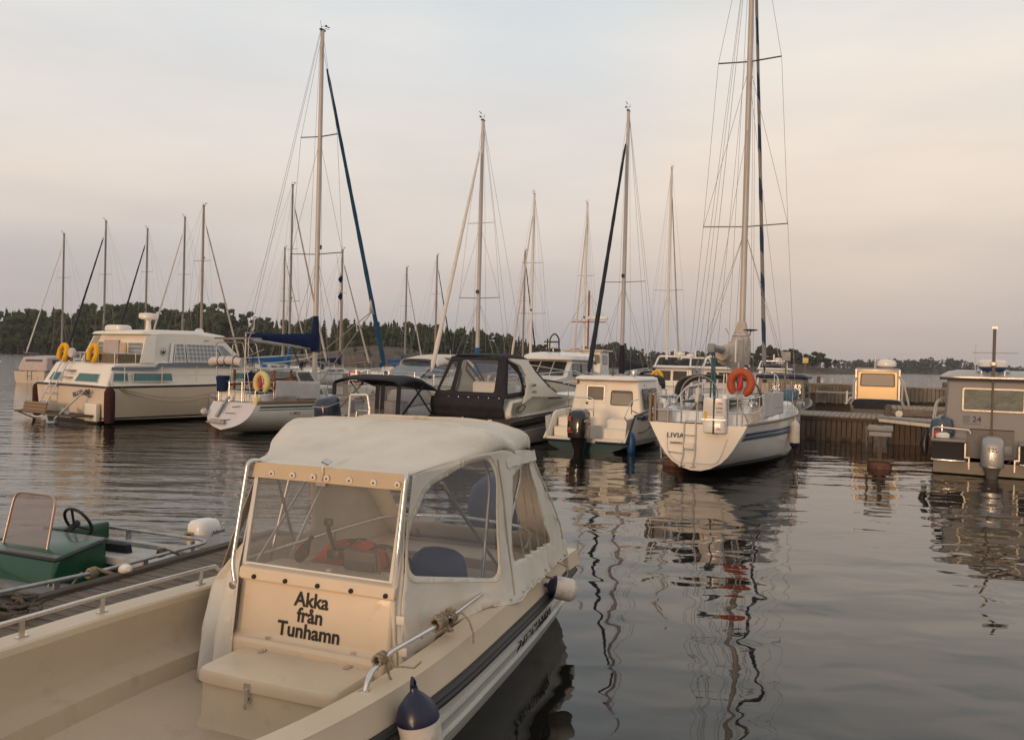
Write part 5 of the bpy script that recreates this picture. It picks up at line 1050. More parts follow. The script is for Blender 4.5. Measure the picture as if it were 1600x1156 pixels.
# ---------------------------------------------------------------- yacht with green stripes and blue sail cover
def green_stripe_yacht():
    root = empty('sailing_yacht', (-8.1, 23.5, 0), 23.5, 'pale yacht with two green stripes, navy sail cover and blue furled headsail', 'sailing yacht')
    H = Hull(8.4, 2.75, .58, .92, .95, 1.38, rake=-.55, over=1.1, kz=[(0, .16), (.1, .0), (.5, -.4), (.85, -.3), (.96, 0), (1, .45)], full=.72, y0=.42)
    hm = hullmat('pale_yacht_paint', (.68, .66, .62), [(.05, (.02, .12, .11)), (.075, (.45, .45, .42))]); o, tr = H.hull(root, hm); tr.build('transom', TRANW, root)
    H.band(root, .10, .155, GRN1, 'sheer_stripe', .02, .97); H.band(root, .195, .215, GRN1, 'sheer_stripe', .02, .97); H.rail(root, TEAK, .035, .02); H.band(root, 0, .05, TEAK, 'rubbing_band', 0, .98, .012); H.deck(root, WGREY)
    textmesh('hull_lettering', 'L 9812', .12, INK, root, (0, 0, 0), (0, 1, 0), (0, 0, 1), .001, .001, 'LEFT', 1.1, map_fn=lambda u, v, w: Vector(H.P((1.25 + u) / 8.4, (.42 - v) / 1.15, 1, .01)))
    # transom fittings
    tubes(root, 'transom_fitting', ROPED, [[(-.25, .25, .85), (-.22, .05, .62)], [(.05, .0, .62), (.3, .1, .62)], [(-.1, -.05, .40), (.2, .0, .45)], [(.1, .2, .78), (.35, .25, .82)]], .012)
    a = MB(); a.tube([(-.34, .05, .50), (-.25, .35, .98), (-.22, .42, 1.05)], [.05, .04, .06], 8); a.build('rudder_head', GALV, root)
    a = MB(); a.slab([(-.62, -.04, .34), (.10, -.12, .33), (.0, .02, .42), (-.5, .06, .42)], .05); a.build('stern_step', GREYC, root)
    a = MB(); a.lathe([(.02, -.05), (.09, -.03), (.1, .05), (.03, .1)], 12, Matrix.Translation((-.80, .05, .62)) @ Matrix.Rotation(R(70), 4, 'Y')); a.build('stern_buoy', FENDW, root)
    # cockpit and cabin
    c = House([(.6, .92), (.6, 1.15), (2.2, 1.22), (2.2, .92)], .92, .82, 1.2, .76); c.build('coaming', WHITEG, root, .03); MB().box((0, 1.4, 1.235), (1.1, 1.4, .02)).build('cockpit_shade_sheet', DARKIN, root)  # dark sheet over the solid coaming, cockpit shade put into its colour
    k = MB(); k.box((-.2, .75, 1.18), (.9, .35, .12), None, .03); k.build('stern_locker', WHITEG, root)
    ch = House([(2.3, .95), (2.3, 1.36), (4.1, 1.36), (5.2, 1.22), (5.5, 1.05)], .95, .92, 1.36, .80, [(2, 1), (4, .95), (5.6, .5)]); cab = ch.build('coachroof', WHITEG, root, .04)
    for y0, y1 in ((2.95, 3.45), (3.62, 4.05)):
        for sd in (1, -1): window(cab, ch.side([(y0, 1.06), (y1, 1.06), (y1 - .06, 1.29), (y0 + .05, 1.31)], sd, .007), MASTW, PANE, .03)
    hr = MB(); hr.tube([(.7, 2.6, 1.42), (.68, 4.1, 1.42)], .02); hr.build('handrail', TEAK, cab)
    # windscreen shelter with wooden trim
    sh = House([(1.5, 1.2), (1.55, 1.80), (2.9, 1.84), (2.75, 1.82), (3.22, 1.38), (3.2, 1.3), (1.5, 1.3)], 1.2, .86, 1.85, .72)
    fr = MB()
    def wl(P, wd=.035): return fr.tube(P, wd, 6)
    for sd in (1, -1):
        q = lambda y, z: (sd * sh.w(y, z), y, z); wl([q(2.35, 1.38), q(2.20, 1.80)], .03); wl([q(2.20, 1.80), q(2.86, 1.80)], .03); wl([q(2.86, 1.80), q(3.15, 1.40)], .03)
    wl([(-.72, 2.86, 1.80), (.72, 2.86, 1.80)], .03); fo = fr.build('windscreen_frame', MASTW, root)
    for sd in (1, -1): q = MB(); q.slab([(sd * sh.w(y, z), y, z) for y, z in ((2.40, 1.40), (3.10, 1.40), (2.84, 1.78), (2.26, 1.78))], .01); q.build('pane', PANE, fo)
    q = MB(); q.slab([(-.78, 3.12, 1.40), (.78, 3.12, 1.40), (.70, 2.87, 1.78), (-.70, 2.87, 1.78)], .01); q.build('pane', PANE, fo)
    rf = MB(); rf.slab([(-.80, 1.1, 1.86), (.80, 1.1, 1.86), (.76, 2.3, 1.88), (-.76, 2.3, 1.88)], .045); rf.build('shelter_roof', WGREY, root)
    for p in ((.74, 1.2), (-.74, 1.2), (.76, 1.95), (-.76, 1.95)): MB().box((p[0], p[1], 1.55), (.05, .06, .62)).build('shelter_post', VARN, root)
    MB().box((.1, 2.25, 1.45), (.95, .08, .28), None, .02).build('companionway_board', VARN, root)
    MB().box((.83, 1.8, 1.33), (.03, 1.5, .05)).build('coaming_trim', VARN, root)
    k = MB(); k.box((.0, 1.15, 1.62), (.5, .3, .26), None, .05); k.build('navy_canvas_bag', NAVYC, root)
    sw = MB(); c0 = Vector((.15, .95, 1.50)); sw.tube([c0 + Vector((.30 * math.cos(j * math.pi / 12), .05 * math.sin(j * math.pi / 12), .30 * math.sin(j * math.pi / 12))) for j in range(24)], .018, 6, closed=True); sw.build('steering_wheel', BLACK, root)
    # solar panel on an arch, pushpit
    tubes(root, 'stern_arch', GALV, [rounded([(-.78, .55, .95), (-.76, .45, 2.62), (.22, .45, 2.64), (.62, .4, .95)], .12), rounded([(-.58, .8, .95), (-.55, .9, 2.62), (.3, .9, 2.64), (.72, .9, .95)], .12), [(-.76, .45, 2.1), (-.55, .9, 2.1)], [(.3, .45, 1.9), (.5, .9, 1.7)], [(.32, .42, 2.2), (.60, .9, 2.45)], [(.45, .6, 2.35), (.25, .45, 2.75)]], .014)
    sp = MB(); sp.box((-.18, .68, 2.76), (1.1, .72, .035), Matrix.Rotation(R(-2), 3, 'Y')); sp.build('solar_panel', PANELM, root); sp = MB(); sp.box((-.18, .68, 2.735), (1.14, .76, .02), Matrix.Rotation(R(-2), 3, 'Y')); sp.build('panel_frame', ALU, root)
    tubes(root, 'antenna_pole', GALV, [rounded([(.38, .5, 2.2), (.42, .45, 2.75), (.60, .45, 3.0), (.62, .45, 3.35)], .06), [(.42, .3, 2.9), (.50, .6, 2.9)], [(.35, .4, .95), (.36, .4, 2.9)]], .018); k = MB(); k.lathe([(.02, 0), (.06, .03), (.02, .07)], 10, Matrix.Translation((.62, .45, 3.34))); k.build('antenna_cap', WHITEG, root)
    L = []
    for z in (1.22, 1.50): L.append(rounded([(-.82, 1.3, z), (-.72, .55, z), (.0, .35, z), (.66, .55, z), (.86, 1.3, z)], .15))
    for p in ((-.78, .9), (-.68, .5), (-.2, .4), (.25, .42), (.62, .55), (.82, 1.1)): L.append([(p[0], p[1], .93), (p[0], p[1], 1.5)])
    tubes(root, 'pushpit', STEEL, L, .014)
    k = MB(); rows = [[(-.88 + 1.15 * i / 20, .42 + .16 * math.cos(2 * math.pi * j / 12), 2.05 + .06 * math.sin(i / 20 * math.pi) + (.13 + .01 * math.sin(i * 1.3)) * math.sin(2 * math.pi * j / 12)) for j in range(12)] for i in range(21)]; k.grid(rows, True, True, True); b = k.build('rolled_awning', CLOTH, root); k = MB()
    for x in (-.55, -.30, .02): k.lathe([(.165, -.015), (.165, .015)], 12, Matrix.Translation((x, .42, 2.09)) @ Matrix.Rotation(R(90), 4, 'Y'))
    k.build('awning_strap', ROPED, b)
    k = MB(); k.loft([(1.2, -.55, .5, .16, .12), (1.45, -.55, .5, .17, .13), (1.62, -.56, .52, .21, .15), (1.66, -.50, .5, .17, .12)], 16, 2.4); k.build('navy_hung_bag', NAVYC, root)
    k = MB(); k.loft([(.55, .70, .36, .03, .03), (.6, .70, .36, .09, .06), (.75, .73, .4, .075, .05), (1.05, .76, .44, .06, .05), (1.15, .76, .45, .02, .02)], 12, 2); k.build('yellow_drogue_bag', LEMON, root)
    horseshoe(root.matrix_basis @ Vector((.92, .45, 1.50)), (R(0), R(0), R(-24)), LEMON, 'faded yellow horseshoe buoy on the stern rail of the green striped yacht', .20, .25, .085, RED, .6)
    w = MB(); sheet(w, [(.95, 1.05), (2.75, .98), (2.75, 1.52), (1.0, 1.56)], [], lambda y, z: (interp([(.9, .98), (2.8, 1.25)], y) + .018 * math.sin(y * 6), y, z), .1); o = w.build('weather_cloth', CLOTH, root); o.modifiers.new('t', 'SOLIDIFY').thickness = .006
    lifelines(root, H, .32, .95, 6, .6)
    tubes(root, 'pulpit', STEEL, [rounded([(.42, 7.9, 1.32), (.40, 7.95, 1.85), (.2, 8.6, 1.92), (0, 8.85, 1.92), (-.2, 8.6, 1.92), (-.4, 7.95, 1.85), (-.42, 7.9, 1.32)], .15), [(.2, 8.6, 1.92), (.1, 8.5, 1.35)], [(-.2, 8.6, 1.92), (-.1, 8.5, 1.35)]], .014)
    rig(root, 4.1, .98, 12.9, [(5.62, 1.02), (9.45, .72)], 1.22, BLUEF, .085, (8.55, 1.42, 12.3), (.4, 1.0), MASTM, (.084, .062), boom=(3.3, 2.55, .18), cover=NAVYC, wire=.006)
    for z, o_ in ((5.0, 0), (4.45, .04)):
        f = MB(); f.grid([[(.92 + .02 * math.sin(i * 1.2) + .10 * j / 5, 4.05 + .04 * math.sin(j * 1.4 + i), z - .26 * i / 5 - .12 * j / 5 - .1 * (i / 5) * (j / 5)) for j in range(6)] for i in range(6)]); f.build('signal_flag', NAVYC, root)
    tubes(root, 'flag_halyard', WIRE, [[(.80, 4.05, 5.6), (.92, 4.05, 4.9), (.9, 4.0, 1.0)]], .005, 5)
    tubes(root, 'jib_sheet', ROPE, [[(0, 7.45, 4.0), (.8, 3.0, 1.2)], [(0, 7.45, 4.0), (-.8, 3.2, 1.2)]], .016, 6)
    k = MB(); k.add([(0, 7.33, 4.7), (0.02, 7.5, 3.85), (0, 7.2, 3.98)], [(0, 1, 2)]); o = k.build('sail_clew', SAILW, root); o.modifiers.new('t', 'SOLIDIFY').thickness = .03
    dk = MB(); dk.bar((.9, 4.6, 1.0), (.88, 4.55, 1.75), .05, .18); dk.build('stowed_board', TEAK, root)
    for loc, ln, r_, m, e, lab in (((1.34, 4.25, .72), .62, .125, NAVYC, FENDW, 'navy fender with white lower end amidships on the green striped yacht'), ((1.20, 5.75, .84), .55, .10, FENDW, NAVY, 'white fender with navy lower end toward the bow of the green striped yacht'), ((1.02, 6.7, .95), .60, .13, NAVYC, NAVYC, 'navy fender at the bow of the green striped yacht')): free_fender(root, loc, ln, r_, m, e, lab, m is FENDW)
TRANW = mat('sky_tinted_gelcoat', (.60, .58, .60), .35, var=.04, coat=.2, dirt=((.3, .27, .26), 6., .55, .4)); GRN1 = mat('sea_green_stripe', (.01, .10, .095), .4, var=.08); PANELM = mat('solar_cells', (.02, .022, .035), .2, var=.2, coat=.6); BLUEF = mat('blue_furled_sail_cover', (.025, .085, .17), .8, var=.1, bump=.3, bscale=9., spec=.2)  # transom gelcoat: lilac sky sheen painted into its colour
green_stripe_yacht()

# ---------------------------------------------------------------- open boat with charcoal canopy and big navy outboard
def canopy_boat():
    x0, y0 = -4.15, 20.6
    root = empty('canopy_motorboat', (x0, y0, 0), 25, 'low grey motorboat with charcoal canopy and a large navy outboard', 'motorboat')
    H = Hull(6.0, 2.2, .9, .62, .68, 1.0, rake=.1, over=.8, kz=[(0, -.2), (.8, -.2), (1, .5)], sec=MS, full=.75); o, tr = H.hull(root, DKGREY); tr.build('transom', DKGREY, root); H.rail(root, BLACK, .04, .0, 'rubbing_strip'); H.deck(root, WGREY2, .0)
    k = MB(); k.box((.5, .25, .78), (.95, .5, .22), None, .04); k.build('engine_shelf', TEAK, root)
    outboard(root, (-.15, -.35, .66), .68, NAVYG, NAVYG, 0, 12, stripe=(STRLT, .72, .76))
    tubes(root, 'ski_frame', WHITEG, [rounded([(.40, -.35, .5), (.40, -.28, 1.38), (.9, -.28, 1.40), (.98, -.28, 1.0), (.92, -.35, .5)], .06)], .024)
    tubes(root, 'ski_frame_brace', STEEL, [rounded([(.5, -.25, .5), (.55, -.2, 1.0), (.9, -.2, 1.0), (.85, -.25, .5)], .04), [(-.7, -.2, .7), (-.4, -.3, 1.1), (.1, -.3, 1.3)]], .018)
    # canopy: charcoal roof, clear sides
    rows = []
    for i in range(13):
        t = i / 12; y = .9 + 2.4 * t; w = 1.02 - .1 * t; zt = 1.72 + .12 * math.sin(math.pi * min(1, t * 1.5)) - .55 * max(0, t - .6) ** 1.4 * 2; rows.append([(w * math.copysign(abs(math.cos(a)) ** .4, math.cos(a)), y, zt - .16 + .17 * math.sin(a) ** .8) for a in [math.pi * k / 24 for k in range(25)]])
    c = MB(); c.grid(rows); cn = c.build('canopy', BLACKC, root); cn.modifiers.new('t', 'SOLIDIFY').thickness = .01
    fr = [(-.98, .9, .75), (-1.0, .95, 1.58), (1.0, .95, 1.58), (1.0, .9, .75)]
    MB().slab([fr[0], fr[1], fr[2], fr[3]], .006).build('vinyl_window', VINYL, cn)
    for a, b in ((fr[0], fr[1]), (fr[2], fr[3]), ((.36, .91, .75), (.36, .95, 1.6)), ((.52, .91, .75), (.52, .95, 1.6))): MB().bar(a, b, .12, .02, (0, 1, 0)).build('canopy_edge', BLACKC, cn)
    for sd in (1, -1):
        MB().slab([(sd * 1.03, .95, .75), (sd * .95, 3.0, .85), (sd * .93, 3.1, 1.35), (sd * 1.0, .97, 1.60)], .006).build('vinyl_window', VINYL, cn); MB().bar((sd * 1.03, .95, .75), (sd * .98, 2.2, 1.6), .06, .02, (1, 0, 0)).build('canopy_edge', BLACKC, cn); MB().bar((sd * .98, 1.6, 1.65), (sd * 1.0, 2.6, .8), .04, .02, (1, 0, 0)).build('canopy_edge', BLACKC, cn)
    MB().box((0, 1.9, .95), (1.2, .4, .4), None, .06).build('seat', WGREY, root)
NAVYG = mat('navy_outboard_gelcoat', (.022, .032, .055), .25, var=.08, coat=.5); STRLT = mat('pale_stripe', (.35, .38, .42), .4)
canopy_boat()

# ---------------------------------------------------------------- cream cruiser with soft top behind
def soft_top_cruiser():
    root = empty('cabin_cruiser', (-2.2, 39, 0), 212, 'cream cabin cruiser with raked windscreen and beige soft top, behind the black canopy', 'cabin cruiser')
    H = Hull(7.6, 2.9, .9, 1.05, 1.15, 1.35, rake=.1, over=1.3, kz=[(0, -.3), (.8, -.25), (1, .7)], sec=MS, full=.8); o, tr = H.hull(root, WHITEG); tr.build('transom', WHITEG, root); H.rail(root, CHAR, .03, .0, 'rubbing_strip'); H.deck(root, WHITEG, .0)
    hs = House([(1.0, 1.05), (1.1, 1.55), (4.0, 1.62), (5.2, 1.5), (7.4, 1.2)], 1.05, 1.15, 1.6, 1.0, [(0, 1), (5, .95), (7.5, .5)]); hs.build('coachroof', WHITEG, root, .08)
    w = House([(2.6, 1.55), (2.9, 2.12), (3.4, 2.12), (4.6, 1.5)], 1.5, 1.08, 2.12, .88); b = w.build('windscreen', PANEB, root)
    for sd in (1, -1): window(root, w.side([(2.75, 1.60), (4.3, 1.60), (3.4, 2.08), (2.9, 2.08)], sd, .01), ALU, PANEB, .03, name='side_window')
    window(root, [(-1.0, 4.55, 1.58), (1.0, 4.55, 1.58), (.84, 3.48, 2.12), (-.84, 3.48, 2.12)], ALU, PANEB, .03, name='front_window')
    rows = []
    for i in range(14):
        t = i / 13; y = 3.55 - 3.0 * t; zt = 2.18 + .34 * math.sin(math.pi * min(1, .12 + t * .62)) - .7 * max(0, t - .7) ** 1.3 * 2; rows.append([(1.02 * math.copysign(abs(math.cos(a)) ** .5, math.cos(a)), y, zt - .34 + .34 * math.sin(a) ** .7) for a in [math.pi * k / 20 for k in range(21)]])
    c = MB(); c.grid(rows); cn = c.build('soft_top', CANVAS, root); cn.modifiers.new('t', 'SOLIDIFY').thickness = .01
    for sd in (1, -1): MB().slab([(sd * 1.03, 3.0, 1.62), (sd * 1.06, .5, 1.50), (sd * 1.03, .9, 1.95), (sd * 1.02, 2.7, 2.2)], .02).build('vinyl_window', VINYLG, cn)
    tubes(root, 'bow_rail', STEEL, [[Vector(H.P(u, 0, sd)) + Vector((-.06 * sd, 0, .5)) for u in (.5, .6, .72, .85, .99)] for sd in (1, -1)] + [[Vector(H.P(u, 0, sd)) + Vector((-.06 * sd, 0, k)) for k in (0, .5)] for u in (.55, .7, .85) for sd in (1, -1)], .013)
    k = MB(); k.tube([(.3, .8, 2.2), (.3, .8, 2.75)], .015, 6); k.build('light_mast', STEEL, root)
PANEB = mat('blue_grey_glass', (.07, .10, .13), .08, var=.3, vscale=2., coat=.5)
soft_top_cruiser()

# ---------------------------------------------------------------- sport cruiser with charcoal cockpit canopy
def sport_cruiser():
    root = empty('sport_cruiser', (-1.12, 22.0, 0), 26, 'white and charcoal sport cruiser with a charcoal cockpit tent and arch', 'sport cruiser')
    H = Hull(7.6, 2.4, .93, .80, .95, 1.3, rake=.1, over=1.1, kz=[(0, -.3), (.8, -.25), (1, .6)], sec=MS, full=.85); hm = hullmat('two_tone_hull', (.52, .50, .45), [(.05, (.02, .02, .02))]); o, tr = H.hull(root, hm)
    # charcoal topsides above the chine and pale deck moulding
    H.band(root, .0, .40, CHARG, 'hull_topsides', 0, .99, .008); H.band(root, .41, .435, WHITEG, 'chine_strip', 0, .98, .012); H.band(root, -.02, .02, WHITEG, 'rubbing_strip', 0, .99, .02)
    H.deck(root, CREAM2, .0); tm = MB(); tm.slab([(-1.2, -.01, .42), (1.2, -.01, .42), (1.22, -.01, .80), (-1.22, -.01, .80)], .02); tm.build('transom', CHARG, root); tr.build('transom_lower', hm, root)
    dk = House([(.0, .80), (.0, 1.0), (.25, 1.26), (1.9, 1.36), (2.2, 1.42), (4.2, 1.30), (6.4, 1.22), (7.2, 1.05), (7.0, .9)], .8, 1.26, 1.4, 1.10, [(0, 1), (3.8, 1.02), (5.8, .72), (7.3, .25)]); d = dk.build('deck_moulding', CREAM3, root, .07)
    # arch fin sweeping up to the roof edge
    for sd in (1, -1):
        fn = MB(); P = [(.75, 1.18), (1.35, 1.34), (2.45, 1.30), (3.4, 1.28), (2.5, 1.60), (1.85, 2.0), (1.45, 2.34), (.35, 2.36), (.42, 2.30), (.95, 2.18), (1.2, 1.90), (1.2, 1.6), (1.0, 1.38)]
        fn.slab([(sd * (1.22 - .22 * (z - 1.2)), y, z) for y, z in P], .06); fn.build('radar_arch', CREAM3, root)
        q = MB(); ce = [(2.25 + .48 * math.cos(a) , 1.27 + (.12 if math.sin(a) > 0 else .07) * math.sin(a)) for a in [2 * math.pi * k / 20 for k in range(20)]]
        e = MB(); e.slab([(sd * 1.24, y + .9, z + .03) for y, z in ce], .02)
        vt = MB(); vt.tube([(sd * (1.268), .55 + .26 * math.cos(a), 1.05 + .085 * math.sin(a) + .04 * math.cos(a)) for a in [2 * math.pi * k / 24 for k in range(24)]], .012, 6, closed=True); vt.tube([(sd * 1.27, .40, .99), (sd * 1.27, .42, 1.07), (sd * 1.27, .52, 1.10)], .012, 6); vt.build('air_vent', BLACK, d)
        pw = MB(); pw.slab([(sd * dk.w(y, z) * 1.01, y, z) for y, z in ((2.5, 1.24), (3.6, 1.22), (3.3, 1.35), (2.9, 1.39), (2.6, 1.36))], .02); pw.build('cabin_window', PANE, d)
    textmesh('side_lettering', 'Gobbi', .12, INK, root, (1.225, 1.30, 1.62), (0, 1, 0), (-.1, 0, 1), .002, .002, 'LEFT'); textmesh('side_lettering', '235 SC', .10, INK, root, (1.235, 1.34, 1.44), (0, 1, 0), (-.1, 0, 1), .001, .002, 'LEFT')
    # windscreen forward of the arch
    for sd in (1, -1): window(root, [(sd * .96, 1.55, 2.28), (sd * 1.02, 1.60, 2.0), (sd * 1.10, 2.5, 1.56), (sd * 1.08, 2.9, 1.58)][::1], BLACKC, PANEC, .05, .03, name='side_window')
    window(root, [(-1.02, 2.85, 1.55), (1.02, 2.85, 1.55), (.86, 1.75, 2.26), (-.86, 1.75, 2.26)], BLACKC, PANEC, .05, .03, name='front_window')
    fl = MB(); fl.slab([(1.12, 2.2, 1.48), (1.14, 3.3, 1.40), (1.12, 2.95, 1.55), (1.11, 2.5, 1.62)], .03); fl.build('side_glazing', PANE, root)
    # cockpit tent
    rows = []
    for i in range(12):
        t = i / 11; y = .28 + 1.35 * t; w = .84; zt = 2.42 + .06 * math.sin(math.pi * t); rows.append([(w * math.copysign(abs(math.cos(a)) ** .35, math.cos(a)) + .10, y - .0 * a, zt - .12 + .13 * math.sin(a) ** .7) for a in [math.pi * k / 24 for k in range(25)]])
    c = MB(); c.grid(rows); tent = c.build('cockpit_tent', BLACKC, root); tent.modifiers.new('t', 'SOLIDIFY').thickness = .012
    back = lambda x, z: (x, .28 - (2.40 - z) * .26, z)
    out = [(-1.08, 1.30), (1.08, 1.30), (.94, 2.38), (-.72, 2.38)]; h1 = [(p.x, p.y) for p in rpoly([(-.86, 1.46, 0), (.80, 1.46, 0), (.80, 2.28, 0), (-.66, 2.28, 0)], .06)]
    hL = [(p.x, p.y) for p in rpoly([(-.46, 1.46, 0), (.72, 1.46, 0), (.72, 2.30, 0), (-.36, 2.30, 0)], .06)]; hA = [(p.x, p.y) for p in rpoly([(-.94, 1.48, 0), (-.60, 1.46, 0), (-.48, 2.26, 0), (-.64, 2.26, 0)], .06)]
    s = MB(); sheet(s, out, [hL, hA], back, .12); s.build('back_curtain', BLACKC, tent).modifiers.new('t', 'SOLIDIFY').thickness = .012
    for h in (hL, hA): q = MB(); sheet(q, h, [], back, .15); q.build('vinyl_window', VINYL, tent)
    tn = lambda y, z: (1.09 - .15 * (z - 1.3), y, z)
    so = [(p.x, p.y) for p in rpoly([(.02, 1.30, 0), (1.20, 1.36, 0), (1.22, 1.55, 0), (1.12, 1.95, 0), (.85, 2.22, 0), (.35, 2.40, 0), (.28, 2.40, 0)], .08)]; sw = [(p.x, p.y) for p in rpoly([(.14, 1.44, 0), (1.02, 1.48, 0), (1.08, 1.62, 0), (.92, 1.95, 0), (.38, 2.24, 0)], .07)]
    q = MB(); sheet(q, so, [sw], tn, .1); q.build('side_curtain', BLACKC, tent).modifiers.new('t', 'SOLIDIFY').thickness = .012
    q = MB(); sheet(q, sw, [], tn, .15); q.build('vinyl_window', VINYL, tent)
    q = MB(); sheet(q, so, [sw], lambda y, z: (-1.08 + .33 * (z - 1.3), y, z), .12); q.build('side_curtain', BLACKC, tent).modifiers.new('t', 'SOLIDIFY').thickness = .012
    cv = MB(); rows = [[(-1.12 + 2.2 * k / 16, -.06 - .06 * math.sin(i / 8 * math.pi) + (.04 if i < 4 else .0) , .80 + .52 * i / 8 - (.05 * math.sin(k / 16 * math.pi) if i == 0 else 0)) for k in range(17)] for i in range(9)]; cv.grid(rows); cv.build('transom_cover', BLACKC, tent).modifiers.new('t', 'SOLIDIFY').thickness = .012
    for i in range(6):
        k = MB(); k.lathe([(.018, 0), (.018, .01), (.005, .014)], 8, Matrix.Translation((-.6 + i * .3, -.035, 1.315)) @ Matrix.Rotation(R(90), 4, 'X')); k.build('snap', STEEL, tent)
    k = MB(); k.lathe([(.03, 0), (.03, .02)], 12, Matrix.Translation((-.1, -.13, .78)) @ Matrix.Rotation(R(90), 4, 'X')); k.tube([(-.1, -.15, .78), (-.1, -.16, .74)], .012); k.build('towing_eye', STEEL, root); MB().box((.66, -.03, .74), (.10, .02, .035)).build('fuel_label', SNAPW, root)
    MB().box((.2, .95, 1.45), (1.1, .35, .55), None, .08).build('seat', WHITEG, root); MB().box((.85, 1.0, 1.45), (.35, .5, .4), None, .08).build('seat', WHITEG, root)
    tubes(root, 'bow_rail', STEEL, [[Vector(H.P(u, 0, sd)) + Vector((-.1 * sd, 0, .72)) for u in (.5, .6, .72, .85, .99)] for sd in (1, -1)] + [[Vector(H.P(u, 0, sd)) + Vector((-.06 * sd, 0, k)) for k in (.1, .72)] for u in (.55, .7, .85) for sd in (1, -1)], .013)
CHARG = mat('charcoal_gelcoat', (.02, .019, .022), .22, var=.1, vscale=1.5, coat=.4); CREAM3 = mat('ivory_gelcoat', (.62, .59, .50), .3, var=.03, coat=.3)
sport_cruiser()

# ---------------------------------------------------------------- small white cabin boat with black outboard
def cabin_boat():
    root = empty('cabin_boat', (1.95, 21.8, 0), 24, 'small white hardtop cabin boat with black outboard and teal underside', 'cabin boat')
    hm = hullmat('white_and_teal_hull', (.66, .62, .56), [(.22, (.012, .06, .075))]); H = Hull(6.6, 2.45, .92, .42, .95, 1.25, rake=.05, over=1.0, kz=[(0, -.2), (.8, -.2), (1, .6)], sec=MS, full=.8, y0=0); H.sh = [(0, .86), (.5, 1.0), (1, 1.3)]
    o, tr = H.hull(root, hm)
    # transom: lower wall + side wings with steps
    t = MB(); t.slab([(-1.12, .0, .24), (-.30, .0, .24), (-.30, .0, .30), (-1.12, .0, .34)], .04); t.slab([(.30, 0, .24), (1.12, 0, .24), (1.12, 0, .34), (.30, 0, .30)], .04); t.build('transom', hm, root); tb = MB(); tb.add([H.P(0, k, -1) for k in (.5, .7, .735, .88, 1)] + [H.P(0, k, 1) for k in (1, .88, .735, .7, .5)], [tuple(range(10))]); tb.build('transom_lower', hm, root)
    for sd in (1, -1):
        st = MB(); x0, x1 = (.36, 1.04) if sd > 0 else (-1.04, -.36)
        st.prism([(-.10, .26), (-.10, .31), (.45, .31), (.45, .55), (.75, .57), (.75, .80), (1.2, .82), (1.2, .26)], x0, x1, 0)
        st.build('stern_step', CREAM2, root, .02)
    for sd in (1, -1): MB().slab([(sd * 1.12, -.12, .27), (sd * 1.14, 2.0, .27), (sd * 1.14, 2.0, 1.02), (sd * 1.13, .85, .98), (sd * 1.12, .62, .93)], .10).build('side_wing', CREAM2, root, .03)
    ee = MB()
    for sd in (1, -1): ee.tube([(sd * 1.16, -.12, .27), (sd * 1.17, .62, .93), (sd * 1.2, 2.0, 1.03)], .03, 8)
    ee.tube([(-1.14, -.14, .25), (-.34, -.14, .25)], .03); ee.tube([(.34, -.14, .25), (1.14, -.14, .25)], .03); ee.build('rubbing_strip', CHAR, root)
    H.band(root, .0, .07, STRB2, 'sheer_stripe', .12, .98, .014); H.deck(root, CREAM2, .0, .03, .3)
    MB().box((0, 1.3, .5), (2.1, 1.2, .04)).build('cockpit_sole', CREAM2, root); MB().box((0, .7, .42), (.62, .06, .42)).build('motor_well', CREAM2, root)
    hs = House([(1.75, .5), (1.80, 1.92), (2.0, 2.02), (3.8, 2.02), (4.3, 1.95), (4.75, 1.25), (5.9, 1.15), (6.0, 1.0), (4.5, .9)], .9, 1.06, 2.0, .86, [(0, 1), (4.2, .98), (6, .45)]); h = hs.build('cabin', CREAM2, root, .05); h.scale = (1, 1, .925)
    rf = MB(); rf.loft([(1.97, 0, 2.85, .93, 1.28), (2.0, 0, 2.85, .97, 1.32), (2.06, 0, 2.85, .95, 1.28), (2.10, 0, 2.85, .86, 1.15)], 36, 7); rf.build('roof', CREAM2, h)
    bk = lambda P: [(x, 1.765 + .02 * z - .0, z) for x, z in P]
    dr = MB(); dr.slab(bk([(-.60, .78), (-.02, .78), (-.02, 1.84), (-.60, 1.84)]), .025); do = dr.build('door', WHITEG, h); window(do, [(x, y - .02, z) for x, y, z in bk([(-.57, 1.34), (-.05, 1.34), (-.05, 1.80), (-.57, 1.80)])], ALU, GREYGL, .02); kk = MB(); kk.lathe([(.03, 0), (.035, .02), (.02, .03)], 10, Matrix.Translation((-.56, 1.76, 1.26)) @ Matrix.Rotation(R(90), 4, 'X')); kk.build('door_handle', BLACK, do)
    rim = MB(); rim.ring([(x, y - .005, z) for x, y, z in bk([(-.64, .74), (.02, .74), (.02, 1.88), (-.64, 1.88)])], .03, .02); rim.build('door_frame', WHITEG, h)
    window(h, [tuple(p) for p in rpoly([(x, y - .012, z) for x, y, z in bk([(.12, 1.22), (.78, 1.22), (.76, 1.68), (.14, 1.68)])], .07)], BLACK, PANEC2, .028)
    for a, b in ((2.0, 2.75), (2.9, 3.7)):
        for sd in (1, -1): window(h, [tuple(p) for p in rpoly(hs.side([(a, 1.12), (b, 1.12), (b, 1.74), (a + .06, 1.74)], sd, .01), .08)], BLACK, PANE, .03)
    textmesh('cabin_lettering', 'Nordic Sea', .09, INKB, h, (.905, 2.15, 1.80), (0, 1, 0), (-.1, 0, 1), .001, .002, 'LEFT'); textmesh('hull_lettering', 'FINNMASTER', .13, INK, root, (1.235, .95, .78), (0, 1, 0), (.0, 0, 1), .002, .002, 'LEFT')
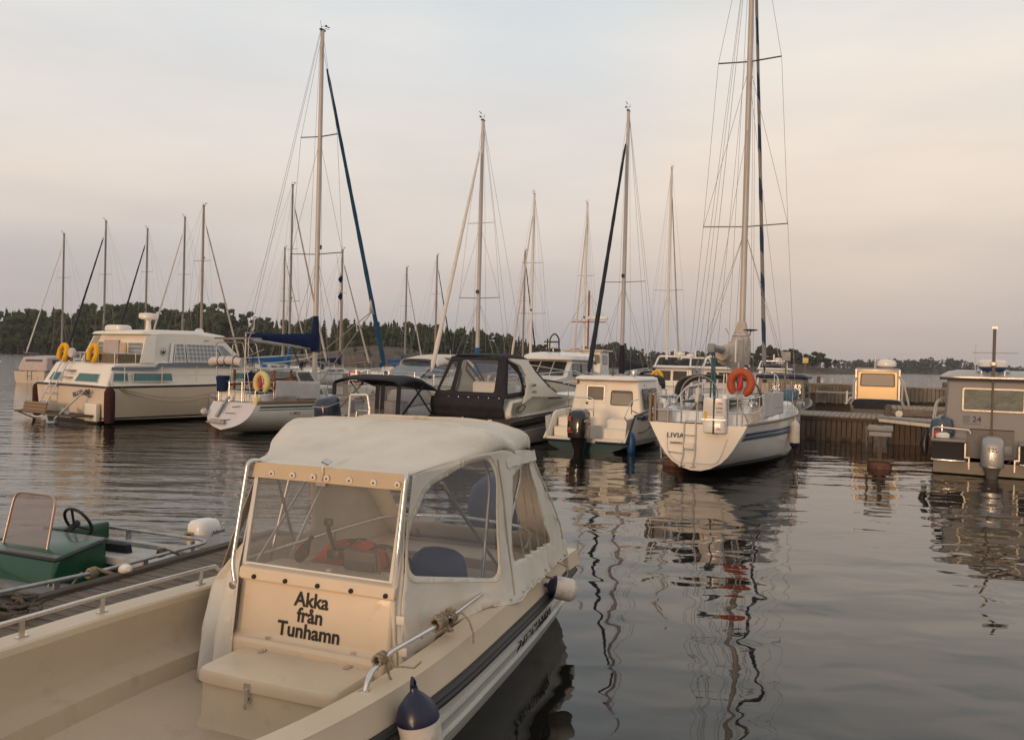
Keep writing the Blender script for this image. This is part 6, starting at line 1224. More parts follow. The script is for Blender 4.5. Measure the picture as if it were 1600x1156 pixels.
    ln = MB(); ln.lathe([(.02, 0), (.085, .02), (.10, .09), (.085, .16), (.03, .19)], 20, Matrix.Translation((.72, 2.0, 2.13))); ln.tube([(.72, 2.0, 2.05), (.72, 2.0, 2.15)], .03); ln.build('searchlight', STEEL, h)
    l2 = MB(); l2.box((-.88, 1.72, 1.90), (.12, .08, .12), None, .02); l2.build('work_light', BLACK, h); l2 = MB(); l2.box((-.88, 1.675, 1.90), (.09, .01, .09)); l2.build('light_lens', YELLGL, h)
    aa = MB(); aa.tube([(-.08, 2.6, 2.05), (-.08, 2.6, 2.32)], .02, 6); aa.box((-.08, 2.6, 2.18), (.12, .1, .1)); aa.build('light_mast', BLACK, h)
    tubes(root, 'grab_rail', STEEL, [rounded([(-.80, .75, .85), (-.80, .75, 1.32), (-.70, .75, 1.36), (-.10, .75, 1.36), (-.02, .75, 1.30), (-.02, .75, .85)], .08), [(-.80, .75, 1.05), (-.02, .75, 1.05)], rounded([(.95, .4, .9), (.98, .9, 1.30), (.98, 1.6, 1.34)], .08), [(.98, .9, 1.3), (.98, .95, .95)]], .015)
    ob = outboard(root, (-.02, -.38, .36), .74, BLACKG, BLACKG, 0, 0); d = MB()
    for x, z, w, h_ in ((-.13, .52, .10, .12), (-.13, .26, .10, .08), (-.11, .18, .15, .03)): q = MB(); q.box((x, -.415, z), (w, .006, h_)); q.build('cowl_label', REDD, ob)
    textmesh('cowl_lettering', 'SUZUKI', .085, SNAPW, ob, (.258, -.22, .44), (0, 1, 0), (0, 0, 1), .002, .003); q = MB(); q.box((.255, -.05, .37), (.008, .42, .04)); q.build('cowl_stripe', REDD, ob); textmesh('cowl_lettering', '140', .09, SNAPW, ob, (.258, .02, .24), (0, 1, 0), (0, 0, 1), .002, .003)
    tubes(root, 'mooring_line', ROPED, [rope_path((1.0, .95, 1.05), (1.7, 1.4, .85), .05, 8), rope_path((.95, .4, .9), (1.45, 1.6, .8), .38, 12)], .014, 6)
    f = empty('boat_fender', root.matrix_basis @ Vector((1.22, .15, .24)), 24, 'blue sausage fender hanging at the stern corner of the white hardtop boat', 'fender'); m = MB(); m.lathe([(.03, -.28), (.085, -.24), (.105, -.16), (.105, .14), (.07, .24), (.03, .30)], 16); m.build('fender_body', BLUEFD, f)
    free_fender(root, (1.62, 1.7, .52), .34, .10, FENDW, FENDW, 'small pale fender hanging between the white hardtop boat and the pole')
STRB2 = mat('royal_blue_stripe', (.03, .06, .15), .4); GREYGL = mat('grey_blind_glass', (.13, .13, .12), .25, var=.1, vscale=2., coat=.4); PANEC2 = glass('smoked_pane', (.16, .16, .16), .42, .03); YELLGL = mat('amber_lens', (.6, .42, .2), .2)
BLACKG = mat('black_outboard_gelcoat', (.016, .014, .014), .2, var=.15, coat=.6); REDD = mat('dark_red_label', (.28, .03, .03), .45); BLUEFD = mat('blue_fender_vinyl', (.02, .08, .22), .4, var=.1)
cabin_boat()

# ---------------------------------------------------------------- grey aluminium boat 24
def alu_boat():
    root = empty('aluminium_workboat', (10.72, 18.5, 0), 28, 'grey aluminium cabin boat numbered 24 with silver outboard and mast', 'workboat')
    H = Hull(7.2, 2.5, .95, .72, .85, 1.2, rake=.0, over=.9, kz=[(0, -.25), (.8, -.2), (1, .6)], sec=MS, full=.85); o, tr = H.hull(root, GREYAL)
    H.rail(root, GREYAL, .03, .02, 'gunwale'); H.deck(root, GREYAL2, .0, .02, .32)
    for sd in (1, -1): MB().box((sd * .86, -.0, .53), (.66, .06, .40)).build('transom_panel', DARKPAN, root)
    for sd in (1, -1): MB().box((sd * .86, .02, .76), (.70, .25, .06), None, .01).build('transom_cap', GREYAL, root); MB().box((sd * .86, -.10, .325), (.68, .26, .03), None, .008).build('bathing_step', STEEL, root)
    for sd in (1, -1): q = MB(); q.box((sd * .52, -.05, .55), (.03, .06, .32)); q.box((sd * .475, -.05, .40), (.10, .07, .03)); q.box((sd * .44, -.05, .27), (.03, .06, .26)); q.build('well_edge', GREYAL3, root)
    lo = MB(); lo.prism([(-.05, .03), (-.05, .30), (1.2, .30), (1.2, -.2)], -1.15, 1.15, 0); lo.build('lower_transom', GREYLOW, root)
    q = MB(); q.box((.0, .55, .28), (.95, 1.0, .04)); q.box((0, 1.05, .62), (.96, .05, .7)); q.build('motor_well', GREYAL2, root)
    # superstructure above the motor well
    hs = House([(1.08, .30), (1.08, 2.12), (1.25, 2.26), (3.6, 2.34), (3.9, 2.25), (4.4, 1.35), (4.4, .9)], .8, 1.00, 2.2, .92); h = hs.build('cabin', GREYAL, root, .05)
    # flat dark panel painting the shade of the motor well under the cabin's back wall
    q = MB(); q.box((.03, 1.045, .62), (.90, .03, .74), None, .0); q.build('well_shade_panel', DARKIN, h); q = MB()
    for x in (-.3, .0, .3): q.box((x, 1.03, .84), (.14, .012, .10))
    q.build('recess_panel', GREYAL2, h); MB().box((.28, 1.02, .52), (.34, .05, .22), None, .01).build('recess_locker', GREYAL, h)
    rf = MB(); rf.loft([(2.15, 0, 2.45, 1.06, 1.46), (2.18, 0, 2.45, 1.10, 1.50), (2.21, 0, 2.45, 1.10, 1.50), (2.33, 0, 2.5, .92, 1.3), (2.37, 0, 2.55, .72, 1.1)], 40, 8); rf.build('roof', ALUW, h); q = MB(); q.loft([(2.13, 0, 2.45, 1.09, 1.49), (2.17, 0, 2.45, 1.11, 1.51)], 40, 8); q.build('roof_edge', PURPLE, h)
    wp = rpoly([(-.60, 1.06, 1.40), (.68, 1.06, 1.40), (.68, 1.06, 1.95), (-.60, 1.06, 1.95)], .06); window(h, [tuple(p) for p in wp], GREYAL3, PANEGR, .035, .03)
    for i in range(5): MB().box((-.35 + i * .22, 2.2, 1.5), (.05, .05, .3)).build('cabin_equipment', WHITEG, h) if i % 2 == 0 else None
    MB().box((.1, 1.9, 1.15), (1.2, .3, .4), None, .04).build('seat', DKGREY, h)
    textmesh('number_lettering', '24', .19, INKB, h, (-.38, 1.062, 1.15), (1, 0, 0), (0, 0, 1), .003, .003, 'LEFT'); q = MB()
    for z in (1.27, 1.22, 1.16): q.box((-.50, 1.07, z), (.15, .006, .03))
    q.build('emblem', EMBL, h); q = MB(); q.box((-.38, 1.07, 1.10), (.36, .006, .018)); q.build('emblem_line', EMBL, h)
    L = [rounded([(-1.18, .1, .75), (-1.18, .15, 1.02), (-1.1, .2, 1.04), (-.45, .2, 1.0), (-.42, .2, .92)], .05), rounded([(-1.25, .7, .8), (-1.15, .9, 1.62), (-.98, 1.1, 1.70)], .25), rounded([(-1.2, 1.0, .9), (-1.12, 1.1, 1.60), (-.98, 1.2, 1.64)], .2), rounded([(1.25, .7, .8), (1.15, .9, 1.62), (.98, 1.1, 1.70)], .25)]
    tubes(root, 'grab_rail', ALUW, L, .02)
    q = MB(); q.lathe([(.01, 0), (.26, .0), (.28, .1), (.22, .4), (.05, .48)], 16, Matrix.Translation((-1.0, .75, .8))); q.build('rope_drum', PANEB, root)
    q = MB(); q.loft([(.80, -.98, .2, .14, .09), (.88, -.98, .2, .15, .1), (.92, -.96, .2, .08, .05)], 12, 2); q.build('folded_cloth', WHITEG, root); q = MB(); q.loft([(.80, -1.12, .3, .10, .09), (.90, -1.12, .3, .1, .08), (.95, -1.1, .3, .05, .05)], 12, 2); q.build('red_bag', RED, root)
    ma = MB(); ma.tube([(.02, 1.0, .80), (.02, 1.0, 2.2)], .022, 8); ma.tube([(.02, 1.0, 2.1), (.02, 1.0, 3.35)], .035, 8); ma.build('mast', BRONZE, root); q = MB(); q.box((.02, 1.0, 3.36), (.11, .11, .05)); q.box((.02, 1.0, 2.52), (.12, .12, .10), None, .01); q.build('mast_cap', ALUW, root); q = MB(); q.tube([(-.42, 1.0, 2.78), (.50, 1.0, 2.78)], .009, 6); q.build('crossbar', ALUW, root)
    ra = MB(); ra.lathe([(.22, 2.46), (.30, 2.50), (.31, 2.56), (.30, 2.63), (.24, 2.68), (.02, 2.69)], 28, Matrix.Translation((.02, 1.45, -.06))); ro = ra.build('radar', WHITEG, root); q = MB(); q.lathe([(.24, 2.375), (.305, 2.43), (.312, 2.455)], 28, Matrix.Translation((.02, 1.45, 0))); q.build('radar_base', STRB2, ro); q = MB(); q.lathe([(.04, 2.2), (.04, 2.42)], 10, Matrix.Translation((.02, 1.45, 0))); q.build('radar_stalk', STEEL, ro)
    for x in (-.22, .02, .26): q = MB(); q.lathe([(.03, 0), (.10, .03), (.12, .09), (.06, .13)], 14, Matrix.Translation((x, 1.25, 2.26)) @ Matrix.Rotation(0, 4, 'X')); q.build('floodlight', CHROMEB, root)
    ob = outboard(root, (-.0, -.25, .26), .66, SILVG, SILVD, 0, 0, stripe=(SILVD, .0, .03)); textmesh('cowl_lettering', '225', .13, DKGREY, ob, (0, -.362, .34), (1, 0, 0), (0, 0, 1), .003, .004); tubes(ob, 'tiller_bracket', BLACK, [[(.2, .25, -.1), (.4, .5, .1)]], .03)
    f = MB(); f.tube([(-1.32, .35, .95), (-1.36, .3, .6), (-1.34, .3, .35)], [.05, .10, .05], 10); fo = f.build('hanging_tyre_fender', BLACK, root)
GREYAL = mat('grey_painted_aluminium', (.20, .205, .215), .5, .15, var=.05, vscale=2., dirt=((.14, .12, .1), 3., .56, .4)); GREYAL2 = mat('darker_grey_paint', (.15, .14, .13), .55, var=.1); GREYAL3 = mat('pale_metal_trim', (.50, .45, .38), .45, .4, var=.05); ALUW = mat('brushed_aluminium', (.48, .46, .43), .42, .6, var=.1, vscale=4.)
GREYLOW = mat('dull_aluminium_skirt', (.19, .175, .15), .55, .2, var=.1); DARKPAN = mat('near_black_panel', (.018, .018, .02), .6, spec=.25); PURPLE = mat('dull_purple_trim', (.10, .075, .09), .5); PANEGR = glass('green_tinted_pane', (.07, .13, .12), .4, .35); EMBL = mat('faded_blue_emblem', (.10, .12, .18), .5); BRONZE = mat('grey_brown_mast_paint', (.17, .14, .12), .5, .3); CHROMEB = mat('chromed_lamp', (.45, .5, .58), .12, 1.)
SILVG = mat('silver_outboard_gelcoat', (.33, .33, .33), .4, .35, var=.05, coat=.5); SILVD = mat('dark_silver_leg', (.22, .22, .22), .35, .5)
alu_boat()

# ---------------------------------------------------------------- wharf, pontoons, breakwater
MF = 24
def mw(x, y, z=0):
    a = R(MF); return Vector((9.5 + math.cos(a) * x + math.sin(a) * y, 27.4 - math.sin(a) * x + math.cos(a) * y, z))
def wharf():
    root = empty('timber_wharf', mw(2.2, 1.5), MF, 'brown timber wharf with vertical plank face right of the LIVIA yacht', 'wharf')
    rd = random.Random(3)
    x = -3.3
    while x < 2.6:
        w = .155; h = .70 + rd.uniform(-.03, .02); q = MB(); q.box((x, -1.5 + rd.uniform(-.012, .012), h / 2 - .12), (w - .018, .06, h + .24), Matrix.Rotation(rd.uniform(-.012, .012), 3, 'Y'), .006); q.build('face_plank', WHARFP, root); x += w
    x = -3.3
    while x < 3.0:
        w = .16; q = MB(); q.box((x, -.1, .775), (w - .014, 3.0, .05), Matrix.Rotation(rd.uniform(-.004, .004), 3, 'Z'), .006); q.build('deck_plank', PLANKD, root); x += w
    MB().box((-.35, -1.54, .70), (6.0, .06, .10), None, .01).build('edge_beam', BEAM, root); MB().box((-.35, .1, .3), (5.7, 2.6, .7)).build('wharf_core', DARKIN, root)
    MB().box((-.3, -1.475, .02), (5.9, .10, .16), None, .01).build('algae_beam', ALGAE, root)
    for x in (-2.4, .45): q = MB(); q.lathe([(.10, .1), (.095, 1.15), (.08, 1.2)], 12, Matrix.Translation((x, -1.2, 0))); q.build('bollard', PILEM, root)
    q = empty('landing_stage', mw(4.6, 2.6), MF, 'raised weathered plank landing stage behind the wharf near boat 24', 'pontoon'); x = -1.9
    while x < 2.3:
        w = .16; b = MB(); b.box((x, 0, 1.06), (w - .014, 2.6, .05), Matrix.Rotation(rd.uniform(-.006, .006), 3, 'Z'), .006); b.build('deck_plank', PLANKD, q); x += w
    MB().box((.15, -1.31, .93), (4.1, .08, .20), None, .01).build('edge_beam', PLANK, q); MB().box((.15, 0, .45), (3.8, 2.3, .85)).build('stage_core', BEAM, q)
    k = MB(); k.lathe([(.02, 0), (.11, .01), (.11, .05), (.03, .06)], 16, Matrix.Translation((-1.6, -1.37, .90)) @ Matrix.Rotation(R(90), 4, 'X')); k.build('cleat_disc', SNAPW, q)
    gg = empty('gangway', mw(3.3, -.2), MF, 'sloping grey gangway between the wharf and the small float', 'gangway'); b = MB(); b.slab([(-.9, -.1, .85), (1.6, -.6, .72), (1.6, .1, .72), (-.9, .6, .85)], .06); b.build('walkway', GREYP, gg); b = MB(); b.slab([(-.9, -.12, .80), (1.6, -.62, .67), (1.6, -.62, .55), (-.9, -.12, .70)], .03); b.build('side_beam', GALV, gg)
wharf_mats = 0
WHARFP = mat('stained_wharf_planks', (.165, .122, .092), .85, var=.25, vscale=3., stretch=(5, 5, .5), bump=.6, bscale=16., spec=.15, dirt=((.055, .045, .032), 3., .5, .75)); PLANKD = mat('sun_bleached_planks', (.34, .285, .235), .85, var=.22, vscale=4., stretch=(6, .6, 6), bump=.5, bscale=16., spec=.15, dirt=((.10, .08, .065), 3., .5, .6)); ALGAE = mat('algae_band', (.06, .05, .022), .8, var=.3, vscale=8.)
wharf()
def breakwater():
    def seg(a, b, z0, z1, label, m, thick=2.2):
        a = Vector(a); b = Vector(b); d = b - a; L = d.length; deg = math.degrees(math.atan2(d.x, d.y)) - 90; c = (a + b) / 2; r_ = empty('breakwater_pontoon', (c.x, c.y, 0), deg, label, 'breakwater', 'timber breakwater sections')
        q = MB(); q.box((0, .1, z1 / 2 - .1), (L, thick * .8, z1 + .1)); q.build('core', BEAM, r_); rd = random.Random(int(L * 10))
        rows = MB(); n = int(L / .17)
        for i in range(n): rows.box((-L / 2 + (i + .5) * L / n, -thick / 2, (z0 + z1) / 2 + rd.uniform(-.02, .02)), (L / n - .02, .05, z1 - z0 + rd.uniform(-.06, .03)))
        o = rows.build('plank_facing', m, r_); t = MB(); t.box((0, 0, z1 + .01), (L, thick, .05)); t.build('top_deck', PLANKD, r_); return r_
    seg((15.0, 41.0), (18.1, 39.8), .68, 1.16, 'near left section of the timber breakwater behind the dark blue cabin', WHARFG)
    seg((16.4, 47.2), (21.0, 45.2), .95, 1.48, 'middle section of the timber breakwater left of the boxy aluminium cabin', WHARFG)
    seg((18.6, 40.4), (25.5, 37.3), .86, 1.52, 'right section of the timber breakwater behind boat 24', WHARFG)
    for x, y, h, lab in ((17.3, 46.9, .35, 'short post on the middle breakwater, left one'), (19.6, 45.9, .3, 'short post on the middle breakwater, right one'), (20.6, 39.6, .28, 'short pale post on the right breakwater')):
        q = MB(); q.lathe([(.10, 0), (.10, h), (.07, h + .04)], 10); o = q.build('bollard', PILEM); o.location = (x, y, 1.5); tag(o, lab, 'bollard', 'short posts on the breakwater')
WHARFG = mat('grey_facing_planks', (.20, .175, .145), .85, var=.2, vscale=2., bump=.4, bscale=12., spec=.15, dirt=((.09, .075, .06), 1.5, .5, .6))
breakwater()
def mooring_float(c, deg, label, h=.78, pile=True):
    r_ = empty('mooring_finger', c, deg, label, 'mooring finger', 'narrow mooring fingers between the berths')
    q = MB(); q.box((0, 2.4, .42), (.30, 4.8, .10), None, .01); q.build('walkway', BEAM, r_)
    q = MB(); q.lathe([(.05, -.3), (.26, -.24), (.27, .06), (.24, .14), (.06, .17)], 18); q.build('end_float', RUSTY, r_)
    q = MB(); q.box((0, 0, .55), (.10, .10, .95)); q.box((0, .0, .20), (.62, .18, .05)); q.build('upright', PILEM, r_)
    q = MB(); q.box((0, .05, h + .16), (.55, .30, .13), None, .03); q.box((0, .05, h + .03), (.48, .26, .10)); q.build('bumper', GREYP, r_); q = MB(); q.bar((-.26, -.12, .15), (-.30, -.1, h + .2), .04, .04); q.build('guide_bar', STEEL, r_); return r_
RUSTY = mat('rusty_float', (.14, .065, .04), .7, var=.3, bump=.3, bscale=20., dirt=((.03, .025, .02), 5., .5, .7))
mooring_float((8.72, 19.6, 0), MF, 'finger with rusty float and grey bumper left of boat 24')
mooring_float((3.80, 19.2, 0), MF, 'finger with rusty float between the white hardtop boat and LIVIA', .3)
mooring_float((-9.6, 27.2, 0), MF, 'finger between the BLUEBIRD cruiser and the green striped yacht', .75)
def pier_main():
    r_ = empty('main_pier', (-2.5, 37.6, 0), MF, 'long low wooden pier behind the first row of boats', 'pier'); q = MB(); q.box((-2.0, 0, .45), (28, 1.8, .14)); q.build('deck', PLANKD, r_); q = MB(); q.box((-2.0, -.93, .38), (28, .08, .30)); q.build('edge_beam', BEAM, r_)
    q = MB()
    for i in range(9): q.box((-15 + i * 3.3, 0, .1), (1.4, 1.6, .5))
    q.build('floats', GREYP, r_)
pier_main()
def sign_post(loc, h, label, w=.38, hh=.36, m=None):
    r_ = empty('sign_post', loc, 10, label, 'sign'); q = MB(); q.box((0, 0, h / 2), (.06, .06, h)); q.build('post', BRONZE, r_); q = MB(); q.box((0, -.05, h - hh / 2), (w, .03, hh), None, .01); q.build('panel', m or WGREY, r_)
sign_post(mw(-.55, .8, .80), 2.05, 'tall post with a blank square grey panel on the wharf', .28, .30)
sign_post(Vector((16.2, 46.0, 1.0)), 1.9, 'thin post with a small pale yellow board beyond the dark blue cabin', .3, .3, LEMON)

# ---------------------------------------------------------------- boxy aluminium cabin catching the sun
def box_cabin():
    root = empty('aluminium_cabin_boat', mw(2.3, 5.2), MF, 'boxy aluminium cabin boat catching golden light behind the wharf', 'cabin boat')
    H = Hull(5.6, 2.0, .9, .95, 1.0, 1.4, over=.8, sec=MS, kz=[(0, -.3), (1, .6)], full=.8); o, tr = H.hull(root, DKGREY); tr.build('transom', DKGREY, root); H.deck(root, GREYAL2, .0)
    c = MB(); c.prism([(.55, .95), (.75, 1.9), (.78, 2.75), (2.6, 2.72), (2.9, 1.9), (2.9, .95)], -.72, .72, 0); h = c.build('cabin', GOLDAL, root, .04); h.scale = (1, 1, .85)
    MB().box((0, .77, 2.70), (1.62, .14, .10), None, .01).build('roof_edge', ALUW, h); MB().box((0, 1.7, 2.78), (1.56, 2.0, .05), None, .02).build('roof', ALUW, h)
    for x in (-.76, .76): MB().box((x, .72, 1.85), (.06, .06, 1.8)).build('corner_post', ALUW, h)
    wp = rpoly([(-.62, .735, 1.98), (.62, .735, 1.98), (.60, .755, 2.58), (-.60, .755, 2.58)], .07); window(h, [tuple(p) for p in wp], BLACK, GLASSR, .05, .03)
    tubes(root, 'grab_rail', ALUW, [rounded([(-.85, .5, 1.0), (-.84, .6, 1.85), (-.74, .65, 2.0)], .1), rounded([(.85, .5, 1.0), (.88, .6, 1.85), (.76, .65, 2.1)], .1), rounded([(1.1, 0.5, 1.0), (.90, .6, 1.9), (.80, .65, 2.0)], .1)], .04)
    k = MB(); k.loft([(.95, 0, .25, .88, .35), (1.15, 0, .27, .86, .33), (1.28, 0, .3, .78, .27), (1.31, 0, .3, .6, .2)], 30, 4); k.build('cockpit_cover', BLACKC, root).location.z = -.1
    ra = MB(); ra.lathe([(.10, 2.8), (.34, 2.92), (.36, 3.02), (.30, 3.14), (.08, 3.18)], 24, Matrix.Translation((.30, 1.5, 0))); q_ = ra.build('radar', WHITEG, root); q_.location.z = -.44; k = MB(); k.tube([(-.1, 1.4, 2.3), (-.1, 1.4, 2.68)], .05); k.lathe([(.07, 0), (.07, .1)], 10, Matrix.Translation((-.1, 1.4, 2.65))); k.build('light_mast', ALUW, root)
    tubes(root, 'bow_cleat', WHITEG, [[(-1.05, .1, 1.0), (-1.05, .1, 1.5)], [(-1.1, .2, 1.0), (-.9, 0, 1.25)]], .035)
GOLDAL = mat('sunlit_gold_aluminium', (.70, .50, .26), .42, .3, var=.05, vscale=2.); GLASSR = mat('dusty_glass', (.17, .145, .12), .35, .0, var=.1, vscale=2.)  # cabin aluminium has the golden sunlight painted into its colour
box_cabin()

# ---------------------------------------------------------------- dark blue cabin boat right of LIVIA and the boat behind it
def blue_cabin():
    root = empty('pilothouse_boat', mw(-1.15, 4.0), MF, 'small grey pilothouse boat with dark blue roof behind the wharf', 'pilothouse boat')
    H = Hull(5.6, 2.1, .9, .75, .85, 1.2, over=.8, sec=MS, kz=[(0, -.3), (1, .6)], full=.8); hm = hullmat('navy_hull', (.02, .025, .04), [(.1, (.02, .02, .02))]); o, tr = H.hull(root, hm); tr.build('transom', hm, root); H.deck(root, GREYP, .0)
    hs = House([(1.0, .8), (1.05, 1.92), (3.2, 1.95), (3.6, 1.3), (3.6, .8)], .8, .92, 1.9, .84); h = hs.build('cabin', WGREYW, root, .04)
    rf = MB(); rf.loft([(1.90, 0, 2.2, 1.0, 1.35), (1.95, 0, 2.2, 1.03, 1.38), (2.02, 0, 2.2, 1.0, 1.33), (2.08, 0, 2.2, .85, 1.15)], 36, 7); rf.build('roof', NAVYPT, h)
    for a, b, pm in ((-.75, -.42, GLASSR), (-.34, .0, PANEC), (.08, .40, GLASSR), (.48, .78, PANE)): window(h, [tuple(p) for p in rpoly([(a, 1.01, 1.12), (b, 1.01, 1.12), (b, 1.03, 1.72), (a, 1.03, 1.72)], .06)], BLACK, pm, .03)
    for a, b in ((1.3, 2.0), (2.2, 2.9)):
        for sd in (1, -1): window(h, [tuple(p) for p in rpoly(hs.side([(a, 1.15), (b, 1.15), (b, 1.72), (a, 1.72)], sd, .01), .06)], BLACK, PANE, .03)
    tubes(root, 'grab_rail', STEEL, [rounded([(-.35, .6, .8), (-.35, .6, 1.45), (-.1, .6, 1.45), (-.1, .6, .8)], .1), rounded([(.15, .2, .85), (.15, .2, 1.02), (.95, .2, 1.02), (.95, .2, .85)], .05)], .025)
    MB().box((.7, .25, .90), (.35, .25, .22), None, .03).build('locker', WGREY, root)
NAVYPT = mat('dark_blue_roof_paint', (.018, .022, .05), .4, var=.1); WGREYW = mat('weathered_grey_cabin', (.24, .23, .21), .5, var=.1)
blue_cabin()

# ---------------------------------------------------------------- yachts of the second row and beyond
def far_yacht(x, y, deg, L, Hm, label, spr, furl=SAILW, cover=None, mm=None, hullc=None, fr=.055, detail=1, boomz=1.75, mastf=.42, wire=.006, ft=.93, r=(.07, .045), wob=0., radar=False, stripe=None):
    root = empty('sailing_yacht', (x, y, 0), deg, label, 'sailing yacht', 'yachts moored farther out')
    H = Hull(L, L * .30, .68, .95, .98, 1.3, rake=-.3, over=1.0, kz=[(0, .12), (.1, .0), (.5, -.4), (.85, -.3), (.96, 0), (1, .4)], full=.70); m = hullc or WHITEH; o, tr = H.hull(root, m, 20); tr.build('transom', m, root); H.rail(root, TEAK if int(abs(x) * 10) % 2 else ALU, .028, .015); H.deck(root, WHITEG)
    if stripe: H.band(root, .12, .2, stripe, 'sheer_stripe', .02, .97, n=20)
    c = House([(L * .27, .98), (L * .27, 1.42), (L * .5, 1.40), (L * .68, 1.12), (L * .7, .98)], .98, L * .095, 1.4, L * .085, [(0, 1), (L * .5, .95), (L * .72, .5)]); cb = c.build('coachroof', WHITEG, root, .04)
    for a, b in ((.32, .40), (.43, .50)):
        for sd in (1, -1): window(cb, c.side([(L * a, 1.12), (L * b, 1.12), (L * b, 1.28), (L * a, 1.28)], sd, .008), BLACK, PANE, .02)
    lifelines(root, H, .03, .95, 6, .6); tubes(root, 'pulpit', STEEL, [[Vector(H.P(.88, 0, 1)) + Vector((0, 0, .6)), Vector((0, L, 1.95)), Vector(H.P(.88, 0, -1)) + Vector((0, 0, .6))]], .014)
    my = L * (1 - mastf)
    rig(root, my, 1.35, Hm, spr, L * .14, furl, fr, (L - .15, 1.35, Hm * ft), (.1, 1.0), mm, r, (L * .36, boomz, .1) , cover, wire=wire, furl_wob=wob)
    if detail: globals()['hood'](L * .20, L * .34, L * .09, 1.25, 1.85, cover or NAVYC, root, PANEC)
    if radar: k = MB(); k.loft([(Hm * .4, 0, my + .25, .2, .2), (Hm * .4 + .16, 0, my + .25, .2, .2), (Hm * .4 + .2, 0, my + .25, .12, .12)], 18, 2); k.build('radar', WHITEG, root)
    return root
def place(px, D): return ((px - 800) / 1300 * D, D)
def mz(px, py, D): return 2.3 + ((564 + .026 * (px - 800)) - py) * D / 1300
def yat(px, D, top, deg, L, label, spr, **k):
    if D > 55: L = L * 1.18; k.setdefault('r', (.10, .075)); k['fr'] = k.get('fr', .055) * 1.35
    """mast stands at bearing px, distance D; boat heading deg"""
    X, Y = place(px, D); Hm = mz(px, top, D); my = L * .58; a = R(deg); rt = far_yacht(X - math.sin(a) * my, Y - math.cos(a) * my, deg, L, Hm, label, [(mz(px, s[0], D), s[1] * D / 1300) for s in spr[::-1]], **k); return rt
BMAST = mat('bronze_mast', (.30, .245, .20), .6, .0); GMAST = mat('grey_mast', (.24, .225, .22), .6, .0); NAVYF = mat('dark_blue_furled_cover', (.012, .016, .03), .8); STRG = mat('cream_furled_cloth', (.55, .50, .45), .8)
yat(96, 82, 366, 200, 8.6, 'yacht at the far left with grey sail cover and thin pale headsail', [(434, 14), (492, 17)], furl=SAILW, cover=GREYC, mm=GMAST, fr=.045)
yat(161, 78, 346, 200, 9.0, 'yacht behind the yellow buoys with a thick navy furled headsail', [(429, 13), (492, 17)], furl=NAVYF, cover=NAVYC, mm=GMAST, fr=.075)
yat(226, 78, 358, 198, 8.8, 'yacht behind the BLUEBIRD radar with a navy furled headsail', [(425, 11), (488, 16)], furl=NAVYF, cover=NAVYC, mm=GMAST, fr=.07)
yat(284, 76, 340, 203, 9.0, 'yacht behind the BLUEBIRD roof with a cream furled headsail to the left', [(429, 13), (493, 15)], furl=STRG, cover=NAVYC, mm=GMAST, fr=.06)
yat(313, 62, 322, 24, 9.0, 'yacht behind the BLUEBIRD cruiser with the tallest bronze mast there', [(408, 17)], furl=STRG, cover=NAVYC, mm=BMAST, fr=.055)
yat(451, 58, 290, 24, 9.4, 'yacht behind the navy boom with two spreaders and a pale furled sail', [(390, 12), (471, 19)], furl=STRG, cover=BLUEC, mm=GMAST, fr=.06, r=(.08, .06))
yat(441, 80, 388, 24, 8.6, 'farther yacht just left of the mast with grey sprayhood, over the navy boom', [(451, 9), (505, 12)], furl=SAILW, cover=GREYC, mm=BMAST, fr=.045)
yat(531, 66, 391, 24, 9.0, 'yacht seen beyond the blue furled headsail, with white stern facing us', [(458, 10), (508, 14)], furl=STRG, cover=NAVYC, mm=BMAST, fr=.055, radar=False)
yat(632, 85, 419, 24, 8.0, 'yacht with blue cover behind the cream soft top cruiser', [(478, 9), (522, 9)], furl=SAILW, cover=BLUEC, mm=GMAST, fr=.05)
yat(679, 80, 400, 24, 8.4, 'yacht with dark furled headsail right of the soft top cruiser', [(460, 10)], furl=NAVYF, cover=NAVYC, mm=BMAST, fr=.05)
yat(745, 33.5, 190, 204, 9.6, 'yacht with thick white furled headsail and bright blue sail cover', [(349, 23), (466, 35)], furl=SAILW, cover=BLUEC, mm=MASTM, fr=.085, r=(.085, .065), wire=.006)
yat(828, 58, 304, 200, 8.8, 'yacht with bright blue cover left of the white pilot cruiser', [(411, 17), (490, 22)], furl=STRG, cover=BLUEC, mm=MASTW, fr=.055)
yat(816, 78, 393, 24, 8.0, 'farther yacht with a dark furled headsail beside the taller pale mast', [(470, 10)], furl=NAVYF, cover=GREYC, mm=BMAST, fr=.055)
yat(911, 62, 319, 196, 8.6, 'yacht with grey furled mainsail beside the fishing boat wheelhouse', [(431, 13), (501, 18)], furl=STRG, cover=GREYC, mm=MASTW, fr=.05)
yat(971, 34, 175, 207, 9.4, 'yacht with black and white furled headsail and charcoal sail cover', [(441, 34)], furl=NAVYF, cover=BLACKC, mm=MASTM, fr=.09, r=(.085, .06), wire=.006, boomz=2.02)
yat(1041, 60, 264, 24, 9.0, 'yacht with pale twin stays and blue striped stern left of LIVIA', [(454, 23)], furl=STRG, cover=NAVYC, mm=MASTW, fr=.05, stripe=STRB2)
yat(1172, 60, 330, 24, 8.0, 'white yacht largely hidden behind the LIVIA sprayhood', [(470, 9)], furl=None, cover=GREYC, mm=GMAST) if False else None

